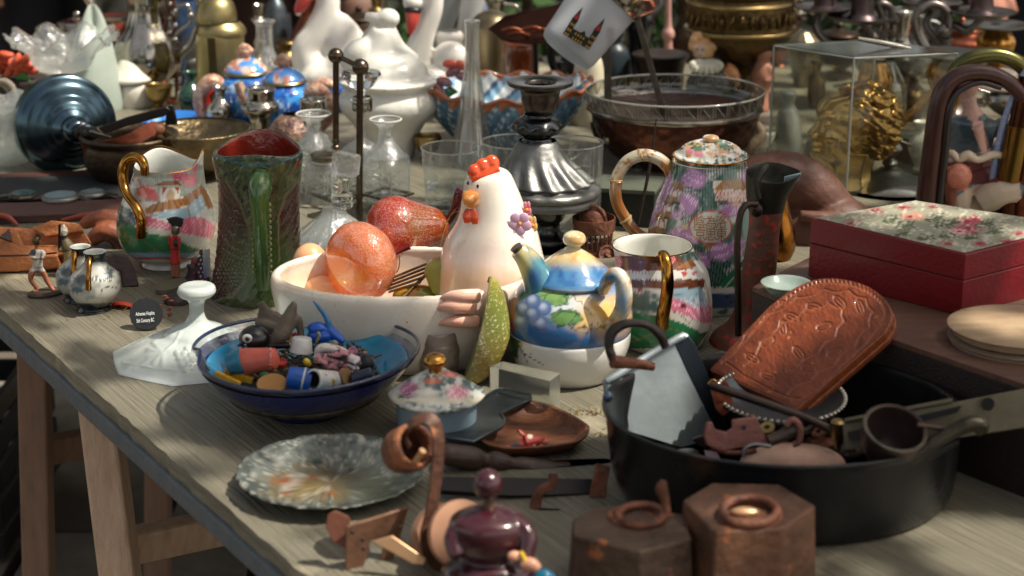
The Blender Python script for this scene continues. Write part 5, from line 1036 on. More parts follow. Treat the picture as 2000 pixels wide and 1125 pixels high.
for x, y in ((1318, 380), (1306, 410), (1292, 440)):   # pagoda
 ops += [('p', [(x - 9, y - 10), (x + 12, y - 10), (x + 8, y + 6), (x - 10, y + 4)], (216, 208, 200)), ('l', [(x - 6, y + 3), (x - 4, y - 8), (x + 6, y - 8), (x + 5, y + 5)], 2, RD)]
for x, y, w_ in ((1324, 364, 14), (1312, 392, 18), (1298, 422, 18), (1284, 452, 18)):
 ops += [('p', [(x - w_, y), (x - w_ * .4, y - 9), (x + 3, y - 10), (x + w_, y + 4), (x + w_ * .5, y + 8), (x - w_ * .3, y + 5)], (150, 112, 70)), ('l', [(x - w_ + 2, y + 1), (x, y + 3), (x + w_ - 2, y + 6)], 1.6, (50, 34, 26)), ('l', [(x - 4, y - 6), (x - 6, y + 2)], 1, (50, 34, 26)), ('l', [(x + 3, y - 6), (x + 4, y + 4)], 1, (50, 34, 26))]
ops += [('p', [(1392, 352), (1408, 352), (1462, 360), (1462, 396), (1440, 392), (1398, 394)], (212, 200, 190)), ('p', [(1394, 370), (1412, 352), (1440, 348), (1464, 362), (1462, 372), (1424, 370)], (164, 122, 70)), ('s', [(1410, 354), (1440, 348), (1464, 362), (1460, 372), (1424, 370)], 4, 1.2, (104, 70, 40), .6)]
for yy in (374, 386):
 for k in range(8):
  x = 1399 + k * 8; ops += [('l', [(x, yy + 7), (x, yy + 1), (x + 2.5, yy - 1), (x + 5, yy + 1), (x + 5, yy + 7)], 1.3, (186, 60, 50))]
ops += [('e', 1388, 444, 42, 33, (176, 60, 48), .03, .02), ('e', 1388, 444, 39, 30, (190, 188, 180), .03, .02), ('e', 1388, 412, 5, 4, (176, 60, 48), .1), ('e', 1382, 480, 10, 4, (150, 112, 66), .2), ('e', 1337, 444, 6, 5, (200, 170, 120), .2), ('e', 1438, 398, 8, 4, (196, 160, 100), .3),
 ('p', [(1390, 575), (1412, 545), (1480, 480), (1480, 545), (1440, 590)], (44, 110, 80)), ('l', [(1412, 566), (1470, 500)], 2.2, (196, 196, 186)), ('l', [(1400, 560), (1412, 548)], 1.3, (40, 60, 50)), ('y', 568, 574, (206, 206, 200), 2), ('y', 574, 602, (44, 74, 120), 3), ('p', [(1200, 562), (1480, 562), (1480, 572), (1200, 572)], (206, 206, 198))]
for x, y in ((1420, 580), (1436, 584), (1450, 580), (1428, 590)): ops.append(('e', x, y, 4, 2, (24, 34, 60), .2))
body = t.lathe([(1, 606), (78, 604), (88, 598), (98, 575), (105, 545), (107, 510, 1370), (106, 475, 1370), (101, 435, 1372), (93, 395, 1376), (82, 352, 1382), (72, 318, 1385), (70, 304, 1386), (67, 304, 1386), (66, 318, 1385), (1, 330, 1385)], X=1371, n=260, sub=11, rim=11)
b = t.add('body', body, PAINT, paint=((206, 204, 196), ops), inner=(206, 204, 196))
lid = t.add('lid', t.lathe([(72, 306), (70, 301), (62, 297), (52, 286), (34, 278), (16, 276), (1, 275)], X=1388, n=140, sub=7), PAINT, paint=((204, 206, 198), [('n', 22, .5, .1, (84, 116, 90)), ('n', 14, .6, .08, (196, 150, 110)), ('e', 1365, 301, 10, 6, (206, 130, 140), .3), ('e', 1348, 296, 8, 5, (206, 120, 130), .3), ('n', 8, .6, .1, (60, 70, 66))]))
t.add('knob', t.lathe([(10, 283), (8, 280), (14, 275), (16, 270), (12, 265), (1, 263)], X=1388, n=32), M('gilt_white', (206, 200, 186), .14, coat=.7, noise=(60, (176, 130, 80), .06)), parent=lid)
t.add('lid_gilding', tubew([tuple(np.array(t.l(1388, 305)) + 72 * t.s * np.array((math.cos(a), math.sin(a), 0))) for a in [2 * PI * i / 72 for i in range(72)]], 2 * t.s, n=6, sub=1, closed=True), GOLD, parent=lid)
HB = M('gilt_bamboo', vcol=True, rough=.14, coat=.8, metal=.35)
hp = [(1312, 348, 0), (1303, 325, 0), (1282, 308, 0), (1252, 303, 0), (1222, 318, 0), (1204, 352, 0), (1204, 392, 0), (1222, 428, 0), (1240, 452, 0), (1262, 466, 0)]
h = t.add('handle', t.tube(hp, [10, 12, 12, 12, 12, 12, 11.5, 11.5, 11, 10], n=28, sub=8), HB, paint=((196, 186, 160), [('e', 1210, 410, 22, 60, (160, 104, 48), .4), ('e', 1302, 345, 14, 30, (176, 118, 50), .4), ('e', 1246, 455, 26, 20, (170, 112, 50), .5), ('n', 10, .6, .1, (150, 104, 60))]))
for x, y, a in ((1250, 303, 0), (1206, 345, 1.3), (1220, 425, 1), (1302, 322, .8)):
 t.add('bamboo_joint', t.ell(x, y, (12.8 if a == 0 else 13, 13, 13), n=20, m=12), M('joint_gilt', (190, 160, 110), .2, coat=.6, metal=.4), parent=h) if 0 else None
for i in (3, 5, 7):
 p0 = np.array(hp[i]); p1 = np.array(hp[i + 1]); dd = (p1 - p0) / np.linalg.norm(p1 - p0)
 t.add('bamboo_joint', t.rev(tuple(p0 - dd * 3), tuple(p0 + dd * 3), [(0, 11), (.3, 14), (.5, 12.5), (.7, 14), (1, 11)], n=28), M('joint_gilt', (190, 160, 110), .2, coat=.6, metal=.4), parent=h)
for col_, chars in enumerate((('洛', '東'), ('為', '思'), ('陰', '京'))):
 for rw, ch in enumerate(chars):
  g = textg(ch, 26 * t.s, res=3)
  if not len(g.v): continue
  x0, y0 = 1409 - col_ * 21, 434 + rw * 23; v = g.v; cc = (v.max(0) + v.min(0)) / 2; v = (v - cc)
  base_ = np.array(t.l(x0, y0, -100)); xx = base_[0] + v[:, 0] * .9; zz = base_[2] + v[:, 1]
  yy = -np.sqrt(np.maximum((101.5 * t.s) ** 2 - (xx) ** 2, 0)) - .0004
  rr_ = np.interp((-zz / t.s * .94 + t.Y), [395, 435, 475], [95, 103.5, 109]) * t.s + .0006
  xc = t.l(1373, 440)[0]; yy = -np.sqrt(np.maximum(rr_ ** 2 - (xx - xc) ** 2, 0))
  t.add('gold_character', G(np.stack([xx, yy, zz], 1), g.f), M('gold_print', (160, 112, 58), .3, .6), smooth=False, parent=b)
# ================================================================ CENTRE BACK: glass and pewter
t = T('pewter_candlestick', 'large fluted pewter candlestick with wide drip pan behind the hen', 'candlestick', 1066, 480)
def flu(i, th, r, Y):
 k = math.exp(-((Y - 335) / 26) ** 2); return r * (1 + .075 * k * math.cos(13 * th)), 0
t.add('stem', t.lathe([(1, 520), (60, 518), (50, 500), (30, 492), (36, 480), (38, 466), (24, 452), (22, 436), (30, 425), (33, 405), (36, 392), (52, 388)], X=1072, n=48), M('stem_pewter', (104, 106, 106), .3, 1, noise=(40, (58, 60, 62), .25), nrough=.1))
t.add('drip_pan', t.lathe([(40, 398, 1074), (88, 396, 1074), (94, 388, 1074), (92, 380, 1074), (101, 374, 1072), (99, 364, 1070), (86, 358, 1068), (90, 352, 1068), (82, 342, 1062), (60, 312, 1052), (47, 290, 1050), (40, 278, 1050), (36, 274, 1050)], X=1060, n=140, sub=5, mod=flu), PEWTER)
t.add('knop', t.lathe([(30, 276), (26, 268), (34, 262), (45, 252), (46, 242), (38, 232), (28, 228), (24, 222)], X=1049, n=120, mod=lambda i, th, r, Y: (r * (1 + .07 * math.exp(-((Y - 249) / 9) ** 2) * math.cos(10 * th)), 0)), M('knop_pewter', (96, 98, 100), .24, 1, noise=(40, (58, 60, 62), .25), nrough=.08))
t.add('cup', t.lathe([(22, 224), (26, 220), (32, 212), (36, 196), (38, 178), (44, 172), (60, 166), (63, 161), (60, 158), (34, 160), (26, 166), (24, 190), (1, 200)], X=1055, n=64), M('cup_pewter', (112, 106, 100), .26, 1, noise=(30, (72, 62, 58), .3), nrough=.1))
def tumbler(label, X, r0, y0, r1, y1, prt=None, etch=None, grp='clear straight glass tumblers'):
 t = T('glass_tumbler', label, 'glass', X, y1, group=grp)
 wl = t.add('wall', t.lathe([(r1 * .9, y1 + 2), (r1, y1 - 4), (r0, y0)], X=X, n=64), GLASS)
 t.add('rim', tubew([tuple(np.array(t.l(X, y0)) + r0 * t.s * np.array((math.cos(a), math.sin(a), 0))) for a in [2 * PI * i / 64 for i in range(64)]], 1.5 * t.s, n=8, sub=1, closed=True), SOLID)
 t.add('base', t.lathe([(1, y1 + 3), (r1 * .88, y1 + 2), (r1 * .9, y1 - 6), (r1 * .8, y1 - 8), (1, y1 - 7)], X=X, n=48, sub=1), SOLID)
 if etch:
  pr = M('white_etching', (190, 196, 196), .6)
  g = textg('MOOR', 15 * t.s); v = g.v; v = v - (v.max(0) + v.min(0)) / 2
  p = np.array(t.l(X - 22, y1 - 30, -r1)); xx = p[0] + v[:, 0]; c0 = t.l(X, y1 - 30)[0]
  t.add('etched_print', G(np.stack([xx, -np.sqrt(np.maximum((r1 * 1.02 * t.s) ** 2 - (xx - c0) ** 2, 0)) - .0004, p[2] + v[:, 1]], 1), g.f), pr, smooth=False, parent=wl)
  for sx in (-44, -2):
   gg = []
   for k in range(9):
    q = t.l(X + sx + 8 + random.uniform(-8, 8), y1 - 52 + random.uniform(-12, 10)); x_ = q[0]
    gg.append(ellips((x_, -math.sqrt(max((r1 * 1.05 * t.s) ** 2 - (x_ - c0) ** 2, 0)) - .0002, q[2]), (3 * t.s, .3 * t.s, 5 * t.s), 6, 4, rot=random.uniform(-1, 1)))
   t.add('etched_figure', join(*gg), pr, parent=wl)
tumbler('clear tumbler with white etched print, left of the hen comb', 882, 59, 288, 50, 405, etch=1)
tumbler('clear tumbler mostly hidden behind the pewter candlestick, left one of the pair', 1004, 62, 276, 54, 440)
tumbler('tall wide clear tumbler just right of the candlestick', 1118, 60, 278, 52, 470)
t = T('broken_bottle_base', 'green glass leaf-shaped dish edge just visible under the candlestick pan', 'dish', 1120, 440)
t.o.name = 'green_leaf_dish'
t.add('leaf', t.slab([(1040, 405, -30), (1100, 416, -50), (1140, 412, -40), (1170, 396, -10), (1150, 398, 10), (1090, 402, 10)], 5), M('leaf_green', (44, 92, 44), .3, coat=.4), bevel=1.5)
t = T('tall_bud_vase', 'tall narrow clear glass bud vase with flared foot behind the tumblers', 'vase', 920, 320)
t.add('body', t.lathe([(46, 330), (44, 310), (36, 270), (30, 235), (24, 190), (18, 150), (14, 110), (13, 70), (14.5, 44), (15, 41)], X=922, n=48), thin('vase_glass', (222, 222, 214), .05, 2.6, frost=.14))
t.add('inner_wall', t.lathe([(38, 330), (30, 290), (22, 235), (14, 180), (8, 150), (6, 44)], X=922, n=32), thin('vase_glass', (222, 222, 214), .05, 2.6, frost=.14))
t.add('lip', t.rev((922, 43, 0), (922, 40, 0), [(0, 11), (0, 15), (1, 15), (1, 11)], n=32, sub=1), SOLID)
# ---- blue basket bowl
t = T('blue_woven_glass_basket', 'blue and white oval woven-look glass basket with orange scalloped edge', 'basket', 985, 290)
def bas(i, th, r, Y):
 k = max(0, min(1, (290 - Y) / 100)); q = math.cos(2 * th)
 return r * (1 + .02 * math.sin(30 * th + Y * .16)), k * k * (14 * abs(math.cos(th)) ** 2 + 5 * math.sin(15 * th))
prof = [(1, 298), (60, 297), (78, 284), (110, 255), (146, 215), (168, 178), (171, 172), (166, 172), (150, 200), (120, 240), (80, 268), (1, 276)]
g = t.lathe(prof, X=984, n=300, sub=8, sy=.8, mod=bas, rim=6)
def basc(V, P, C):
 th = np.arctan2(V[:, 1], V[:, 0] - 0); z = V[:, 2]
 a = (th * 46 / (2 * PI) * 1 + z * .045) % 1; b_ = (z * .075) % 1
 wv = (a < .36) & (((z * .05 + np.floor(th * 46 / (2 * PI) + z * .045) * .37) % 1) < .42); st = (th * 30 / (2 * PI) + z * .03) % 1
 C = np.tile(np.array(c(84, 120, 146)[:3]), (len(V), 1)); C[st < .25] = c(112, 150, 172)[:3]
 C[wv] = c(206, 216, 216)[:3]
 inn = g.inn; st2 = (th * 14 / (2 * PI) + z * .02) % 1
 C[inn] = c(120, 160, 186)[:3]; C[inn & (st2 < .45)] = c(210, 216, 214)[:3]; C[inn & (st2 > .8)] = c(60, 92, 120)[:3]
 r = z + 0; top = z > np.max(z[np.abs(np.cos(th)) < .3]) - 4
 zr = np.array([0]);
 rr = np.hypot(V[:, 0], V[:, 1] / .8); C[rr > 164] = c(176, 104, 62)[:3]
 return C
t.add('bowl', g, PAINT, paint=((100, 140, 170), []), colf=basc)
t.add('rim', tubew([tuple(np.array(t.l(984, 172)) + np.array((170 * math.cos(a), 136 * math.sin(a), bas(0, a, 1, 172)[1])) * t.s * (1, 1, 1)) for a in [2 * PI * i / 150 for i in range(150)]], 4.2 * t.s, n=8, sub=1, closed=True), M('rim_orange', (186, 112, 70), .2, coat=.6, noise=(30, (120, 64, 40), .25)))
MV = M('mauve_glass', (150, 120, 136), .14, coat=.6, noise=(60, (110, 48, 50), .2));
for (x, y, a, q) in ((868, 160, .3, 0), (885, 140, -.5, 0), (903, 128, .4, 1), (880, 125, 0, 1), (858, 175, .9, 0), (905, 150, .2, 0)):
 t.add('petal', ellips(t.l(x, y, -70), (16 * t.s, 8 * t.s, 9 * t.s), 20, 12, rot=a), MV if not q else M('coral_glass', (190, 84, 66), .2, coat=.5), label='mauve glass flower petal' if not q else 'coral glass flower petal')
t.add('leaf', t.slab([(860, 178, -60), (880, 168, -60), (895, 180, -60), (876, 192, -60)], 4), M('glass_leaf', (30, 110, 70), .2, coat=.5), bevel=1.5)
t.add('leaf', t.slab([(868, 195, -64), (890, 190, -60), (902, 200, -60), (900, 212, -66)], 4), M('pale_leaf', (130, 190, 140), .2, coat=.5), bevel=1.5)
# ---- cruet stand and bottles
t = T('cruet_stand', 'dark metal cruet stand with two ball-topped rods and square rings round the bottles', 'cruet stand', 690, 395)
ROD = M('rod_metal', (118, 104, 88), .26, 1, noise=(40, (64, 54, 46), .25), nrough=.08)
t.add('rod', t.tube([(656, 290, -30), (656, 118, -30)], 6, n=16), ROD); t.add('rod', t.tube([(702, 420, -60), (703, 140, -60)], 6.5, n=16), ROD)
t.add('ball', t.ell(656, 109, 15, d=-30), ROD); t.add('ball', t.ell(704, 131, 16, d=-60), ROD)
t.add('crossbar', t.tube([(664, 112, -34), (698, 128, -56)], 5, n=14), ROD)
t.add('socket', t.rev((712, 134, -78), (714, 136, -80), [(0, 1), (0, 6), (.5, 7.5), (1, 6), (1, 4)], n=20), ROD)
t.add('finial', t.lathe([(6, 292), (8, 286), (5, 282), (7, 278), (6, 270)], X=656, d=-30), ROD)
RG = M('ring_metal', (150, 140, 118), .24, 1, noise=(40, (84, 76, 62), .25), nrough=.08)
def sqring(t, poly, z, name='holder_ring'):
 P = [t.h(x, y, z * t.s) for x, y in poly]; P = [tuple(p) for p in P]
 t.add(name, tubew(P, 5 * t.s, sec=[(-.4, -1), (.4, -1), (.4, 1), (-.4, 1)], sub=1, closed=True), RG, smooth=False)
sqring(t, [(596, 372), (655, 396), (706, 384), (650, 362)], 20); sqring(t, [(712, 380), (760, 392), (804, 378), (752, 366)], 22); sqring(t, [(600, 350), (640, 342), (670, 352), (640, 362)], 30)
t.add('base', t.flat([(600, 418), (700, 440), (806, 415), (700, 395)], 6, 6), RG)
def bottle(label, X, Yb, wd, ht_y, sh_y, neck_y, lip_y, cap=None, lipr=33, d=0):
 t = T('cruet_bottle', label, 'bottle', X, Yb, group='cut glass cruet bottles')
 def sqm(i, th, r, Y):
  k = 1 if Y > sh_y else max(0, 1 - (sh_y - Y) / 14); th2 = th + .5
  q = min(1 / max(abs(math.cos(th2)), abs(math.sin(th2))), 1.3)
  return r * (1 - k + k * q * .88), 0
 t.add('body', t.lathe([(wd * .9, Yb + 2), (wd, Yb - 4), (wd, sh_y), (wd * .85, sh_y - 12), (lipr * .55, neck_y + 12), (lipr * .45, neck_y), (lipr * .48, lip_y + 14), (lipr, lip_y + 2), (lipr, lip_y)], X=X, n=80, mod=sqm), GLASSD)
 t.add('thick_base', t.lathe([(1, Yb + 2), (wd * .8, Yb + 1), (wd * .8, Yb - 8), (1, Yb - 6)], X=X, n=40, sub=1), SOLID)
 FR = M('cut_and_highlight_lines', (206, 208, 200), .35, trans=.3)  # serves the real cuts and the white highlight lines
 for k in range(6):
  a = k * PI / 6; t.add('cut_line', t.tube([(X - 26 * math.cos(a), (sh_y + Yb) / 2 - 22 * math.sin(a), -wd * .93), (X + 26 * math.cos(a), (sh_y + Yb) / 2 + 22 * math.sin(a), -wd * .93)], 1.0, n=5), FR)
 for k in range(4):
  a = -.5 + PI / 4 + k * PI / 2; q = wd * 1.13 * t.s; p0 = np.array(t.l(X, sh_y + 3)); p1 = np.array(t.l(X, Yb - 2)); o_ = q * np.array((math.cos(a), math.sin(a), 0))
  t.add('corner_highlight', tubew([tuple(p0 + o_), tuple(p1 + o_)], 1.3 * t.s, n=6, sub=1), FR)  # white line added as a highlight along each glass corner
 t.add('lip_highlight', tubew([tuple(np.array(t.l(X, lip_y)) + lipr * t.s * np.array((math.cos(a), math.sin(a), 0))) for a in [2 * PI * i / 40 for i in range(40)]], 1.8 * t.s, n=6, sub=1, closed=True), FR)  # white ring added as a highlight on the lip
 if cap:
  t.add('cap', t.lathe([(30, cap + 18), (32, cap + 6), (34, cap + 3), (33, cap), (24, cap - 3), (1, cap - 4)], X=X, n=40), SILVER if cap < 290 else RG)
 return t
bottle('square cut-glass cruet bottle with flared lip at the right of the stand', 753, 390, 42, 300, 312, 262, 233, lipr=30)
bottle('cut-glass cruet bottle at the left back of the stand with a round flared lip', 612, 372, 38, 300, 292, 250, 222, lipr=33)
bottle('short cut-glass cruet jar with hinged metal lid in the left ring', 640, 392, 38, 300, 322, 316, 314, cap=300, lipr=30)
bottle('cut-glass cruet bottle with metal collar and clear fan stopper between the rods', 705, 370, 34, 300, 296, 258, 196, lipr=20)
t2 = THINGS[-1]
t2.add('collar', t2.lathe([(19, 216), (20, 208), (19, 190), (17, 188)], X=708, n=32), SILVER)
t2.add('stopper', t2.lathe([(6, 192), (8, 176), (24, 168), (38, 146), (36, 140), (1, 139)], X=706, n=12, sub=1), SOLID, smooth=False)
bottle('small cut-glass cruet with silver collar standing behind the left bottle', 614, 340, 26, 300, 276, 250, 210, lipr=22)
t2 = THINGS[-1]; t2.add('collar', t2.lathe([(18, 246), (20, 236), (18, 222), (26, 214), (26, 196), (24, 192), (18, 194), (1, 204)], X=612, n=40), SILVER)
# ---- decanter with square stopper
t = T('glass_decanter', 'low clear ribbed glass decanter with a big square cut stopper, behind the pear ornaments', 'decanter', 655, 478)
t.add('body', t.lathe([(50, 500), (76, 492), (80, 470), (72, 455), (48, 436), (26, 418), (20, 402)], X=652, n=120, mod=lambda i, th, r, Y: (r * (1 + .025 * math.cos(20 * th)), 0)), GLASSD)
t.add('inner_wall', t.lathe([(60, 488), (70, 468), (40, 440), (20, 412)], X=652, n=60, mod=lambda i, th, r, Y: (r * (1 + .03 * math.cos(20 * th + .1)), 0)), GLASSD)
t.add('collar', t.lathe([(20, 404), (22, 398), (19, 392), (22, 386), (20, 378), (12, 376)], X=668, n=40), SOLID)
t.add('stopper_neck', t.lathe([(12, 380), (11, 365), (12, 350), (20, 344)], X=671, n=24), SOLID)
def cubest(z0, z1):
 return None
P1 = [t.l(645, 342, -14), t.l(690, 350, -26), t.l(703, 344, 14), t.l(662, 336, 24)]
P2 = [t.l(647, 296, -16), t.l(690, 306, -28), t.l(707, 302, 16), t.l(664, 292, 26)]
t.add('stopper', ringmesh([P1, P2]), M('solid_glass_cut', (244, 246, 244), .03, trans=1, ior=1.5, bump=(180, .8)), smooth=False, bevel=5)
# ================================================================ RIGHT SIDE
# ---- rusty toy grill with wheels
t = T('rusty_toy_cart', 'small rusty iron basket cart with little wheels between tumbler and coffee pot', 'toy cart', 1162, 492)
t.add('band', t.lathe([(40, 450), (42, 432), (42, 424), (40, 424), (38, 448)], X=1160, n=40, sub=1), RUST)
for k in range(22):
 a = 2 * PI * k / 22; p = np.array(t.l(1160, 456)); q = np.array(t.l(1160, 485))
 t.add('slat', tubew([tuple(p + 36 * t.s * np.array((math.cos(a), math.sin(a), 0))), tuple(q + 31 * t.s * np.array((math.cos(a), math.sin(a), 0)))], 2 * t.s, n=6, sub=1), RUST)
t.add('bottom_ring', t.lathe([(1, 492), (33, 491), (33, 484), (1, 486)], X=1160, n=32, sub=1), RUST)
t.add('helmet', t.lathe([(28, 446), (28, 430), (24, 414), (14, 405), (1, 402)], X=1158, n=32), RUST)
t.add('strap', t.tube([(1182, 442, -16), (1178, 418, -18), (1164, 404, -16), (1150, 404, -14)], 4, flat=(1, .5)), RUST)
for x, y, r_ in ((1184, 496, 17), (1140, 498, 14)):
 t.add('wheel', t.rev((x, y, -30), (x + 2, y, -36), [(0, 1), (0, r_), (.3, r_ + 1), (1, r_), (1, r_ - 3), (.6, r_ - 4), (.6, 5), (1.2, 4), (1.2, 1)], n=28, sub=1), RUST)
# ---- dark box behind
t = T('dark_metal_box', 'dark box with dull green top edge behind the coffee pot handle', 'box', 1240, 435)
t.add('body', t.flat([(1150, 365), (1278, 372), (1300, 345), (1180, 340)], 76, 76), M('box_dark', (24, 28, 26), .5)); t.add('lid', t.flat([(1148, 366), (1280, 373), (1302, 345), (1178, 340)], 84, 8), M('box_green', (92, 96, 80), .5, noise=(30, (60, 64, 54), .3)), bevel=1)
# ---- thin black stick and metal tripod arms
one('thin_dark_stick', 'thin dark splintered stick rising in front of the coffee pot handle', 'stick', 1252, 470, lambda t: t.tube([(1246, 440, -120), (1258, 380, -110), (1270, 320, -100), (1282, 232, -90)], [2, 3, 3, 1.2], n=8), IRON)
t = T('folding_metal_stand', 'jointed flat steel arms of a folding stand beside the frosted glass mug', 'stand', 1200, 330)
def strip(t, a, b, w_, th=3): return t.tube([a, b], 1, sec=[(-w_, -th), (w_, -th), (w_, th), (-w_, th)], sub=1)
t.add('arm', strip(t, (1188, 270, 0), (1186, 50, 0), 7), STEEL, flatang=30, bevel=1); t.add('arm', strip(t, (1308, 262, 0), (1240, 20, 0), 6), STEEL, flatang=30, bevel=1); t.add('arm', strip(t, (1308, 262, 2), (1282, 350, 6), 6), STEEL, flatang=30, bevel=1)
for x, y in ((1308, 263), (1236, 22), (1188, 272)):
 t.add('joint', t.rev((x, y, -8), (x, y, 8), [(0, 1), (0, 9), (.5, 12), (1, 9), (1, 1)], n=20, sub=1), PEWTER)
 t.add('screw', t.rev((x, y, -14), (x, y, -8), [(0, 1), (0, 4), (1, 4)], n=12, sub=1), BRASS)
# ---- rusty red pitcher with spout
t = T('red_oil_lamp_jug', 'tall narrow jug with flaking red paint, dark spout and long thin rod handle', 'jug', 1462, 668)
RP_ = M('flaking_red', (110, 66, 50), .5, .1, noise=(18, (78, 54, 44), .2), bump=(110, .4), wear=(110, (160, 50, 40), .56))
t.add('body', t.lathe([(1, 700), (60, 698), (70, 680), (64, 655), (46, 632, 1466), (36, 600, 1472), (34, 560, 1478), (32, 500, 1486), (30, 450, 1492), (32, 420, 1496), (34, 395, 1498)], X=1455, n=64), RP_)
t.add('collar', t.lathe([(34, 410, 1496), (38, 390, 1497), (42, 366, 1500), (46, 340, 1504), (44, 340, 1504), (36, 366, 1500), (1, 380, 1500)], X=1500, n=64, mod=lambda i, th, r, Y: (r * (1 + .25 * max(0, (380 - Y) / 40) * math.exp(-(th / .5) ** 2) + .25 * max(0, (380 - Y) / 40) * math.exp(-((th - 2 * PI) / .5) ** 2)), max(0, (380 - Y) / 40) * -8 * math.sin(th) * -1)), M('spout_dark', (64, 60, 46), .4, .7, noise=(30, (36, 40, 40), .3), bump=(60, .3)))
t.add('lip', t.slab([(1532, 345, -14), (1566, 337, -10), (1560, 352, -12), (1540, 372, -14), (1530, 392, -16)], 3), M('pale_lip', (150, 166, 170), .3, .5), bevel=1)
t.add('thumb_rest', t.tube([(1482, 388, -36), (1478, 352, -30), (1490, 330, -20), (1500, 322, -12)], [7, 9, 8, 4], flat=(1, .6)), M('spout_dark', (64, 60, 46)))
t.add('handle_rod', t.tube([(1478, 398, -50), (1458, 400, -62), (1446, 420, -70), (1440, 470, -76), (1441, 560, -80), (1442, 655, -74)], 6.5, n=12), M('rod_dark', (66, 54, 42), .42, .6, noise=(30, (40, 34, 30), .2)))
t.add('strap_ring', t.ell(1478, 410, (12, 10, 14), d=-40), IRON)
# ---- brass vase
t = T('brass_vase', 'glossy dark gold vase partly hidden behind the flaking red jug', 'vase', 1522, 505)
t.add('body', t.lathe([(1, 520), (18, 518), (24, 505), (34, 480), (32, 450), (24, 420), (20, 390), (20, 372), (24, 364)], X=1520, n=48), M('gold_dark', (160, 104, 40), .16, 1, noise=(20, (84, 50, 22), .25)))
# ---- leather hump
t = T('worn_leather_bag', 'slumped brown worn leather bag with a fold, behind the brass vase and red box', 'bag', 1600, 470)
def lw(v): return v
g = fuse(join(t.tube([(1440, 345, 60), (1500, 345, 50), (1570, 362, 40), (1640, 420, 30), (1700, 440, 30)], [30, 50, 56, 44, 30], n=24), t.ell(1580, 460, (70, 60, 64), d=20), t.ell(1640, 420, (60, 50, 34), d=10), t.ell(1590, 510, (60, 50, 50), d=10), t.tube([(1560, 420, -30), (1620, 430, -34), (1690, 440, -20)], [10, 16, 12], n=14)), 4 * t.s, 2)
t.add('body', g, LEATHER)
t.add('strap', t.tube([(1590, 440, -44), (1612, 432, -46), (1640, 436, -44)], 4, flat=(1, .4)), M('strap_dark', (36, 26, 24), .5))
# ---- dark case, red box, discs
HC = onp(1866, 703, at(1866, 912).y).z - TZ
t = T('dark_wooden_case', 'dark stained wooden case on which the red sewing box and the wooden discs stand', 'case', 1870, 908)
def topp(X, Y): return tuple(at(X, Y, TZ + HC) - t.P)
CP = [topp(*p) for p in ((1618, 621), (1724, 656), (1998, 749), (2150, 800), (2420, 640), (1700, 440), (1470, 560))]
top = np.array(CP); bot = top.copy(); bot[:, 2] = .0005
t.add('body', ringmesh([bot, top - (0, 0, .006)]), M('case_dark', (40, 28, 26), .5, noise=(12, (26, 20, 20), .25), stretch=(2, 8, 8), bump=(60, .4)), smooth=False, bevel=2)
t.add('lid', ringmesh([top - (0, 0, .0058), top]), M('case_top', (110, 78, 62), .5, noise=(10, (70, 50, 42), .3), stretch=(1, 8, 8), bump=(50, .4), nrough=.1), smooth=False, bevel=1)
t = T('red_sewing_box', 'red lacquered box with flower-embroidered fabric lid', 'box', 1885, 625, z=TZ + HC)
CB = [(1584, 426), (1886, 497), (2112, 441), (1786, 391)]
RB = M('red_lacquer', (118, 6, 18), .4, coat=.12, noise=(7, (96, 8, 20), .3), bump=(200, .15), wear=(26, (84, 26, 28), .68))
zt = 127
q = np.array([t.h(x, y, zt * t.s) for x, y in CB]); bb = q.copy(); bb[:, 2] = .0004
mid = 72 * t.s
def lay(z, k=1.0):
 cc = q.mean(0); a = cc + (q - cc) * k; a[:, 2] = z; return a
t.add('lower_box', ringmesh([lay(.0004), lay(mid)]), RB, smooth=False, bevel=1.5)
t.add('seam', ringmesh([lay(mid, .99), lay(mid + 2 * t.s, .99)]), M('seam_dark', (40, 8, 12), .8), smooth=False)
t.add('lid', ringmesh([lay(mid + 2 * t.s), lay(zt * t.s)]), RB, smooth=False, bevel=2)
nx, ny = 150, 90; A_, B_, C_, D_ = lay(zt * t.s + .0006, .965)
gv = []; gf = []
for j in range(ny + 1):
 for i in range(nx + 1):
  u, v_ = i / nx, j / ny; p = (A_ * (1 - u) + B_ * u) * (1 - v_) + (D_ * (1 - u) + C_ * u) * v_
  bul = math.sin(PI * min(1, max(0, u))) * math.sin(PI * v_); p = p + np.array((0, 0, .0018 * min(1, bul * 4))); gv.append(p)
for j in range(ny):
 for i in range(nx): k = j * (nx + 1) + i; gf.append((k, k + 1, k + nx + 2, k + nx + 1))
fo = []
DG = (58, 70, 40); RO = (150, 46, 66); CRM = (206, 196, 168); TN = (128, 112, 90)
def spr(x, y, s_=1.0, col=DG, n=4, dx=1):
 r = [('l', [(x - 16 * s_, y + 5 * s_), (x + 18 * s_, y - 2 * s_)], 2.6, col)]
 for k in range(n): xx = x - 14 * s_ + k * 9 * s_; r += [('l', [(xx, y + 4 - k), (xx + 7 * s_, y - 6 * s_ - k)], 3.2, col), ('l', [(xx, y + 4 - k), (xx + 9 * s_, y + 8 * s_ - k)], 3.2, col)]
 return r
for x, y, s_ in ((1740, 428, 1), (1765, 440, 1), (1822, 425, 1), (1842, 438, 1.1), (1760, 455, .8), (1806, 462, .9), (1850, 458, 1), (1920, 436, 1), (1940, 450, .9), (1895, 462, .7), (1870, 430, .8)): fo += spr(x, y, s_)
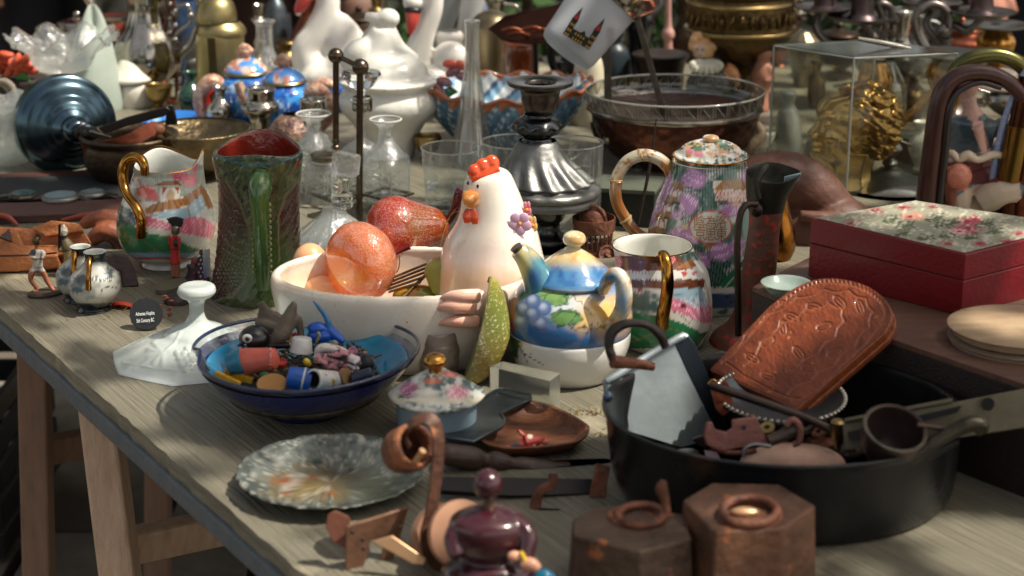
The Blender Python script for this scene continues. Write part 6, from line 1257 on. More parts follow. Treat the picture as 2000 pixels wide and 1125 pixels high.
for x, y, rx, ry, cl_ in ((1782, 423, 20, 6, (196, 110, 84)), (1890, 432, 18, 6, RO), (1905, 428, 10, 8, RO), (1888, 448, 26, 8, RO), (1876, 452, 12, 5, (206, 150, 150)), (1822, 404, 10, 3, RO), (1710, 411, 14, 4, RO), (1765, 405, 14, 3.5, RO), (1662, 436, 12, 4, RO), (1682, 424, 14, 3, CRM), (1850, 476, 12, 4, RO), (1914, 476, 14, 4, RO), (1968, 472, 12, 4, RO), (1990, 456, 10, 4, RO), (1960, 440, 8, 3, CRM)):
 fo += [('e', x, y, rx, ry, cl_, .3, .6), ('e', x - 2, y, rx * .4, ry * .4, (110, 30, 50), .3)]
for x, y in ((1710, 411), (1768, 404), (1672, 424), (1664, 436), (1850, 476), (1915, 475), (1970, 470), (1640, 432), (1825, 402)):
 fo += [('l', [(x - 22, y - 1), (x - 8, y - 7), (x + 8, y - 6), (x + 22, y + 1), (x + 8, y + 6), (x - 10, y + 6), (x - 22, y - 1)], 1.8, TN)]
fo += [('l', [(1780, 446), (1800, 452), (1830, 448)], 1.4, (110, 120, 120)), ('l', [(1786, 456), (1812, 444)], 1.4, (110, 120, 120)), ('n', 5, .62, .06, (198, 194, 176), .7)]
t.add('fabric_panel', G(gv, gf), M('fabric', vcol=True, rough=.75, bump=(700, .3)), paint=((140, 138, 118), fo))
t = T('stacked_wooden_boards', 'two round pale worn wooden boards stacked on the dark case at the right edge', 'boards', 1990, 668, z=TZ + HC)
WD = M('pale_board', (172, 150, 118), .6, noise=(9, (134, 108, 84), .3), stretch=(2, 10, 8), bump=(60, .4), wear=(16, (110, 92, 72), .66))
t.add('board', t.lathe([(1, 697), (130, 696), (138, 688), (136, 676), (134, 664), (128, 657), (1, 656)], X=1992, n=90, sub=2, sy=.95), M('board_grey', (148, 128, 108), .65, noise=(9, (104, 84, 70), .3), stretch=(2, 10, 8), bump=(60, .4)))
t.add('board', t.lathe([(1, 655), (112, 655), (126, 648), (130, 640), (127, 633), (1, 632)], X=1990, n=90, sub=2, sy=.95), WD)
# ---- green glass dish and board
t = T('green_glass_dish', 'pale green etched glass dish edge between the red jug and the red box', 'dish', 1536, 577, z=TZ + HC)
t.add('dish', t.lathe([(1, 575), (30, 573), (42, 564), (49, 554), (47, 552), (30, 566), (1, 570)], X=1536, n=80), M('green_dish', (164, 178, 168), .15, coat=.5, trans=.2, noise=(30, (140, 160, 150), .3)))
t.add('rim', tubew([tuple(np.array(t.l(1536, 553)) + 49 * t.s * np.array((math.cos(a), math.sin(a), 0))) for a in [2 * PI * i / 72 for i in range(72)]], 1.5 * t.s, n=6, sub=1, closed=True), SILVER)
# ---- big black pan and what lies in it
t = T('black_oval_pan', 'large battered black iron pan with ornate handle ring, full of old metal pieces', 'pan', 1530, 948)
PAN = t
panw = t.lathe([(1, 975), (250, 972), (300, 958), (325, 930), (335, 880), (340, 806), (344, 800), (346, 792), (341, 790), (334, 800), (326, 880), (312, 925), (280, 948), (1, 955)], X=1527, n=140, sub=4, sy=.86, rim=8)
b = t.add('body', panw, M('pan_iron', (26, 31, 33), .26, .5, noise=(7, (44, 42, 40), .2), bump=(30, .25), wear=(14, (70, 54, 42), .68), nrough=.14))
t.add('brass_patch', t.ell(1790, 952, (38, 12, 40), d=-172, n=32, m=20), M('brass_patch', (116, 92, 50), .5, .5, noise=(30, (70, 58, 36), .3)))
t.add('handle', t.tube([(1762, 905, -225), (1800, 880, -215), (1850, 850, -200), (1895, 828, -190), (1918, 832, -186), (1905, 845, -188)], [16, 13, 13, 15, 14, 10], n=18, sub=5), M('handle_iron', (70, 64, 48), .4, .7, noise=(40, (40, 38, 34), .25), bump=(120, .4)))
t.add('handle', t.tube([(1790, 900, -210), (1830, 880, -200), (1870, 862, -196)], [9, 10, 6]), IRONB)
t.add('handle_ring', t.tube([(1204, 715, 60), (1190, 680, 64), (1196, 648, 70), (1225, 632, 76), (1262, 634, 80), (1288, 652, 84), (1300, 678, 86)], [10, 9, 11, 9, 8, 10, 9], n=14, sub=6, flat=(1, .7)), M('ring_iron', (84, 78, 74), .42, .8, noise=(50, (50, 44, 42), .25), bump=(120, .4)))
t.add('handle_pivot', t.tube([(1196, 706, 50), (1240, 710, 70), (1275, 716, 90)], [14, 11, 9]), RUST)
t.add('rivet', t.ell(1187, 775, (10, 8, 12), d=-20, n=16, m=10), M('blue_steel_rivet', (96, 112, 130), .3, .8))
PS = PAN.s
def inpd(name, label, cat, X, Y, D): return T(name, label, cat, X, Y, z=onp(X, Y, PAN.P.y + D * PS).z)
def inpan(name, label, cat, X, Y, up=20, group=None): return T(name, label, cat, X, Y, z=TZ + up * PS, group=group)
t = inpan('grey_tin_tray', 'rectangular dull grey tin tray standing on edge in the left of the pan', 'tray', 1310, 860)
FACE = [(1190, 745, -30), (1322, 665, 40), (1408, 860, 60), (1330, 905, 10), (1215, 838, -60)]
t.add('plate', t.slab(FACE, 3), TIN)
t.add('edge', t.tube([(1196, 838, -62), (1186, 752, -30), (1198, 738, -26), (1322, 662, 40), (1340, 660, 44)], [6, 8, 8, 8, 8], n=12, sub=3), TIN)
t.add('side_wall', t.slab([(1318, 668, 34), (1345, 655, 48), (1358, 672, 48), (1424, 830, 70), (1420, 860, 60), (1392, 862, 56)], 5), M('tin_dark', (70, 80, 90), .42, .8, noise=(26, (50, 58, 66), .3)), bevel=2)
t = inpd('rusty_clamp', 'pinkish rusty clamp bracket with a round hole lying in the pan', 'clamp', 1440, 885, -120)
PR = M('pink_rust', (146, 98, 88), .6, .2, noise=(50, (110, 66, 60), .28), bump=(120, .5))
t.add('body', t.slab([(1376, 850, -20), (1382, 826, -14), (1392, 826, -12), (1396, 840, -12), (1420, 846, -10), (1432, 838, -8), (1432, 822, -6), (1478, 815, 0), (1494, 850, 4), (1505, 868, 0), (1460, 872, -10), (1410, 882, -16), (1380, 870, -20)], 12), PR, bevel=2)
t.add('hole', t.rev((1453, 835, -18), (1453, 836, -14), [(0, 1), (0, 5), (1, 5)], n=14, sub=1), RUBBER)
t.add('screw', t.tube([(1500, 862, 0), (1530, 850, 10), (1548, 838, 20)], [12, 13, 16]), WOODD)
t.add('screw_ring', t.tube([(1536, 830, 10), (1550, 820, 10), (1562, 836, 10), (1560, 862, 10), (1548, 868, 10)], 7), PR)
t.add('wire', t.tube([(1452, 893, -40), (1455, 876, -36), (1475, 868, -30), (1505, 872, -26)], 4), PEWTER)
t.add('scrap', t.slab([(1376, 880, -40), (1400, 884, -40), (1410, 902, -44), (1380, 896, -44)], 6), M('lilac_scrap', (150, 134, 150), .5, .2, noise=(80, (90, 60, 50), .15)))
one('pale_stone_disc', 'pale pinkish oval stone lying at the front of the pan', 'stone', 1548, 915, lambda t: ellips(t.l(1548, 908), (104 * t.s, 60 * t.s, 40 * t.s), 60, 30), M('pink_stone', (206, 172, 150), .6, noise=(9, (160, 118, 104), .12), bump=(60, .3)), z=TZ + 60 * PS)
t = inpd('dark_ladle', 'round black ladle cup lying tilted at the right of the pan', 'ladle', 1745, 880, -190)
LM = M('ladle_iron', (52, 44, 42), .38, .6, noise=(20, (84, 64, 56), .25), nrough=.1)
t.add('cup', t.rev((1748, 838, -20), (1722, 905, 30), [(.0, 56), (-.03, 61), (.06, 63), (.4, 58), (.75, 38), (.95, 14), (1, 1)] , n=56, sub=4), LM)
t.add('inner_cup', t.rev((1748, 838, -20), (1724, 898, 26), [(0, 57), (.35, 52), (.7, 34), (.88, 12), (.92, 1)], n=56, sub=4), M('ladle_inside', (74, 58, 52), .4, .5, noise=(14, (40, 36, 36), .25)))
t.add('rim', t.rev((1749, 836, -21), (1747, 841, -18), [(0, 56), (0, 63), (1, 64), (1, 56)], n=56, sub=1), STEEL)
t.add('arm', t.tube([(1790, 830, -10), (1830, 835, 0), (1860, 842, 10)], [6, 6, 5]), LM)
t = inpd('olive_metal_rail', 'long olive-brown slotted metal rail running out of the pan to the right', 'rail', 1800, 850, -120)
OM = M('olive_metal', (112, 104, 80), .42, .4, noise=(16, (74, 70, 56), .28), bump=(60, .2))
t.add('rail', t.slab([(1646, 828, 20), (1760, 806, 16), (2060, 748, 4), (2064, 826, -24), (1800, 866, -8), (1650, 880, -4)], 10), OM, bevel=2)
t.add('slot', t.slab([(1655, 844, 8), (1880, 792, 0), (1868, 806, -6), (1660, 860, -2)], 2), IRONB)
t.add('hole', t.rev((1930, 788, -14), (1930, 790, -4), [(0, 1), (0, 12), (1, 12)], n=16, sub=1), IRONB)
t.add('lip', t.tube([(1650, 822, 20), (1860, 782, 10)], 5), OM)
t = inpd('iron_rod', 'dark round iron rod bent at its end, leaning over the pan contents', 'rod', 1520, 800, -40)
t.add('rod', t.tube([(1392, 752, 60), (1400, 756, 58), (1530, 800, 20), (1600, 828, -6), (1632, 848, -16), (1640, 868, -18)], [7, 9, 9, 9, 9, 8], n=14), M('rod_iron', (84, 72, 66), .36, .8, noise=(30, (56, 48, 46), .25)))
t = inpd('copper_flap', 'small curved copper plate with a brass twist above the pan', 'plate', 1405, 790, 30)
t.add('plate', t.slab([(1388, 758, 40), (1418, 742, 44), (1430, 760, 42), (1430, 800, 36), (1412, 815, 30), (1398, 800, 30)], 4), COPPER, bevel=1)
t.add('twist', t.tube([(1384, 750, 36), (1392, 742, 34), (1400, 748, 34), (1390, 754, 32)], 2.6), GOLDB)
t = inpd('brass_fitting', 'small brass screw fitting standing among the pan contents', 'fitting', 1636, 862, -60)
t.add('cap', t.lathe([(1, 856), (14, 856), (15, 845), (14, 824), (10, 820), (1, 820)], X=1636, n=12, sub=1), BRASS, smooth=False); t.add('pin', t.lathe([(7, 875), (7, 856)], X=1636, n=12), BRASS)
for i, (x, y, a, b_, cx_, lb, m_) in enumerate(((1600, 868, 50, 26, 18, 'brown rusty lump behind the pink stone in the pan', RUST), (1665, 880, 44, 26, 20, 'dark rounded stone between pink stone and ladle', M('dark_slate', (58, 56, 50), .6, noise=(40, (36, 34, 32), .2))), (1545, 790, 60, 30, 22, 'dark block under the silver oval dish', IRONB), (1480, 860, 40, 30, 16, 'black scrap under the clamp in the pan', IRON), (1300, 905, 90, 60, 20, 'dark crumpled cloth at the left bottom of the pan', IRONB), (1760, 800, 120, 60, 16, 'dark flat iron lid lying deep in the back of the pan', IRONB))):
 rnd = np.random.RandomState(i)
 one('scrap_lump', lb, 'scrap', x, y + 20, lambda t: fuse(join(*[ellips(t.l(x + rnd.uniform(-.5, .5) * a, y + rnd.uniform(-.2, .3) * cx_, rnd.uniform(-.3, .3) * b_), (a * t.s * .6, b_ * t.s * .7, cx_ * t.s * .8), 14, 10, rot=rnd.uniform(-.4, .4)) for _ in range(4)]), 3 * t.s, 1), m_, z=TZ + 30 * PS)
t = inpd('rusty_chain', 'short rusty chain lying over the edge of the pink stone in the pan', 'chain', 1690, 880, -110)
for k in range(7):
 x, y = 1652 + k * 11, 884 - (k % 3) * 3; t.add('link', tubew([t.l(x + 8 * math.cos(a), y + (2 if k % 2 else 5) * math.sin(a), -4 + (5 if k % 2 else 1) * math.sin(a)) for a in [2 * PI * i / 12 for i in range(12)]], 1.8 * t.s, n=6, sub=1, closed=True), RUST)
t = inpd('old_pliers', 'dark rusty pliers lying open beside the tin tray in the pan', 'pliers', 1410, 900, -60)
t.add('jaw', t.slab([(1352, 858, 0), (1372, 850, 4), (1396, 868, 4), (1388, 878, 0), (1366, 872, -2)], 8), IRON, bevel=1.5)
t.add('arm', t.tube([(1384, 868, 0), (1410, 872, 4), (1450, 862, 10), (1480, 848, 14)], [7, 6, 5, 6]), IRON); t.add('arm', t.tube([(1388, 874, 0), (1420, 884, 0), (1450, 884, 0), (1476, 880, 4)], [7, 6, 5, 6]), RUST)
for q_, (x, y, lb) in enumerate(((1600, 850, 'rusty hexagonal nut behind the pink stone'), (1575, 838, 'steel washer next to the rusty nut'), (1500, 842, 'small brass washer under the iron rod'))):
 t = inpd('metal_nut', lb, 'nut', x, y, -20 - 20 * q_); t.add('ring', t.rev((x, y, 0), (x - 2, y - 8, -4), [(0, 6), (0, 15), (1, 15), (1, 6), (0, 6)], n=6 if q_ == 0 else 24, sub=1), (RUST, STEEL, BRASS)[q_], smooth=bool(q_))
t = inpan('silver_oval_dish', 'oval silver dish with a beaded rim resting on the pan contents under the carved board', 'dish', 1530, 845, 60)
t.add('dish', t.lathe([(1, 810), (70, 808), (100, 795), (122, 776), (126, 772), (120, 772), (96, 785), (60, 796), (1, 798)], X=1524, n=90, sub=4, sy=1.15), PEWTERD)
for k in range(64):
 a = 2 * PI * k / 64; p = np.array(t.l(1524, 772)) + np.array((124 * math.cos(a), 142 * math.sin(a), 2)) * t.s
 t.add('bead', ellips(tuple(p), (5.5 * t.s,) * 3, 8, 6), SILVER)
t = inpan('carved_wooden_board', 'double glossy orange-brown wooden board with rounded top and carved leaves, leaning over the pan', 'board', 1560, 800, 70)
o_ = [(1385, 722), (1420, 675), (1500, 600), (1552, 562), (1600, 545), (1650, 546), (1700, 562), (1735, 592), (1742, 622), (1728, 650), (1680, 700), (1600, 775), (1556, 800), (1480, 765)]
O2 = [tuple(p) for p in crom([(1500, 600), (1552, 562), (1600, 545), (1650, 546), (1700, 562), (1735, 592), (1742, 622), (1728, 650)], 4)]
O_ = [(1385, 722)] + O2 + [(1556, 800)]
pa, pb, pc = np.array(t.l(1385, 722, 40)), np.array(t.l(1556, 800, -112)), np.array(t.l(1650, 546, 110))
nn = np.cross(pb - pa, pc - pa); nn /= np.linalg.norm(nn);
if nn[2] < 0: nn = -nn
camL = np.array(CAM) - np.array(t.P)
def onpl(X, Y, off=0):
 d = np.array(ray(X, Y)); k = np.dot(pa + nn * off - camL, nn) / np.dot(d, nn); return camL + d * k
th_ = 15 * t.s
def plank(off, th, poly, name, mat, carve=False, **k):
 """board as a dense grid so that the carving is real relief"""
 a = np.array([onpl(x, y) for x, y in poly]) - nn * off
 return t.add(name, ringmesh([a - nn * th, a]), mat, smooth=False, bevel=2, **k)
plank(th_ + 3 * t.s, th_ * .9, [(x + 3, y + 3) for x, y in O_], 'lower_board', WOODR)
plank(.7 * t.s, th_, O_, 'upper_board', WOODR)
ax1 = (pb - pa) / np.linalg.norm(pb - pa); ax2 = np.cross(nn, ax1)
A2 = np.array([[np.dot(onpl(x, y) - pa, ax1), np.dot(onpl(x, y) - pa, ax2)] for x, y in O_])
mn, mx = A2.min(0), A2.max(0); N1, N2 = 320, 420
uu, vv = np.meshgrid(np.linspace(mn[0], mx[0], N1), np.linspace(mn[1], mx[1], N2)); uu = uu.ravel(); vv = vv.ravel()
ins = inpoly(uu, vv, [tuple(q) for q in (A2 - A2.mean(0)) * .985 + A2.mean(0)])
W_ = pa[None] + uu[:, None] * ax1 + vv[:, None] * ax2; Pp = proj(W_ + np.array(t.P)); X_, Y_ = Pp[:, 0], Pp[:, 1]
hgt = np.zeros(len(X_))
def groove(pts, w_, dpt):
 global hgt
 d = np.full(len(X_), 1e9)
 for a, b in zip(pts[:-1], pts[1:]): d = np.minimum(d, segd(X_, Y_, a, b))
 hgt -= dpt * np.exp(-(d / w_) ** 2)
def scallop(pts, amp=7, per=22):
 P_ = crom(pts, 8); out = []
 for i, p in enumerate(P_):
  q = P_[min(i + 1, len(P_) - 1)] - P_[max(i - 1, 0)]; q = q / (np.hypot(*q) + 1e-9); out.append((p[0] - q[1] * amp * abs(math.sin(i * PI / 6)), p[1] + q[0] * amp * abs(math.sin(i * PI / 6))))
 return out
groove(scallop([(1420, 700), (1470, 640), (1540, 590), (1610, 565), (1670, 570), (1705, 600), (1700, 640), (1660, 690), (1600, 735), (1540, 770)]), 2.0, 2.8)
groove(scallop([(1455, 715), (1500, 655), (1560, 612), (1620, 592), (1650, 610), (1640, 650), (1600, 690), (1540, 730)], 6), 2.0, 2.6)
for x, y, a in ((1548, 620, .4), (1610, 638, -.3), (1560, 690, .9), (1500, 668, -.6), (1530, 640, 1.4), (1590, 600, .2), (1640, 590, .8), (1470, 700, .5), (1580, 720, .1), (1500, 735, .3), (1680, 600, 1.2), (1630, 690, -.4)):
 ell_ = [(x + 15 * math.cos(q) * math.cos(a) - 7 * math.sin(q) * math.sin(a), y + 15 * math.cos(q) * math.sin(a) + 7 * math.sin(q) * math.cos(a)) for q in np.linspace(0, 2 * PI, 13)]
 groove(ell_, 1.7, 2.4); groove([(x - 12 * math.cos(a), y - 12 * math.sin(a)), (x + 12 * math.cos(a), y + 12 * math.sin(a))], 1.5, 1.8)
hgt += (fbm(X_, Y_, 9) - .5) * .5
cO = np.array(O_).mean(0)
groove(scallop([tuple(cO + (np.array(p) - cO) * .9) for p in O_ + [O_[0]]], 5), 1.8, 2.6)
W_ = W_ + nn[None] * ((hgt * t.s * .9)[:, None] + 1.2 * t.s)
f = [(j * N1 + i, j * N1 + i + 1, (j + 1) * N1 + i + 1, (j + 1) * N1 + i) for j in range(N2 - 1) for i in range(N1 - 1) if ins[j * N1 + i] and ins[j * N1 + i + 1] and ins[(j + 1) * N1 + i] and ins[(j + 1) * N1 + i + 1]]
used = sorted({a for q in f for a in q}); mp_ = {a: i for i, a in enumerate(used)}
t.add('carved_face', G(W_[used], [tuple(mp_[a] for a in q) for q in f]), M('carved_wood', (134, 64, 30), .44, coat=.12, noise=(16, (84, 34, 14), .24), stretch=(5, 1, 5), bump=(60, .35), wear=(60, (176, 108, 60), .66)))
# ---- acrylic case with gilt head
t = T('acrylic_display_case', 'clear acrylic display box covering the gilt head', 'case', 1648, 385)
fr = np.array(t.l(1648, 385)); HH = t.l(1668, 114)[2] - fr[2]
z0 = 0
pF = np.array(t.l(1652, 385)); pL = np.array(at(1500, 352) - t.P); pR = np.array(at(1850, 372) - t.P); pB = pL + pR - pF
HH = onp(1668, 114, at(1652, 385).y).z - TZ
bt = [pF, pR, pB, pL]; tp = [p + np.array((0, 0, HH)) for p in bt]
for i, (a, b_, c_, d_) in enumerate(((bt[0], bt[1], tp[1], tp[0]), (bt[1], bt[2], tp[2], tp[1]), (bt[2], bt[3], tp[3], tp[2]), (bt[3], bt[0], tp[0], tp[3]))):
 nrm_ = np.cross(b_ - a, d_ - a); nrm_ = nrm_ / np.linalg.norm(nrm_) * .0025
 t.add('pane', ringmesh([[a, b_, c_, d_], [a - nrm_, b_ - nrm_, c_ - nrm_, d_ - nrm_]]), ACRYL, smooth=False)
t.add('top_pane', ringmesh([tp, [p + np.array((0, 0, .003)) for p in tp]]), thin('acrylic_top', (206, 208, 200), .12, 1.6), smooth=False)
ED = M('acrylic_edge', (180, 184, 178), .15, trans=.5, coat=.5)
for p, q in zip(bt, tp): t.add('edge', tubew([tuple(p), tuple(q)], .0016, n=6, sub=1), ED)
for i in range(4): t.add('edge', tubew([tuple(tp[i]), tuple(tp[(i + 1) % 4])], .0014, n=6, sub=1), ED)
t = T('gilt_head', 'gold-coloured classical head in profile with wavy hair inside the acrylic case', 'sculpture', 1665, 362)
hair = []
rnd = random.Random(4)
for k in range(100):
 a = rnd.uniform(-.5, 2.6); e_ = rnd.uniform(-.8, .8); x = 1690 + 68 * math.cos(a) * math.cos(e_) - 4; y = 230 - 64 * math.sin(a) * 1.0 + rnd.uniform(-4, 4); dd = 58 * math.sin(e_) * -1
 if x < 1664 and y > 176: continue
 hair.append(t.tube([(x - 12, y + rnd.uniform(-5, 5), dd - 3), (x, y - 4, dd - 8), (x + 12, y + rnd.uniform(-3, 8), dd - 2)], [3, 6.5, 3], n=8, sub=3))
for k in range(90):
 x = rnd.uniform(1682, 1752); y = rnd.uniform(180, 310); q = ((x - 1695) / 66) ** 2 + ((y - 240) / 74) ** 2
 if q > .95: continue
 dd = -60 * math.sqrt(1 - q); hair.append(t.tube([(x - 16, y - 8, dd), (x - 4, y - 6, dd - 6), (x + 6, y + 2, dd - 4), (x + 16, y + 2, dd)], [2, 4.5, 4.5, 2], n=8, sub=3))
g = fuse(join(t.ell(1692, 238, (66, 60, 72)), t.ell(1645, 228, (38, 44, 42)), t.ell(1646, 280, (38, 42, 54)), t.card([(1660, 176), (1628, 184), (1606, 200), (1598, 218), (1597, 230), (1600, 237), (1590, 252), (1579, 264), (1585, 271), (1594, 273), (1586, 281), (1591, 287), (1585, 292), (1590, 298), (1583, 304), (1588, 314), (1604, 320), (1612, 334), (1606, 352), (1600, 366), (1650, 366)], d=-13, th=26), t.card([(1660, 186), (1622, 196), (1608, 214), (1614, 238), (1606, 262), (1606, 290), (1602, 308), (1620, 318), (1650, 318)], d=-28, th=56),
 t.tube([(1668, 290, 0), (1662, 330, 0), (1660, 366, 0)], [48, 42, 50]), t.tube([(1602, 230, -24), (1616, 226, -31), (1632, 230, -34)], [5, 5, 4]), t.ell(1615, 243, (8, 6, 4), d=-26), t.ell(1628, 268, (20, 14, 16), d=-22), t.ell(1592, 268, (7, 9, 6), d=-10), t.ell(1594, 282, (9, 15, 3.5), d=-4), t.ell(1594, 293, (9, 14, 4), d=-4)), 1.9 * t.s, 4)
t.add('head', g, M('gilt', (214, 178, 118), .24, 1))
t.add('hair', fuse(join(*hair), 1.9 * t.s, 1), M('gilt_hair', (186, 146, 86), .26, 1))
t.add('eye', t.ell(1614, 243, (5, 4, 3), d=-31, n=12, m=8), GOLDB)
# ---- chair-back frame, figurine, rope, copper tubes, gold vases
t = T('bentwood_arch_frame', 'dark red-brown bentwood arch standing upright at the right edge', 'frame', 1850, 440)
AR = M('bentwood', (84, 38, 26), .32, coat=.3, noise=(14, (36, 20, 18), .3), stretch=(4, 4, 1), bump=(40, .2))
t.add('arch', t.tube([(1808, 440, 0), (1812, 380, 0), (1822, 300, 0), (1832, 220, 0), (1846, 172, 0), (1875, 148, 0), (1915, 142, 0), (1955, 152, 0), (1990, 178, 0), (2030, 230, 0)], [23, 22, 21, 20, 19, 17, 16, 15, 15, 15], n=24, sub=5), AR)
t.add('arch_groove', t.tube([(1830, 440, -16), (1836, 380, -16), (1845, 300, -16), (1852, 225, -15), (1866, 186, -14), (1890, 168, -13), (1920, 162, -12), (1955, 172, -12)], [9, 8, 8, 8, 7, 6, 5, 5], n=14, sub=5), M('bentwood_dark', (30, 18, 16), .35, coat=.4))
t = T('brass_arched_handle', 'green-gold arched metal band behind the bentwood arch', 'handle', 1900, 400)
t.add('band', t.tube([(1850, 170, 60), (1868, 132, 60), (1905, 112, 60), (1950, 108, 60), (1990, 124, 60), (2020, 160, 60)], [8, 13, 15, 15, 15, 15], n=20, sub=5), M('green_brass', (132, 124, 76), .26, 1, noise=(20, (70, 74, 46), .3)))
t = T('lady_figurine', 'porcelain lady figurine in blue-grey dress with salmon skirt seen through the bentwood arch', 'figurine', 1895, 425)
POR = M('figurine_glaze', vcol=True, rough=.22, coat=.6)
minifig(t, 1895, 425, 100, [([(-8, 262, 30)], (26, 26, 30)), ([(-4, 235, 30), (0, 215, 30), (5, 190, 30)], [16, 15, 30]), ([(5, 190, 30), (0, 140, 30), (-4, 95, 30)], [50, 44, 50]), ([(0, 90, 30), (10, 50, 20), (10, 5, 20)], [56, 62, 64]),
 ([(50, 190, 20), (70, 150, 0), (30, 120, -36), (18, 165, -40), (12, 178, -40)], [18, 15, 11, 9, 12]), ([(20, 30, -40), (60, 50, -50), (110, 60, -50)], [26, 32, 34]), ([(-25, 70, -30), (-22, 40, -34), (-18, 10, -34)], [22, 26, 20]), ([(-90, 20, 0), (-60, 60, 0), (-10, 90, 0)], [20, 26, 24])],
 colr=((104, 116, 120), [('e', 1888, 160, 40, 40, (206, 158, 140), .1), ('p', [(1865, 180), (1925, 180), (1930, 215), (1900, 240), (1880, 240), (1865, 210)], (204, 168, 154)), ('n', 30, .52, .15, (70, 88, 98)), ('p', [(1860, 140), (1880, 150), (1870, 185), (1850, 200)], (52, 36, 34)), ('p', [(1902, 235), (1918, 235), (1936, 300), (1920, 305), (1898, 250)], (206, 160, 144)), ('p', [(1880, 200), (1915, 205), (1910, 240), (1890, 232)], (206, 164, 148)),
 ('p', [(1780, 300), (2000, 296), (2000, 312), (1780, 318)], (206, 184, 160)), ('p', [(1830, 318), (2000, 312), (2000, 360), (1830, 360)], (112, 50, 42)), ('p', [(1840, 325), (1895, 325), (1890, 372), (1870, 372), (1868, 430), (1850, 430)], (200, 120, 96)), ('p', [(1868, 385), (1900, 362), (1990, 350), (2000, 430), (1860, 430)], (196, 176, 152)), ('p', [(1740, 340), (1815, 340), (1815, 420), (1740, 420)], (92, 104, 108))]), voxel=2.6)
t.add('ruffle', t.tube([(1838, 300, -40), (1860, 300, -50), (1872, 312, -52), (1890, 302, -54), (1910, 312, -54), (1940, 302, -50), (1970, 306, -46)], [6, 8, 7, 9, 7, 8, 6], n=12, sub=4), M('cream_glaze', (206, 186, 160), .25, coat=.5))
t.add('rose', t.ell(1872, 345, (26, 16, 26), d=-66, n=20, m=12), M('salmon_glaze', (204, 128, 102), .25, coat=.5, noise=(40, (176, 96, 76), .3), bump=(60, .8)))
t.add('hat', t.lathe([(1, 175), (44, 172), (50, 168), (44, 165), (28, 158), (24, 140), (1, 132)], X=1960, d=60, n=32), M('bonnet', (206, 190, 170), .3, coat=.5))
t = T('porcelain_number_plate', 'cream enamel plaque with dark curls behind the blue cord', 'plaque', 1985, 330)
t.add('plate', t.card([(1955, 230), (1985, 222), (1990, 270), (1975, 275), (1960, 262)], d=40, th=6), M('cream_glaze', (206, 186, 160), .25))
t.add('curl', t.tube([(1966, 240, 36), (1974, 236, 36), (1976, 242, 36), (1970, 246, 36), (1978, 252, 36), (1972, 258, 36)], 1.6), RUBBER); t.add('red_edge', t.tube([(1958, 262, 34), (1968, 274, 34), (1980, 272, 34)], 4), M('red_enamel', (168, 56, 44), .35))
t = T('blue_twisted_cord', 'pale blue twisted silky cord loop hanging beside the bentwood arch', 'cord', 1938, 425)
CD = M('blue_cord', (122, 138, 180), .5, noise=(200, (170, 180, 204), .2))
def rope(pts, r, n_tw, name='strand'):
 P = crom([t.l(*p) for p in pts], 40); P = np.array(P); tan = np.gradient(P, axis=0); tan /= np.linalg.norm(tan, axis=1)[:, None]
 u = np.cross(tan, (0, 1., 0)); u /= np.linalg.norm(u, axis=1)[:, None]; v = np.cross(tan, u)
 for k in range(3):
  a = np.linspace(0, n_tw * 2 * PI, len(P)) + k * 2 * PI / 3
  Q = P + r * .5 * t.s * (np.cos(a)[:, None] * u + np.sin(a)[:, None] * v)
  t.add(name, tubew([tuple(q) for q in Q], r * .62 * t.s, n=8, sub=1), CD)
rope([(1934, 425, -40), (1938, 360, -40), (1948, 290, -40), (1966, 222, -40), (1992, 160, -40), (2010, 130, -40)], 6, 22)
rope([(1944, 425, -36), (1950, 360, -36), (1958, 300, -36), (1972, 250, -38), (1988, 200, -38), (2006, 160, -40)], 5, 22)
t = T('copper_tubes', 'dark copper and brass telescopic tubes leaning at the right edge', 'tubes', 1975, 435)
t.add('tube', t.tube([(1966, 440, -20), (1974, 360, -18), (1990, 260, -14), (2012, 150, -8)], 22, n=24), M('tube_brown', (96, 54, 40), .22, 1, noise=(12, (50, 34, 26), .3)))
t.add('tube', t.tube([(1996, 445, -30), (2004, 380, -28), (2024, 260, -20)], 22, n=24), COPPER)
t.add('collar', t.tube([(1972, 352, -18), (1982, 300, -16), (1992, 246, -14)], 25, n=24), M('tube_brass', (150, 118, 60), .2, 1, noise=(12, (90, 66, 34), .3)))
t = T('gold_lidded_box', 'silver lidded serving dish behind the gilt head, right of the acrylic case', 'dish', 1765, 385)
t.o.name = 'silver_serving_dish'
t.add('dish', t.lathe([(1, 402), (110, 400), (118, 388), (112, 376), (70, 352), (34, 338), (22, 330), (10, 326), (16, 318), (8, 308), (20, 296), (24, 288), (12, 270), (8, 255)], X=1738, n=64, d=90), PEWTER)
t = T('dark_display_box', 'dark flat box with a pale edge line behind the bentwood arch', 'box', 1790, 330)
t.add('body', t.flat([(1745, 262), (1830, 290), (1900, 280), (1820, 252)], 50, 50), M('felt_box', (58, 62, 56), .6)); t.add('edge_line', t.tube([(1738, 268, -10), (1812, 296, -10)], 2.4), PEWTER)
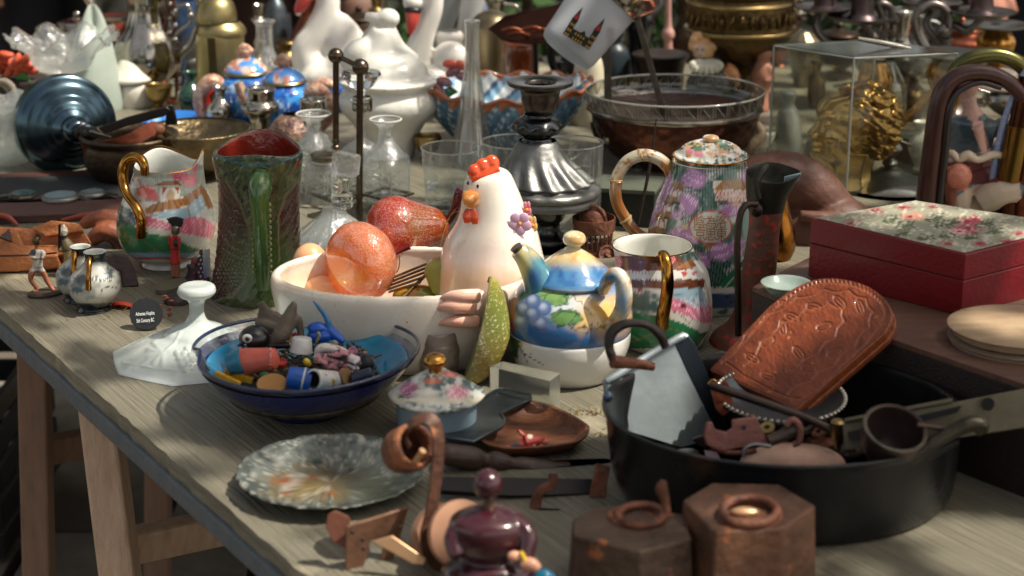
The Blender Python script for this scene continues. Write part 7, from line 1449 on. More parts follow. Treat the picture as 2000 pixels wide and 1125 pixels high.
# ================================================================ BACK ROW
# ---- ruffled glass compote
t = T('ruffled_glass_compote', 'clear glass compote with a ruffled rim on a short stem at the back left', 'compote', 122, 240)
def ruf(i, th, r, Y):
 k = max(0, min(1, (122 - Y) / 40)); return r * (1 + .02 * math.cos(40 * th) + .04 * k * math.cos(9 * th)), 11 * k * math.cos(9 * th)
t.add('bowl', t.lathe([(20, 142), (46, 134), (58, 118), (66, 98), (92, 78), (103, 72)], X=122, n=160, sub=5, mod=ruf), GLASSD)
t.add('rim', tubew([tuple(np.array(t.l(122, 72)) + np.array((ruf(0, a, 103, 72)[0] * t.s * math.cos(a), ruf(0, a, 103, 72)[0] * t.s * math.sin(a), ruf(0, a, 103, 72)[1] * t.s))) for a in [2 * PI * i / 160 for i in range(160)]], 2.2 * t.s, n=8, sub=1, closed=True), SOLID)
t.add('stem', t.lathe([(1, 212), (48, 210), (44, 200), (16, 186), (12, 170), (16, 150), (22, 142)], X=122, n=60), GLASSD)
# ---- flowers at left
OC = M('coral_petal', (200, 92, 60), .5, noise=(30, (170, 56, 36), .3), sss=.1)
def rose(label, X, Y, r_, z, cat='artificial flower'):
 t = T('artificial_rose', label, cat, X, Y, z=z, group='coral artificial roses')
 rn = random.Random(X)
 for k in range(11):
  a = k * 2.4; q = r_ * (.15 + .07 * k); P = []
  x, y = X + q * math.cos(a), Y - r_ * .8 + q * .8 * math.sin(a)
  g = ellips(t.l(x, y, q * math.sin(a)), (r_ * .5 * t.s, r_ * .34 * t.s, r_ * .24 * t.s), 14, 8, rot=rn.uniform(-1.1, 1.1), fn=lambda v: v + np.stack([0 * v[:, 0], 0 * v[:, 0], 14 * v[:, 0] ** 2], 1))
  t.add('petal', g, OC)
 return t
zfl = TZ + .05
rose('coral artificial rose at the far left beneath the ruffled compote', 42, 158, 32, zfl); t = THINGS[-1]
t.add('leaf', t.slab([(28, 150, 0), (46, 142, -6), (60, 160, -6), (40, 166, 0)], 3), M('leaf_plastic', (60, 120, 56), .5)); t.add('leaf', t.slab([(44, 168, -4), (64, 160, -6), (70, 184, -6), (50, 180, -4)], 3), M('leaf_plastic', (60, 120, 56), .5))
rose('dark red artificial rose cut off by the left edge', 2, 150, 30, zfl); rose('coral artificial rose behind the frosted tulip vase', 216, 98, 32, TZ + .09)
t = T('white_lace_collar', 'small white pleated porcelain petal piece under the coral rose', 'ornament', 60, 175, z=TZ + .02)
t.add('pleat', t.slab([(36, 164, -4), (52, 138, 0), (72, 142, 0), (80, 154, 0), (70, 150, -4), (62, 158, -4), (56, 150, -4), (48, 168, -6)], 4), OPAL, bevel=1)
t = T('dark_flower_basket', 'dark woven basket under the artificial roses', 'basket', 45, 205)
t.add('basket', t.lathe([(1, 215), (40, 213), (48, 195), (50, 165), (46, 150), (1, 150)], X=45, n=40), M('dark_wicker', (40, 28, 24), .7, bump=(150, 1.0)))
# ---- frosted shade
t = T('frosted_tulip_vase', 'tall frosted white-green glass vase with a pointed wavy top', 'vase', 182, 210)
def shd(i, th, r, Y):
 k = max(0, (120 - Y) / 100); q = math.exp(-((th - PI * .9) / .8) ** 2)
 return r * (1 + .05 * math.sin(5 * th + Y * .02)), k * 22 * math.cos(3 * th)
t.add('shade', t.lathe([(62, 216), (64, 202), (57, 160), (46, 120), (34, 80), (22, 50), (10, 32), (1, 28)], X=180, n=120, sub=5, mod=shd), M('frosted_glass', (186, 196, 184), .45, trans=.25, sss=.2, noise=(14, (160, 172, 160), .3)))
# ---- white lidded jar
t = T('white_lidded_jar', 'white porcelain jar with domed lid beside the frosted tulip vase', 'jar', 262, 205)
t.add('body', t.lathe([(1, 215), (30, 214), (38, 195), (40, 175), (36, 162), (30, 160)], X=262, n=60), WHITE); t.add('lid', t.lathe([(42, 158), (44, 151), (32, 136), (20, 116), (9, 110), (8, 104), (1, 102)], X=255, n=60), WHITE)
# ---- silver coffee pots
def silverpot(label, X, Yb, k, spout=1, mat=None):
 t = T('silver_coffee_pot', label, 'coffee pot', X, Yb, group='old silver pots at the back')
 f_ = lambda y: Yb - y * k; r_ = lambda r: r * k
 m = mat or SILVER
 t.add('body', t.lathe([(1, f_(-4)), (r_(44), f_(-2)), (r_(40), f_(8)), (r_(30), f_(18)), (r_(52), f_(40)), (r_(60), f_(70)), (r_(54), f_(100)), (r_(36), f_(130)), (r_(30), f_(160)), (r_(36), f_(190)), (r_(40), f_(196))], X=X, n=90, sub=5, mod=lambda i, th, r, Y: (r * (1 + .02 * math.cos(10 * th)), 0)), m)
 lid = t.add('lid', t.lathe([(r_(41), f_(197)), (r_(38), f_(203)), (r_(22), f_(216)), (r_(8), f_(222)), (r_(10), f_(230)), (1, f_(236))], X=X, n=60), m)
 t.add('spout', t.tube([(X - 50 * k * spout, f_(70), 0), (X - 78 * k * spout, f_(100), 0), (X - 80 * k * spout, f_(140), 0), (X - 100 * k * spout, f_(176), 0)], [r_(16), r_(12), r_(9), r_(8)], n=20), m)
 t.add('handle', t.tube([(X + 34 * k * spout, f_(180), 0), (X + 76 * k * spout, f_(190), 0), (X + 92 * k * spout, f_(150), 0), (X + 78 * k * spout, f_(100), 0), (X + 54 * k * spout, f_(70), 0)], [r_(5), r_(6), r_(6), r_(6), r_(5)], n=14), m)
silverpot('big tarnished silver coffee pot behind the white lidded jar', 285, 195, 1.15); silverpot('darker silver coffee pot cut by the top edge, with looped handle', 350, 150, 1.0, 1, PEWTER)
t = T('silver_pedestal_dish', 'small silver pedestal dish with flat top between compote and coffee pot', 'dish', 222, 120, z=TZ + .04)
t.add('dish', t.lathe([(1, 60), (8, 58), (6, 44), (26, 38), (31, 32), (30, 29), (1, 31)], X=224, n=48), SILVER)
t = T('silver_tea_urn', 'wide silver tea urn with banded rim at the top of the picture', 'urn', 285, 128)
t.add('body', t.lathe([(1, 135), (50, 130), (40, 110), (70, 70), (84, 40), (86, 24), (92, 18), (88, 8), (70, -20), (30, -50)], X=262, d=70, n=80), M('tarnished_silver', (120, 114, 98), .24, 1, noise=(20, (50, 46, 38), .28), bump=(60, .3)))
t = T('silver_candelabrum', 'thin branching silver candelabrum with dark rods behind the brass shaker', 'candelabrum', 338, 195)
t.add('rod', t.tube([(326, 195, -10), (322, 100, -10), (330, -20, -10)], 4.5), M('reddish_rod', (120, 84, 74), .3, .9)); t.add('rod', t.tube([(346, 195, -10), (344, 100, -10), (336, -20, -10)], 4.5), M('reddish_rod', (120, 84, 74), .3, .9))
t.add('foot', t.lathe([(1, 205), (26, 204), (22, 196), (6, 190)], X=336, d=-10), COPPER)
t.add('arm', t.tube([(334, 80, -10), (350, 60, -12), (374, 40, -14), (366, 10, -14), (345, 14, -14)], 4), SILVER); t.add('bead', t.ell(372, 30, 7, d=-14), SILVER); t.add('bead', t.ell(341, 25, 8, d=-14), SILVER)
for k in range(7): t.add('bead', t.ell(332 + (k % 2) * 10, 92 - k * 14, 5.5, d=-16, n=12, m=8), SILVER)
t = T('blue_glass_goblet', 'dark blue glass goblet behind the silver candelabrum', 'goblet', 355, 170)
t.add('bowl', t.lathe([(20, 168), (6, 160), (5, 110), (14, 90), (24, 60), (26, 20), (24, 0)], X=358, d=20, n=40), M('blue_goblet', (60, 84, 120), .08, coat=.7, trans=.4))
# ---- brass cocktail shaker / shell
t = T('brass_shaker', 'tall satin brass canister with stepped domed lid', 'canister', 430, 215)
BS2 = M('satin_brass', (170, 156, 110), .4, 1, noise=(10, (136, 122, 84), .3), bump=(40, .05), nrough=.08)
t.add('body', t.lathe([(1, 225), (44, 224), (47, 215), (47, 140), (46, 70), (42, 64)], X=430, n=72), BS2)
t.add('skirt', t.lathe([(44, 72, 432), (46, 62, 434), (44, 52, 432), (36, 42, 430)], X=430, n=72), BS2); t.add('dome', t.lathe([(37, 44, 424), (40, 38, 422), (38, 20, 422), (30, 2, 422), (14, -10, 422), (1, -14, 422)], X=424, n=72), BS2)
t.add('facet_strip', t.slab([(404, 74, -44), (420, 74, -47), (426, 160, -48), (410, 160, -47)], 1.5), BRASSD, bevel=1)
# ---- blue ornate teapots with scalloped coral-like trim
def trimtex(col): return M('scale_trim', (150, 98, 78), .35, .2, coat=.4, noise=(70, (206, 176, 150), .12), bump=(170, 1.0))
def ornpot(label, X, Yb, k, face=1):
 t = T('blue_ornate_teapot', label, 'teapot', X, Yb, group='blue teapots with scaly gilt trim')
 f_ = lambda y: Yb - y * k; q = k
 t.add('body', t.lathe([(1, f_(-4)), (40 * q, f_(0)), (56 * q, f_(24)), (66 * q, f_(60)), (60 * q, f_(92)), (44 * q, f_(108)), (40 * q, f_(110))], X=X, n=110, sub=6), PAINT, paint=((30, 92, 176), [('n', 30, .5, .12, (60, 140, 206)), ('n', 20, .62, .08, (24, 60, 140)), ('n', 16, .66, .06, (176, 206, 226), .8)]))
 lid = t.add('lid', t.lathe([(46 * q, f_(110)), (44 * q, f_(120)), (28 * q, f_(136)), (12 * q, f_(142)), (1, f_(144))], X=X, n=100), PAINT, paint=((60, 130, 200), [('n', 20, .5, .1, (206, 180, 160)), ('n', 9, .6, .06, (170, 110, 84))]))
 t.add('lid_rim', t.lathe([(44 * q, f_(108)), (49 * q, f_(112)), (46 * q, f_(116))], X=X, n=60), BRASS, parent=lid)
 t.add('knob', fuse(join(t.ell(X, f_(150), 12 * q), t.tube([(X - 16 * q, f_(146), 0), (X - 4 * q, f_(164), 0), (X + 14 * q, f_(152), 0)], [9 * q, 9 * q, 8 * q])), 2.4 * t.s, 1), trimtex(0), parent=lid)
 h = t.add('handle', t.tube([(X - 46 * q * face, f_(84), -26), (X - 70 * q * face, f_(92), -30), (X - 92 * q * face, f_(70), -30), (X - 94 * q * face, f_(36), -30), (X - 70 * q * face, f_(4), -30)], [12 * q, 17 * q, 16 * q, 13 * q, 9 * q], n=24, sub=6), trimtex(0))
 t.add('red_lining', t.tube([(X - 50 * q * face, f_(70), -34), (X - 66 * q * face, f_(74), -38), (X - 78 * q * face, f_(58), -38), (X - 76 * q * face, f_(32), -38), (X - 62 * q * face, f_(10), -38)], [5 * q, 6 * q, 6 * q, 6 * q, 4 * q], n=14, sub=5), M('red_lining', (176, 40, 24), .25, coat=.5), parent=h)
 t.add('spout', t.tube([(X + 50 * q * face, f_(40), -20), (X + 80 * q * face, f_(70), -20), (X + 98 * q * face, f_(110), -20)], [18 * q, 14 * q, 10 * q], n=20, sub=5), trimtex(0))
ornpot('blue ornate teapot with big scaly curled handle edged red, the left one', 480, 246, .94); ornpot('blue ornate teapot standing right of and behind its twin', 555, 262, .92, -1)
t = T('red_scaly_handle_teapot', 'red and gold scaly handle of a further blue teapot behind the cruet rods', 'teapot', 650, 215)
t.add('body', t.lathe([(1, 222), (34, 220), (44, 190), (40, 168), (1, 160)], X=668, n=40, d=10), M('dark_blue_glaze', (30, 70, 130), .2, coat=.5)); t.add('handle', t.tube([(600, 205, -10), (606, 180, -12), (630, 164, -14), (655, 168, -14)], [9, 12, 13, 10], n=20), trimtex(0)); t.add('red_lining', t.tube([(612, 206, -18), (618, 188, -20), (640, 178, -22)], 5), M('red_lining', (176, 40, 24), .25, coat=.5))
t = T('dark_scaly_vase', 'dark brown scaly gilt vase foot behind the small silver vase', 'vase', 560, 300)
t.add('body', t.lathe([(1, 305), (28, 303), (44, 280), (48, 255), (34, 232), (20, 222)], X=572, n=60), M('dark_scale', (70, 44, 44), .3, .3, coat=.5, noise=(60, (150, 120, 100), .08), bump=(150, 1.0)))
# ---- small silver vase
t = T('small_silver_vase', 'small turned silver vase with a collar neck behind the bark jug', 'vase', 508, 285)
t.add('body', t.lathe([(1, 292), (34, 290), (30, 276), (20, 262), (20, 240), (24, 226), (36, 214), (36, 204), (28, 196), (29, 180), (30, 174), (26, 172), (20, 176), (18, 195), (1, 210)], X=508, n=60, sub=5), SILVER)
t = T('glass_carafe', 'clear glass carafe neck with a flared lip behind the blue teapots', 'carafe', 520, 200)
t.add('body', t.lathe([(50, 205), (52, 180), (36, 130), (20, 100), (16, 75), (16, 52), (20, 44), (22, 42)], X=516, n=60), thin('vase_glass', (222, 222, 214), .05, 2.6, frost=.14)); t.add('lip', t.lathe([(19, 44), (22, 42), (20, 40)], X=516, n=40, sub=1), SOLID)
t = T('brass_bell', 'small brass domed bell with a knob handle in front of the white swans', 'bell', 612, 150)
t.add('dome', t.lathe([(42, 152), (40, 140), (32, 120), (18, 104), (7, 98), (5, 92)], X=614, n=60), BRASS); t.add('knob', t.lathe([(5, 94), (4, 88), (9, 82), (8, 75), (1, 73)], X=619, n=24), BRASSD)
t = T('tarnished_brass_pot', 'tarnished brass pot with curved handle between carafe and swan', 'pot', 562, 165)
t.add('body', t.lathe([(1, 170), (28, 168), (34, 140), (28, 110), (18, 96), (22, 84), (16, 78), (1, 74)], X=560, n=48), BRASSD); t.add('handle', t.tube([(574, 80, -10), (578, 100, -14), (582, 130, -14), (588, 140, -14)], 4), BRASS)
t = T('silver_bell_top', 'dark silver domed lid high behind the glass carafe', 'lid', 540, 120)
t.add('dome', t.lathe([(1, 125), (32, 120), (30, 34), (24, 30), (18, 10), (4, -10)], X=538, d=60, n=40), PEWTERD)
# ---- white swans and milk-white glass
SW = M('swan_glaze', vcol=True, rough=.3, coat=.4, sss=.15)
t = T('white_swan', 'large white ceramic swan with red beak, its neck bending in from the top left', 'swan ornament', 668, 190)
g = fuse(join(t.tube([(600, -40, 0), (632, -30, 0), (640, 10, 0), (622, 60, 0), (600, 100, 0), (620, 150, 0)], [20, 22, 24, 28, 32, 40], n=28, sub=6), t.ell(660, 150, (84, 70, 44)), t.ell(676, 96, (44, 16, 78), d=-10, rot=-.35), t.tube([(650, 150, -30), (700, 120, -30), (760, 130, -20)], [30, 34, 16], n=20)), 4 * t.s, 3)
t.add('body', g, SW, paint=((226, 222, 212), []))
t.add('beak', t.tube([(606, -26, -6), (596, -4, -8), (584, 18, -10), (580, 28, -10)], [13, 14, 10, 5], n=20), M('swan_beak', (196, 70, 60), .3, coat=.4)); t.add('beak_tip', t.ell(583, 26, (6, 6, 5), d=-12, n=12, m=8), OPAL)
t = T('white_swan', 'second white ceramic swan with black and red beak pointing down, right of the first', 'swan ornament', 810, 210)
g = fuse(join(t.tube([(800, -50, 0), (840, -40, 0), (846, 10, 0), (830, 60, 0), (812, 110, 0), (800, 150, 0)], [18, 20, 20, 22, 28, 44], n=28, sub=6), t.ell(806, 4, (20, 18, 18), d=-10), t.ell(810, 170, (90, 76, 50)), t.ell(880, 110, (34, 26, 30))), 4 * t.s, 3)
t.add('body', g, SW, paint=((226, 222, 212), []))
t.add('mask', t.ell(806, 20, (17, 14, 9), d=-18), RUBBER); t.add('beak', t.tube([(806, 26, -26), (804, 46, -30), (800, 66, -32)], [14, 11, 5], n=20, flat=(1, .7)), M('swan_beak', (196, 70, 60), .3, coat=.4))
t = T('white_hen_tureen', 'large milk-white glass hen-shaped covered dish in front of the swans', 'covered dish', 748, 300)
g = fuse(join(t.ell(757, 36, (24, 20, 20)), t.tube([(712, 32, -6), (736, 36, -4), (760, 50, 0)], [9, 12, 16]), t.tube([(748, 50, 0), (745, 90, 10), (748, 120, 10)], [24, 48, 72], n=28), t.ell(752, 140, (84, 70, 36)), t.lathe([(1, 330), (44, 328), (50, 300), (64, 250), (92, 215), (98, 195), (92, 180), (84, 170), (96, 160), (92, 150), (1, 140)], X=760, n=60), t.tube([(670, 130, -20), (700, 100, -20), (720, 80, -10)], [14, 24, 12])), 4 * t.s, 3)
t.add('body', g, M('opal_tureen', (222, 220, 210), .3, coat=.4, sss=.3, noise=(14, (198, 198, 190), .25), bump=(26, .5)))
t = T('cream_pitcher', 'white pressed glass pitcher at the back between tureen and blue basket', 'pitcher', 870, 180)
t.add('body', t.lathe([(1, 190), (40, 188), (44, 150), (36, 110), (24, 90), (28, 70), (20, 60)], X=878, d=40, n=48), OPAL)
t = T('frosted_cone_vase', 'tall frosted grey cone vase leaning at the top of the picture', 'vase', 855, 140)
t.add('body', t.rev((842, 120, 60), (885, -30, 60), [(0, 10), (.3, 20), (.7, 26), (1, 30)], n=40), M('grey_frost', (150, 154, 156), .4, trans=.3))
t = T('white_cone_vase', 'slanted white translucent cone vase, right of the frosted one', 'vase', 910, 150)
t.add('body', t.rev((895, 140, 70), (930, -30, 70), [(0, 8), (.4, 18), (1, 24)], n=40), M('white_frost', (196, 196, 194), .4, trans=.3))
t = T('domed_brass_lid', 'pale brass domed lid behind the bud vase', 'lid', 960, 170)
t.add('dome', t.lathe([(1, 175), (46, 170), (48, 60), (44, 48), (30, 30), (14, 22), (1, 20)], X=960, d=30, n=60), M('pale_satin_brass', (160, 148, 118), .34, 1, noise=(16, (110, 98, 72), .3)))
t = T('amber_glass_jar', 'dark amber glass jar with orange-brown body behind the copper leaf tray', 'jar', 1020, 200)
t.add('body', t.lathe([(1, 205), (34, 203), (36, 150), (34, 90), (28, 80)], X=1016, n=48), M('amber_glass', (136, 60, 20), .1, coat=.5, noise=(24, (60, 30, 14), .25)))
t = T('white_porcelain_vase', 'cream porcelain vase half hidden behind the frosted mug', 'vase', 1150, 250)
t.add('body', t.lathe([(1, 255), (30, 252), (34, 200), (30, 140), (22, 110), (1, 105)], X=1150, d=40, n=48), M('cream_vase', (190, 182, 156), .3, coat=.3))
# ---- copper leaf tray
t = T('copper_leaf_tray', 'dark copper leaf-shaped tray with bright highlight strips propped on a black stand', 'tray', 1050, 220)
g = t.slab([(952, 56, 0), (985, 30, 10), (1040, 18, 20), (1100, 4, 30), (1180, 0, 40), (1270, 0, 40), (1280, 20, 0), (1180, 60, -40), (1100, 76, -60), (1030, 84, -60), (980, 76, -40)], 6)
t.add('tray', g, M('dark_copper', (84, 50, 38), .28, 1, noise=(10, (40, 26, 22), .25)), bevel=2)
for x, y in ((1000, 60), (1012, 68), (1040, 58), (1060, 62)): t.add('highlight_strip', t.tube([(x - 20, y, -46), (x, y - 4, -48), (x + 22, y + 2, -46)], 4, flat=(1, .5)), COPPER)  # bright copper strips stand in for highlights on the dark tray
t.add('stand', t.tube([(1046, 230, -20), (1046, 140, -20), (1044, 50, -20)], 5), IRONB); t.add('stand_scroll', t.tube([(1096, 150, -20), (1080, 128, -20), (1076, 90, -20), (1090, 60, -20)], 8), IRONB); t.add('stand_foot', t.lathe([(1, 150), (20, 148), (10, 138), (6, 120)], X=1094, n=24), IRONB)
# ---- frosted beer mug with castle
t = T('frosted_glass_mug', 'frosted glass mug with printed castle towers and chrome lid, tipped over at the top', 'mug', 1150, 330)
FM = M('frosted_mug', (176, 180, 184), .5, trans=.3, ior=1.2)
p0, p1 = (1100, 96, -20), (1206, -12, 30)
t.add('glass', t.rev((1108, 98, -20), (1190, -10, 20), [(-.06, 1), (-.05, 40), (0, 56), (.3, 60), (.7, 64), (1, 66), (1, 60)], n=72, sub=4), FM)
t.add('chrome_band', t.rev((1184, -2, 18), (1206, -30, 24), [(0, 60), (0, 70), (.4, 72), (1, 70)], n=60, sub=2), SILVER)
t.add('chrome_band', t.rev((1194, -14, 20), (1198, -20, 22), [(0, 70), (.5, 74), (1, 70)], n=60, sub=2), SILVER)
ca, sa = math.cos(-.55), math.sin(-.55)
def cas(poly, d): return [(1138 + (x * ca - y * sa), 60 + (x * sa * -1 * -1 + y * ca), d) for x, y in poly]
def castle(name, poly, mat, d=-84):
 t.add(name, t.slab([(1132 + x * ca + y * -sa * -1, 70 + x * -sa + y * ca, d) for x, y in poly], 1), mat, smooth=False)
BK_, RD_, YL_ = M('print_black', (26, 24, 24), .6), M('print_red', (170, 34, 40), .6), M('print_yellow', (176, 140, 50), .6)
castle('printed_tower', [(-30, 14), (-30, -20), (-18, -20), (-18, -6), (-2, -6), (4, -14), (10, -6), (18, -6), (18, -24), (30, -24), (30, 14)], BK_)
castle('printed_spire', [(-31, -20), (-24, -52), (-17, -20)], BK_, -84.5); castle('printed_spire', [(17, -24), (24, -56), (31, -24)], BK_, -84.5)
castle('printed_roof', [(-28, -24), (-24, -38), (-20, -24)], RD_, -85.5); castle('printed_roof', [(20, -27), (24, -42), (28, -27)], RD_, -85.5)
for x in (-27, -22, -10, -4, 2, 8, 21, 26):
 for y in (-14, -2, 8): castle('printed_window', [(x, y), (x + 2.5, y), (x + 2.5, y + 5), (x, y + 5)], YL_, -85.5) if (y > -8 or abs(x) > 20) else None
t = T('orange_wooden_handle', 'orange-brown wooden tool end behind the chrome hinge', 'handle', 1258, 200)
t.add('handle', t.tube([(1232, -8, 20), (1262, 8, 20), (1276, 26, 20)], [12, 14, 8], n=20), M('orange_handle', (150, 80, 46), .4, coat=.3)); t.add('ring', t.tube([(1270, 30, 0), (1290, 10, 0), (1280, -20, 0)], 8), PEWTER)
t = T('black_spice_mill', 'black turned wooden column standing behind the folding stand', 'mill', 1250, 160)
t.add('body', t.lathe([(1, 205), (44, 203), (46, 170), (30, 130), (26, 80), (34, 40), (24, 0), (20, -40)], X=1245, d=40, n=40), M('black_gloss', (18, 18, 20), .2, coat=.5))
t = T('pink_porcelain_leg', 'slim pinkish porcelain leg-shaped rod behind the boy bust', 'ornament', 1306, 130)
t.add('rod', t.lathe([(1, 150), (14, 148), (8, 84), (12, 72), (12, 62), (7, 48), (6, 0), (7, -40)], X=1305, n=24), M('pink_porcelain', (176, 132, 122), .35, coat=.3))
t = T('dark_brass_burner', 'low dark brass burner behind the copper bowl', 'burner', 1300, 190)
t.add('body', t.lathe([(1, 190), (40, 186), (44, 150), (50, 120), (56, 108), (50, 104), (1, 110)], X=1290, d=60, n=40), M('burner', (60, 50, 44), .4, .7))
# ---- copper bowl with glass insert
t = T('copper_bowl_with_glass', 'hammered copper bowl with a cut-glass gallery insert at the back centre', 'bowl', 1322, 318)
t.add('body', t.lathe([(1, 325), (80, 322), (120, 300), (146, 268), (158, 236), (162, 216), (158, 212), (1, 230)], X=1318, n=140, sub=5, sy=.9, mod=lambda i, th, r, Y: (r * (1 + .014 * math.sin(22 * th) * math.sin(Y * .25)), 0)), M('hammered_copper', (120, 76, 62), .3, .95, noise=(30, (50, 36, 34), .22), bump=(60, 1.0), nrough=.12))
t.add('rim', t.lathe([(160, 218), (168, 214), (170, 208), (164, 205)], X=1318, n=120, sy=.9, sub=2), SILVER)
gi = t.add('glass_insert', t.lathe([(150, 222), (164, 206), (170, 196), (171, 186), (172, 176)], X=1318, n=120, sy=.9, sub=3), thin('insert_glass', (214, 212, 202), .06, 1.6))
t.add('glass_rim', tubew([tuple(np.array(t.l(1318, 176)) + np.array((172 * math.cos(a), 155 * math.sin(a), 0)) * t.s) for a in [2 * PI * i / 120 for i in range(120)]], 2 * t.s, n=8, sub=1, closed=True), M('insert_rim', (200, 200, 190), .1, trans=.6, coat=.5), parent=gi)
IL = M('engraved_line', (150, 148, 138), .3, trans=.6)
for k in range(36):
 a = 2 * PI * k / 36
 for j, (da, w_) in enumerate(((0, 1.0), (.03, .7))):
  p = np.array(t.l(1318, 178)) + np.array((172.5 * math.cos(a + da), 155.5 * math.sin(a + da), 0)) * t.s; q = np.array(t.l(1318, 200)) + np.array((170 * math.cos(a + da), 153 * math.sin(a + da), 0)) * t.s
  t.add('engraved_bar', tubew([tuple(p), tuple(q)], w_ * t.s, n=5, sub=1), IL, parent=gi)
 p = np.array(t.l(1318, 180)) + np.array((172.5 * math.cos(a + .05), 155.5 * math.sin(a + .05), 0)) * t.s; q = np.array(t.l(1318, 200)) + np.array((170 * math.cos(a + .15), 153 * math.sin(a + .15), 0)) * t.s
 t.add('engraved_diagonal', tubew([tuple(p), tuple(q)], .8 * t.s, n=5, sub=1), IL, parent=gi)
t.add('bone_handle', t.tube([(1476, 240, -20), (1486, 262, -26), (1470, 284, -30), (1458, 296, -30)], [8, 11, 12, 8], n=16), M('bone', (196, 180, 150), .35, coat=.3, noise=(60, (150, 110, 80), .2)))
# ---- boy bust
t = T('boy_bust', 'porcelain bust of a boy with curly blond hair and ruffled collar above the copper bowl', 'bust', 1385, 215)
BB = M('bust_glaze', vcol=True, rough=.35, coat=.3)
cur = [t.ell(1372 + 22 * math.cos(a) * random.uniform(.7, 1), 84 - 18 * math.sin(a) * random.uniform(.6, 1), random.uniform(8, 12), d=random.uniform(-12, 6), n=12, m=8) for a in np.linspace(-.4, 3.6, 16)]
t.add('figure', fuse(join(t.ell(1374, 96, (22, 22, 26)), *cur, t.tube([(1376, 115, 0), (1378, 135, 0)], [12, 16]), t.ell(1385, 170, (46, 30, 44)), t.tube([(1415, 132, 0), (1430, 145, 0), (1436, 170, 0)], [14, 15, 12])), 2.8 * t.s, 2), BB,
 paint=((60, 70, 66), [('p', [(1340, 50), (1410, 50), (1408, 112), (1340, 112)], (204, 158, 108)), ('e', 1366, 100, 12, 14, (200, 176, 158), .1), ('e', 1362, 96, 3, 2, (60, 50, 44)), ('e', 1373, 97, 3, 2, (60, 50, 44)), ('e', 1367, 108, 4, 1.6, (176, 96, 84)), ('p', [(1402, 122), (1445, 122), (1445, 170), (1420, 150)], (196, 132, 84)), ('n', 20, .5, .1, (104, 112, 100), .6, [(1335, 130), (1400, 130), (1400, 200), (1335, 200)])]))
for k in range(9):
 a = math.pi * (1 + k / 8); t.add('ruffle', t.tube([(1376 + 6 * math.cos(a), 118, -14), (1378 + 24 * math.cos(a), 124 - 18 * math.sin(a) * .5, -26), (1380 + 32 * math.cos(a), 130 - 30 * math.sin(a) * .5, -30)], [4, 7, 4], n=10), M('ruffle_white', (196, 194, 176), .4))
# ---- big brass urn
t = T('large_brass_urn', 'large dark antique brass urn with a band of figures, cut by the top edge', 'urn', 1448, 215)
t.add('body', t.lathe([(1, 222), (30, 220), (26, 170), (24, 140), (60, 110), (92, 80), (102, 62), (106, 52), (102, 48), (104, 10), (100, -10), (106, -18), (96, -40), (60, -80)], X=1446, d=60, n=100, sub=4, mod=lambda i, th, r, Y: (r * (1 + (.015 * math.sin(26 * th) if 14 < Y < 46 else 0)), 0)), M('antique_brass', (120, 98, 62), .38, .95, noise=(22, (56, 46, 30), .28), bump=(70, .9), nrough=.1))
t.add('moulding', t.lathe([(102, 62), (110, 58), (110, 52), (103, 49)], X=1446, d=60, n=80), BRASS); t.add('moulding', t.lathe([(103, 8), (107, 2), (103, -3)], X=1446, d=60, n=80), BRASS)
for k in range(34):
 a = 2 * PI * k / 34; p = np.array(t.l(1446, 30, 60)) + np.array((104 * math.cos(a), 104 * math.sin(a), random.uniform(-3, 3))) * t.s
 t.add('relief_figure', ellips(tuple(p), (5 * t.s, 5 * t.s, 13 * t.s), 10, 8, rot=random.uniform(-.3, .3)), BRASSD)
t = T('pink_bisque_figure', 'small pinkish bisque figurine standing between the brass urn and the acrylic case', 'figurine', 1490, 215)
t.add('figure', fuse(join(t.ell(1492, 104, 17), t.tube([(1488, 118, 0), (1490, 145, 0), (1484, 180, 0), (1480, 215, 0)], [12, 22, 18, 22], n=20), t.tube([(1500, 130, -10), (1508, 150, -14), (1494, 160, -20)], [8, 8, 7])), 2.6 * t.s, 3), M('bisque', (172, 122, 96), .55, noise=(30, (140, 92, 72), .3)))
# ---- silver candelabra at right
CDL = M('candelabra_metal', (140, 132, 126), .36, .95, noise=(26, (84, 78, 76), .25), bump=(80, .3), nrough=.1)
def candelabra(label, cups, X, Y, arms):
 t = T('silver_candelabra', label, 'candelabra', X, Y, group='silver candelabra at the back right')
 t.add('stem', t.lathe([(1, Y + 6), (50, Y + 4), (44, Y - 6), (20, Y - 24), (10, Y - 50), (16, Y - 70), (9, Y - 90), (12, Y - 130), (16, Y - 140), (8, Y - 150), (8, Y - 200)], X=X, n=40), CDL)
 for (x, y, r_, d) in cups:
  p = t.add('drip_pan', t.lathe([(10, y + 12), (30, y + 10), (r_ * .8, y + 4), (r_, y - 2), (r_ - 2, y - 4), (r_ * .7, y + 1), (1, y + 3)], X=x, d=d, n=60), CDL)
  t.add('socket', t.lathe([(30, y + 2), (26, y - 4), (22, y - 10), (22, y - 46), (26, y - 60), (20, y - 60), (18, y - 46)], X=x, d=d, n=36), M('socket_metal', (112, 98, 98), .4, .9, noise=(26, (80, 68, 70), .25)), parent=p)
 for pts in arms: t.add('arm', t.tube(pts, [7, 8, 8, 7, 7][:len(pts)] if len(pts) <= 5 else 7.5, n=14, sub=6), CDL)
 return t
t = candelabra('silver candelabra with two wide drip pans, the left one of the back right', [(1612, 16, 56, 20), (1684, 34, 66, -20)], 1690, 200, [[(1600, 20, 20), (1596, 60, 10), (1640, 100, 0), (1690, 110, 0)], [(1684, 44, -20), (1700, 70, -10), (1692, 100, 0), (1690, 120, 0)], [(1690, 120, 0), (1730, 60, 0), (1716, 10, 0), (1738, 14, 0), (1742, 40, 0)]])
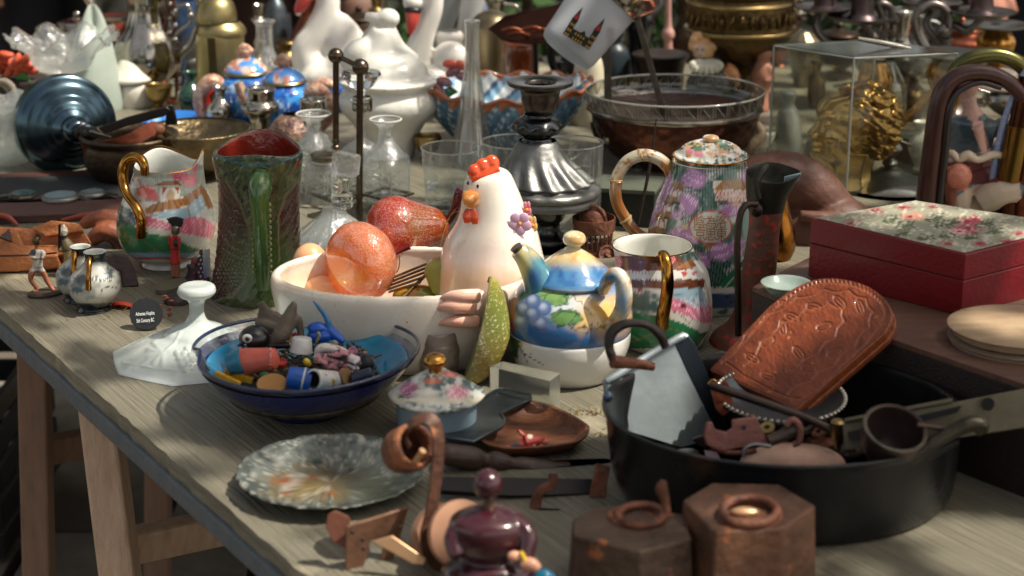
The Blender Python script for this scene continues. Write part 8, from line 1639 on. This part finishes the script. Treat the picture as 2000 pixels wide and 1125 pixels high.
for x, y in ((1568, 36), (1745, 40), (1738, 60)): t.add('scroll_bead', t.ell(x, y, (11, 9, 9), n=16, m=10), CDL)
t = candelabra('silver candelabra with a round scrolled arm and a thick right candle socket', [(1918, 24, 62, -30), (1822, 6, 56, 30)], 1845, 215, [[(1808, 100, -30), (1792, 70, -30), (1786, 40, -30), (1800, 16, -30), (1826, 8, -30), (1850, 22, -30), (1852, 50, -30), (1840, 58, -30)], [(1918, 36, -30), (1890, 60, -20), (1860, 50, -10), (1845, 80, 0)], [(1822, 16, 30), (1810, 50, 20), (1840, 90, 0), (1845, 110, 0)]])
t.add('scroll_bead', t.ell(1842, 60, (14, 12, 14), d=-34, n=20, m=12), CDL)
t = T('silver_cylinder_lighter', 'small banded silver cylinder with scroll handles among the candelabra', 'cylinder', 1758, 110, z=TZ + .06)
t.add('body', t.lathe([(20, 110), (22, 90), (16, 70), (22, 40), (26, 26), (24, 18), (12, 14), (1, 12)], X=1758, n=40), SILVER); t.add('scroll', t.tube([(1736, 90, 0), (1724, 60, 0), (1735, 36, 0), (1744, 40, 0)], 5), SILVER)
t = T('dark_plinth', 'low dark plinth under the silver cylinder', 'plinth', 1758, 160)
t.add('body', t.lathe([(1, 165), (30, 163), (28, 112), (1, 108)], X=1758, n=32), IRONB)
t = T('faceted_silver_lid', 'faceted pointed silver lid peeking over the acrylic case', 'lid', 1568, 180)
t.add('lid', t.lathe([(1, 185), (20, 180), (36, 84), (30, 76), (14, 62), (1, 58)], X=1570, d=60, n=12, sub=1), M('faceted', (150, 138, 112), .3, .9, noise=(50, (100, 90, 70), .25)), smooth=False)
t = T('silver_knife', 'flat silver knife blade lying across the top of the acrylic case', 'knife', 1728, 92, z=TZ + HH + .004)
t.add('blade', t.tube([(1676, 76, 0), (1720, 84, 0), (1778, 96, 0)], [4, 5, 4], n=12, flat=(1, .5)), SILVER)
for (X, Y, k, lb, top_) in ((1945, 195, 1.0, 'amber gold mercury-glass vase under the thick candle socket', 52), (1852, 290, 1.1, 'amber gold mercury-glass vase behind the bentwood arch, with flat rim plate', 108), (1710, 300, .9, 'amber mercury-glass vase seen through the acrylic case', 118)):
 t = T('mercury_glass_vase', lb, 'vase', X, Y, group='amber gold mercury-glass vases')
 k2 = (Y - top_) / 150
 t.add('body', t.lathe([(1, Y + 4), (26 * k, Y), (20 * k, Y - 20 * k2), (14 * k, Y - 60 * k2), (26 * k, Y - 84 * k2), (36 * k, Y - 112 * k2), (37 * k, Y - 124 * k2), (28 * k, Y - 140 * k2), (24 * k, Y - 148 * k2)], X=X, n=60, mod=lambda i, th, r, Y: (r * (1 + .03 * math.cos(12 * th)), 0)), GOLDB)
 if X != 1710:
  t.add('rim_plate', t.lathe([(24 * k, top_ + 1), (62 * k, top_ - 3), (62 * k, top_ - 6), (10, top_ - 5)], X=X, n=60, sub=1), PEWTER)
  t.add('crystal_collar', t.lathe([(22 * k, top_ + 10), (26 * k, top_ + 6), (22 * k, top_ + 2)], X=X, n=16, sub=1), SILVER, smooth=False)
t = T('clear_glass_bottle', 'clear glass bottle shoulder seen through the acrylic case beside the gilt head', 'bottle', 1750, 300)
t.add('body', t.lathe([(1, 302), (26, 300), (20, 270), (30, 220), (32, 170), (20, 140), (10, 120)], X=1738, d=60, n=40), thin('vase_glass', (222, 222, 214), .05, 2.6, frost=.14))
t = T('gold_bent_tube', 'pale gold curved spout tube behind the gilt head', 'tube', 1780, 290)
t.add('tube', t.tube([(1752, 250, 0), (1765, 236, 0), (1800, 200, 0), (1825, 176, 0)], [8, 8, 7, 7], n=16), GOLDB)
for i, (X, Y, w_, h_, m_, nm, lb, ct) in enumerate(((1540, 300, 26, 120, M('grey_porcelain', (150, 152, 146), .3, coat=.4), 'grey_porcelain_vase', 'grey-white porcelain vase seen through the left of the acrylic case', 'vase'), (1595, 210, 18, 90, BRASSD, 'thin_brass_column', 'thin brass column seen through the acrylic case', 'column'),
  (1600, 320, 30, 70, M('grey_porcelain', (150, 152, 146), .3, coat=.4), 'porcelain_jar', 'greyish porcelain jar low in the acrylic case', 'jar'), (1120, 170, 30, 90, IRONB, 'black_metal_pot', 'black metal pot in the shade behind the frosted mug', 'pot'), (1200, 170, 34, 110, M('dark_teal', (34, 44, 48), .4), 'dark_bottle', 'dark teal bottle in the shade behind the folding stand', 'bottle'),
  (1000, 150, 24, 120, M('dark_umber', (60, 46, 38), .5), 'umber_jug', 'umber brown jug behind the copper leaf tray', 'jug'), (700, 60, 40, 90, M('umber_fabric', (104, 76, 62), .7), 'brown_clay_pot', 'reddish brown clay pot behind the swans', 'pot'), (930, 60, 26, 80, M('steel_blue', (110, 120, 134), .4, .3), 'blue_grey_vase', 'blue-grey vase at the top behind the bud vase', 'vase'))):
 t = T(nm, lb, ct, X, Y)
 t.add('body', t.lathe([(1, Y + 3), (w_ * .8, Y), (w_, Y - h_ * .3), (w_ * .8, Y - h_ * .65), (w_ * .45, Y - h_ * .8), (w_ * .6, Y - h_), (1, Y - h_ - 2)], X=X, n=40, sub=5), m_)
# ---- more silver, brass and glass crowding the back of the stall
BK = [(150, 128, 'S', 'urn', 'round-bellied tarnished silver urn behind the ruffled compote'), (250, 150, 'S', 'jug', 'tall silver jug with narrow neck behind the lidded jar'), (395, 165, 'P', 'cup', 'dull pewter cup left of the brass canister'), (310, 212, 'B', 'cup', 'small brass cup standing on the bare boards behind the bronze pots'),
 (372, 232, 'G', 'vase', 'dark green glass vase behind the bronze bowl'), (505, 130, 'S', 'candle', 'silver candlestick behind the glass carafe'), (600, 118, 'C', 'jug', 'copper jug in the shade behind the brass bell'), (700, 118, 'D', 'urn', 'dark brown urn between the two swans'), (735, 112, 'B', 'candle', 'thin brass candlestick behind the white tureen'),
 (860, 235, 'W', 'cup', 'white porcelain cup left of the blue basket'), (968, 118, 'S', 'jug', 'pale silver jug behind the bud vase'), (1030, 118, 'D', 'candle', 'dark iron candlestick under the copper leaf tray'), (1080, 240, 'W', 'vase', 'white vase right behind the blue basket'), (1155, 122, 'P', 'urn', 'pewter urn behind the tipped frosted mug'),
 (1180, 285, 'D', 'cup', 'dark cup beside the copper bowl'), (1340, 118, 'D', 'jug', 'dark bronze jug left of the brass urn'), (1520, 128, 'C', 'vase', 'coppery vase right of the brass urn'), (1560, 118, 'S', 'candle', 'silver candlestick behind the faceted lid'), (1640, 150, 'D', 'urn', 'dark metal urn behind the acrylic case'), (1690, 122, 'S', 'vase', 'narrow silver vase among the candelabra'),
 (1790, 150, 'P', 'jug', 'dull pewter jug behind the scrolled arm'), (1880, 140, 'C', 'urn', 'copper urn shaded by the thick candle socket'), (1785, 235, 'D', 'vase', 'dark vase between acrylic case and bentwood arch'), (1490, 300, 'W', 'cup', 'white shell-like cup right of the copper bowl'), (1800, 330, 'W', 'vase', 'white porcelain vase left of the bentwood arch'), (1250, 330, 'P', 'cup', 'pewter cup under the folding stand'),
 (1980, 250, 'S', 'urn', 'silver urn at the right edge behind the brass band'), (60, 250, 'W', 'cup', 'white cup behind the crystal bowl'), (835, 310, 'B', 'cup', 'low gilt white cup left of the first tumbler'), (640, 128, 'W', 'vase', 'white vase tucked behind the first swan'), (430, 262, 'S', 'vase', 'stubby silver vase behind the bark jug'), (770, 260, 'G', 'cup', 'small green glass cup behind the tureen')]
KD = {'S': SILVER, 'P': PEWTER, 'B': BRASS, 'G': M('bottle_green', (30, 60, 44), .12, coat=.6), 'C': COPPER, 'D': M('dark_bronze', (74, 58, 44), .4, .8, noise=(30, (40, 32, 26), .25), bump=(80, .4)), 'W': WHITE}
PR_ = {'urn': (58, 96, [(1, 0), (.5, 0), (.4, .1), (.2, .16), (.7, .34), (1, .55), (.95, .68), (.6, .8), (.66, .88), (.3, .95), (.1, 1), (.01, 1)]), 'jug': (34, 120, [(.01, 0), (.8, 0), (1, .2), (.95, .4), (.5, .65), (.4, .8), (.6, 1), (.5, .99), (.3, .8), (.01, .7)]),
 'cup': (26, 44, [(.01, 0), (.6, 0), (.5, .1), (.3, .2), (.8, .45), (1, .8), (1.05, 1), (.97, 1), (.8, .6), (.01, .4)]), 'vase': (26, 92, [(.01, 0), (.7, 0), (.55, .08), (1, .4), (.9, .6), (.4, .78), (.38, .9), (.6, 1), (.5, 1), (.3, .9), (.01, .6)]), 'candle': (30, 120, [(.01, 0), (1, 0), (.9, .06), (.3, .14), (.2, .3), (.35, .4), (.16, .5), (.2, .7), (.5, .76), (.5, .79), (.3, .82), (.38, 1), (.3, 1), (.01, .9)])}
for X, Y, m_, k_, lb in BK:
 R0, H0, P0 = PR_[k_]; P0 = [(max(a, .02), b) for a, b in P0]
 if P0[0][0] > .5: P0 = [(.02, 0)] + P0[1:]
 nm = {'urn': 'metal_urn', 'jug': 'old_jug', 'cup': 'footed_cup', 'vase': 'small_vase', 'candle': 'candlestick'}[k_]
 t = T(nm, lb, {'candle': 'candlestick'}.get(k_, k_), X, Y)
 b = t.add('body', t.lathe([(a * R0, Y - h_ * H0) for a, h_ in P0], n=56, sub=5), KD[m_])
 if k_ == 'jug': t.add('handle', t.tube([(X + R0 * .45, Y - H0 * .92, 0), (X + R0 * 1.3, Y - H0 * .85, 0), (X + R0 * 1.5, Y - H0 * .55, 0), (X + R0 * .9, Y - H0 * .3, 0)], 4, n=12, sub=6), KD[m_])
 if k_ == 'urn':
  t.add('knob', t.ell(X, Y - H0 * 1.04, 7, n=16, m=10), KD[m_])
  for sx in (-1, 1): t.add('handle', t.tube([(X + sx * R0 * .8, Y - H0 * .72, 0), (X + sx * R0 * 1.3, Y - H0 * .78, 0), (X + sx * R0 * 1.25, Y - H0 * .5, 0), (X + sx * R0 * .95, Y - H0 * .45, 0)], 3.5, n=10, sub=5), KD[m_])
# ================================================================ PEOPLE BEHIND THE STALL
def person(label, x, y, rz, shirt, trous, skin, hair, armL, armR, h=1.72):
 """standing figure, 1.72 m; armL/armR = elbow and hand positions relative to the body (metres)"""
 o = bpy.data.objects.new('person', None); COL.objects.link(o); o.location = (x, y, 0); o.rotation_euler = (0, 0, rz); o['label'] = label; o['category'] = 'person'
 def put(name, g, mat, par=None):
  me = mkmesh(name, g); q = bpy.data.objects.new(name, me); COL.objects.link(q); q.parent = par or o; me.materials.append(mat)
  me.polygons.foreach_set('use_smooth', [True] * len(me.polygons)); return q
 gs = [tubew([(0, 0, .92), (0, 0, 1.1), (0, 0, 1.3), (0, 0, 1.42), (0, 0, 1.48), (0, 0, 1.54)], [.14, .135, .15, .13, .06, .055], n=20, flat=(.78, 1.15)),
  ellips((0, -.015, 1.62), (.078, .095, .115), 24, 18), ellips((0, -.105, 1.60), (.014, .022, .02), 10, 8)]
 for sx in (-1, 1):
  gs.append(tubew([(sx * .09, 0, .95), (sx * .1, 0, .72), (sx * .1, -.01, .5), (sx * .1, .02, .28), (sx * .1, .02, .08)], [.09, .082, .056, .052, .038], n=16))
  gs.append(tubew([(sx * .1, .03, .05), (sx * .105, -.08, .04), (sx * .11, -.17, .03)], [.04, .042, .03], n=12)); gs.append(ellips((sx * .08, 0, 1.62), (.012, .02, .03), 8, 6))
 for sx, (el, ha) in ((-1, armL), (1, armR)):
  gs.append(tubew([(sx * .13, 0, 1.42), (sx * .19, 0, 1.38), el, tuple((np.array(el) + np.array(ha)) / 2), ha], [.055, .055, .044, .042, .027], n=14))
  d = np.array(ha) - np.array(el); d /= np.linalg.norm(d); s1 = np.cross(d, (0, 1., 0)); s1 /= np.linalg.norm(s1) + 1e-6; ha_ = np.array(ha)
  gs.append(tubew([tuple(ha_), tuple(ha_ + d * .05), tuple(ha_ + d * .09)], [.026, .036, .034], n=12, flat=(1.1, .55)))
  for k, (L, off) in enumerate(((.07, -.027), (.08, -.009), (.075, .009), (.06, .026))):
   b_ = ha_ + d * .085 + s1 * off; gs.append(tubew([tuple(b_), tuple(b_ + d * L * .5), tuple(b_ + d * L * .9 + np.array((0, -.012, 0)))], [.0095, .009, .007], n=8))
  b_ = ha_ + d * .03 + s1 * .03; gs.append(tubew([tuple(b_), tuple(b_ + d * .035 + s1 * .02), tuple(b_ + d * .065 + s1 * .024)], [.012, .011, .009], n=8))
 put('body', fuse(join(*gs), .007, 2), skin)
 for sx in (-1, 1): put('eye', ellips((sx * .03, -.105, 1.635), (.011, .006, .006), 10, 6), RUBBER)
 put('mouth', ellips((0, -.104, 1.565), (.022, .008, .005), 10, 6), M('lips', (150, 80, 70), .5))
 put('hair', fuse(join(ellips((0, .02, 1.665), (.09, .105, .1), 24, 16), ellips((0, .05, 1.6), (.08, .07, .09), 20, 12)), .008, 2), hair)
 sg = [tubew([(0, 0, .86), (0, 0, .98), (0, 0, 1.12), (0, 0, 1.3), (0, 0, 1.43), (0, 0, 1.47)], [.165, .16, .155, .17, .14, .08], n=24, flat=(.8, 1.15))]
 for sx, (el, ha) in ((-1, armL), (1, armR)): sg.append(tubew([(sx * .12, 0, 1.41), (sx * .195, 0, 1.37), tuple(np.array((sx * .195, 0, 1.37)) * .45 + np.array(el) * .55)], [.07, .07, .06], n=16))
 put('shirt', fuse(join(*sg), .009, 2), shirt)
 tg = [tubew([(0, 0, .99), (0, 0, .84)], [.16, .165], n=20, sub=2, flat=(.8, 1.12))]
 for sx in (-1, 1): tg.append(tubew([(sx * .085, 0, .9), (sx * .1, 0, .7), (sx * .1, -.005, .45), (sx * .1, .015, .1)], [.1, .095, .08, .07], n=18))
 put('trousers', fuse(join(*tg), .009, 2), trous)
 for sx in (-1, 1): put('shoe', tubew([(sx * .1, .06, .045), (sx * .105, -.06, .05), (sx * .11, -.19, .035)], [.045, .05, .035], n=14), RUBBER)
 return o
SK1 = M('skin_tan', (176, 124, 96), .5, sss=.05); SK2 = M('skin_brown', (142, 96, 74), .5, sss=.05)
p_ = at(100, 70, TZ)
person('person in a dark red top standing behind the stall at the far left', p_.x - .02, 4.15, 0, M('red_shirt', (96, 34, 30), .8), M('black_trousers', (22, 22, 26), .8), SK2, M('hair_dark', (30, 22, 20), .6), ((-.27, -.05, 1.1), (-.20, -.12, .86)), ((.26, .0, 1.12), (.22, -.1, .86)))
p_ = at(560, 40, TZ)
person('person in black clothes behind the brass canister, one bare arm hanging down', p_.x + .02, 4.2, 0, M('black_shirt', (26, 24, 26), .8), M('brown_trousers', (70, 50, 40), .8), SK1, M('hair_dark', (30, 22, 20), .6), ((-.26, -.04, 1.12), (-.20, -.14, .88)), ((.24, -.06, 1.12), (.10, -.22, .95)))
p_ = at(2010, 80, TZ)
person('person in dark clothing at the far right behind the candelabra with bare forearm', p_.x + .12, 4.1, 0, M('navy_shirt', (30, 32, 40), .8), M('black_trousers', (22, 22, 26), .8), M('skin_pink', (190, 132, 110), .5, sss=.05), M('hair_brown', (60, 40, 28), .6), ((-.25, -.05, 1.12), (-.19, -.14, .86)), ((.25, 0, 1.12), (.22, -.1, .86)))
# ================================================================ TREES
LEAF = [M('leaf_a', (84, 112, 44), .45, noise=(2, (58, 86, 34), .3)), M('leaf_b', (62, 92, 38), .5, noise=(2, (44, 70, 30), .3)), M('leaf_c', (104, 124, 52), .45)]
for m_ in LEAF:
 b = m_.node_tree.nodes['Principled BSDF']
BARK = M('bark', (92, 78, 64), .9, noise=(12, (60, 50, 42), .25), stretch=(1, 1, .25), bump=(30, 1.0))
def leaves(cen, rad, n, size, rs, hollow=.0, keep=None):
 """n leaf quads spread in clumps within ellipsoids"""
 nb = len(cen); V = np.empty((n, 4, 3)); cen = np.array(cen); rad = np.array(rad)
 w_ = rad.prod(1); idx = rs.choice(nb, n, p=w_ / w_.sum())
 d = rs.normal(size=(n, 3)); d /= np.linalg.norm(d, axis=1)[:, None]; r = rs.rand(n) ** .45
 P = cen[idx] + d * r[:, None] * rad[idx]
 if keep is not None: k = keep(P); P = P[k]; n = len(P); V = np.empty((n, 4, 3))
 a = rs.normal(size=(n, 3)); a /= np.linalg.norm(a, axis=1)[:, None]; b = rs.normal(size=(n, 3)); b -= a * (a * b).sum(1)[:, None]; b /= np.linalg.norm(b, axis=1)[:, None]
 s_ = size * rs.uniform(.6, 1.3, n)[:, None]
 V[:, 0] = P - a * s_; V[:, 1] = P + b * s_ * .5; V[:, 2] = P + a * s_; V[:, 3] = P - b * s_ * .5
 return V.reshape(-1, 3)
def leafobj(name, V, mat, parent):
 n = len(V) // 4; me = bpy.data.meshes.new(name); me.vertices.add(len(V)); me.vertices.foreach_set('co', V.ravel())
 me.loops.add(4 * n); me.loops.foreach_set('vertex_index', np.arange(4 * n)); me.polygons.add(n)
 me.polygons.foreach_set('loop_start', np.arange(0, 4 * n, 4)); me.polygons.foreach_set('loop_total', np.full(n, 4)); me.update(calc_edges=True)
 me.materials.append(mat); o = bpy.data.objects.new(name, me); COL.objects.link(o); o.parent = parent; o['kind'] = 'stuff'; return o
rs = np.random.RandomState(12)
def tree(label, x, y, h, cr, n, size=.07, group='trees round the market', trunk_r=.16, base=None):
 o = bpy.data.objects.new('leafy_tree', None); COL.objects.link(o); o.location = (x, y, 0); o['label'] = label; o['category'] = 'tree'; o['group'] = group
 base = base or h * .45
 me = tubew([(0, 0, 0), (.05, 0, h * .2), (-.05, .05, h * .42), (.05, 0, h * .7)], [trunk_r * 1.4, trunk_r, trunk_r * .8, trunk_r * .4], n=14)
 g = [me]; cen, rad = [], []
 for k in range(9):
  a = k * 2.4; q = cr * rs.uniform(.3, .75); zz = base + (h - base) * rs.uniform(.15, .85); p = (q * math.cos(a), q * math.sin(a), zz); cen.append(p); rad.append((cr * .42, cr * .42, (h - base) * .26))
  g.append(tubew([(0, 0, h * .35 + .05 * k), (p[0] * .5, p[1] * .5, (h * .4 + zz) / 2), p], [trunk_r * .5, trunk_r * .3, .02], n=8))
 m2 = mkmesh('trunk', join(*g)); t_ = bpy.data.objects.new('trunk', m2); COL.objects.link(t_); t_.parent = o; m2.materials.append(BARK)
 leafobj('crown', leaves(cen, rad, n, size, rs), LEAF[int(rs.randint(3))], o)
 return o
hd = bpy.data.objects.new('hedge', None); COL.objects.link(hd); hd.location = (1.0, 5.6, 0); hd['label'] = 'dense dark green hedge in the shade behind the stall'; hd['category'] = 'hedge'
cen = [(x + rs.uniform(-.2, .2), rs.uniform(-.1, .3), rs.uniform(.25, 1.7)) for x in np.linspace(-5.5, 5.5, 46)]
leafobj('foliage', leaves(cen, [(.5, .4, .45)] * 46, 26000, .045, rs), LEAF[1], hd)
for x in np.linspace(-5, 5, 14):
 m2 = mkmesh('stem', tubew([(x, 0, 0), (x + .05, 0, .8), (x - .05, 0, 1.6)], [.03, .025, .01], n=8)); t_ = bpy.data.objects.new('stem', m2); COL.objects.link(t_); t_.parent = hd; m2.materials.append(BARK)
for i, (x, y, h, cr, n, lb) in enumerate(((-6, 9, 7, 2.6, 9000, 'leafy tree behind the stall on the left, out of the frame above'), (-1, 10.5, 8, 3, 9000, 'leafy tree behind the stall near the middle'), (4.5, 9, 7.5, 3, 9000, 'leafy tree behind the stall on the right'),
 (-7, 2, 7.5, 2.8, 8000, 'leafy tree standing left of the stall'), (-4, -9, 8, 2.6, 6000, 'leafy tree behind the photographer'))):
 tree(lb, x, y, h, cr, n, .10, base=h * .22)
big = bpy.data.objects.new('plane_tree', None); COL.objects.link(big); big.location = (4.4, 3.0, 0); big['label'] = 'large spreading tree right of the stall whose branches shade the table'; big['category'] = 'tree'
BP = np.array((4.4, 3.0, 0))
Lv = np.array(SUN)
LIT = [(1770, 210, .15, .05), (1520, 250, .1, .05), (1215, 320, .1, .04), (300, 110, .15, .08), (1690, 260, .1, .09), (1300, 780, .06, .06), (857, 690, .04, .035), (960, 440, .12, .075), (1010, 520, .1, .06), (690, 520, .08, .06), (600, 500, .08, .05), (1130, 560, .1, .09), (1290, 480, .1, .06), (1360, 330, .15, .06), (1180, 690, .04, .05), (1320, 540, .1, .06), (800, 440, .1, .06), (760, 180, .2, .16), (640, 90, .2, .12), (720, 300, .1, .10), (1560, 640, .1, .07), (1640, 600, .12, .06), (1990, 600, .14, .06), (1950, 560, .12, .04), (240, 150, .15, .1), (100, 130, .15, .09), (310, 320, .12, .04), (450, 120, .2, .08), (1460, 980, .08, .045), (860, 1000, .05, .04), (850, 850, .1, .03), (760, 1060, .05, .04), (520, 930, .01, .05), (1120, 250, .12, .09), (1320, 200, .12, .09), (1700, 450, .15, .05), (1690, 260, .2, .05), (1160, 800, 0, .05), (330, 690, .05, .05), (250, 640, 0, .06), (110, 480, .05, .06), (380, 620, .05, .05), (860, 190, .12, .07), (500, 220, .15, .07), (1900, 1050, 0, .07), (1000, 620, .06, .05), (900, 610, .08, .05), (1060, 330, .12, .05), (300, 800, 0, .06), (1900, 60, .3, .07), (1380, 100, .25, .06), (430, 1060, -.3, .12), (200, 900, -.4, .1), (60, 700, -.74, .25), (1230, 1010, .08, .02), (640, 360, .1, .05), (760, 330, .1, .05)]  # crown leaves are removed so that sun reaches these spots
DARK = [(900, 400, .03, .07), (1090, 370, .03, .07), (680, 420, .02, .06), (120, 300, .06, .10), (60, 400, 0, .10), (500, 480, .08, .07), (1350, 970, .06, .12), (1750, 540, .04, .08), (1850, 850, .05, .14), (1300, 900, .04, .1), (500, 760, .02, .08), (700, 760, .03, .08), (1500, 300, .1, .06), (1870, 300, .1, .1), (1550, 450, .1, .06), (1000, 960, .03, .08), (1250, 120, .2, .08), (1700, 760, .04, .1), (250, 300, .06, .07), (1440, 500, .1, .05)]  # unseen leaf clumps added overhead to shade these spots
lit = []
for X, Y, z, r in LIT: p = np.array(at(X, Y, TZ + max(z, -.74))); lit.append((p, r))
lit = [(np.array(at(X, Y, TZ + max(z, -.74))), r) for X, Y, z, r in LIT]; drk = [(np.array(at(X, Y, TZ + max(z, -.74))), r) for X, Y, z, r in DARK]
def keep(P):
 k = np.ones(len(P), bool)
 for p, r in lit:
  d = P - p; q = d - (d @ Lv)[:, None] * Lv; k &= (np.linalg.norm(q, axis=1) > r) | ((d @ Lv) < 0)
 return k
cen, rad = [], []
for k in range(46):
 x = rs.uniform(-3.2, 3.2); y = rs.uniform(-1.5, 6.0); z = 3.3 + rs.uniform(0, .9)
 p = np.array((x, y, .8)) + Lv * (z - .8) / Lv[2]; cen.append(p - BP); rad.append((.62, .62, .28))
V = leaves(np.array(cen) + BP, rad, 19000, .05, rs, keep=keep)
dv = [V]
for p, r in drk:
 c_ = p + Lv * 3.0 / Lv[2]; dv.append(leaves([c_], [(r * 1.1, r * 1.1, .12)], int(260 * (r / .08) ** 2), .045, rs, keep=keep))
V = np.concatenate(dv) - BP
leafobj('crown', V, LEAF[0], big)
g = [tubew([(0, 0, 0), (.1, .1, 1.4), (-.1, 0, 2.6), (-.2, 0, 3.6), (0, 0, 5)], [.3, .24, .2, .15, .05], n=18)]
for k in range(0, 46, 4):
 c_ = cen[k]; g.append(tubew([(-.1, 0, 2.8), tuple(np.array(c_) * .5 + np.array((0, 0, 1.6))), tuple(c_)], [.07, .04, .012], n=8))
m2 = mkmesh('trunk', join(*g)); t_ = bpy.data.objects.new('trunk', m2); COL.objects.link(t_); t_.parent = big; m2.materials.append(BARK)
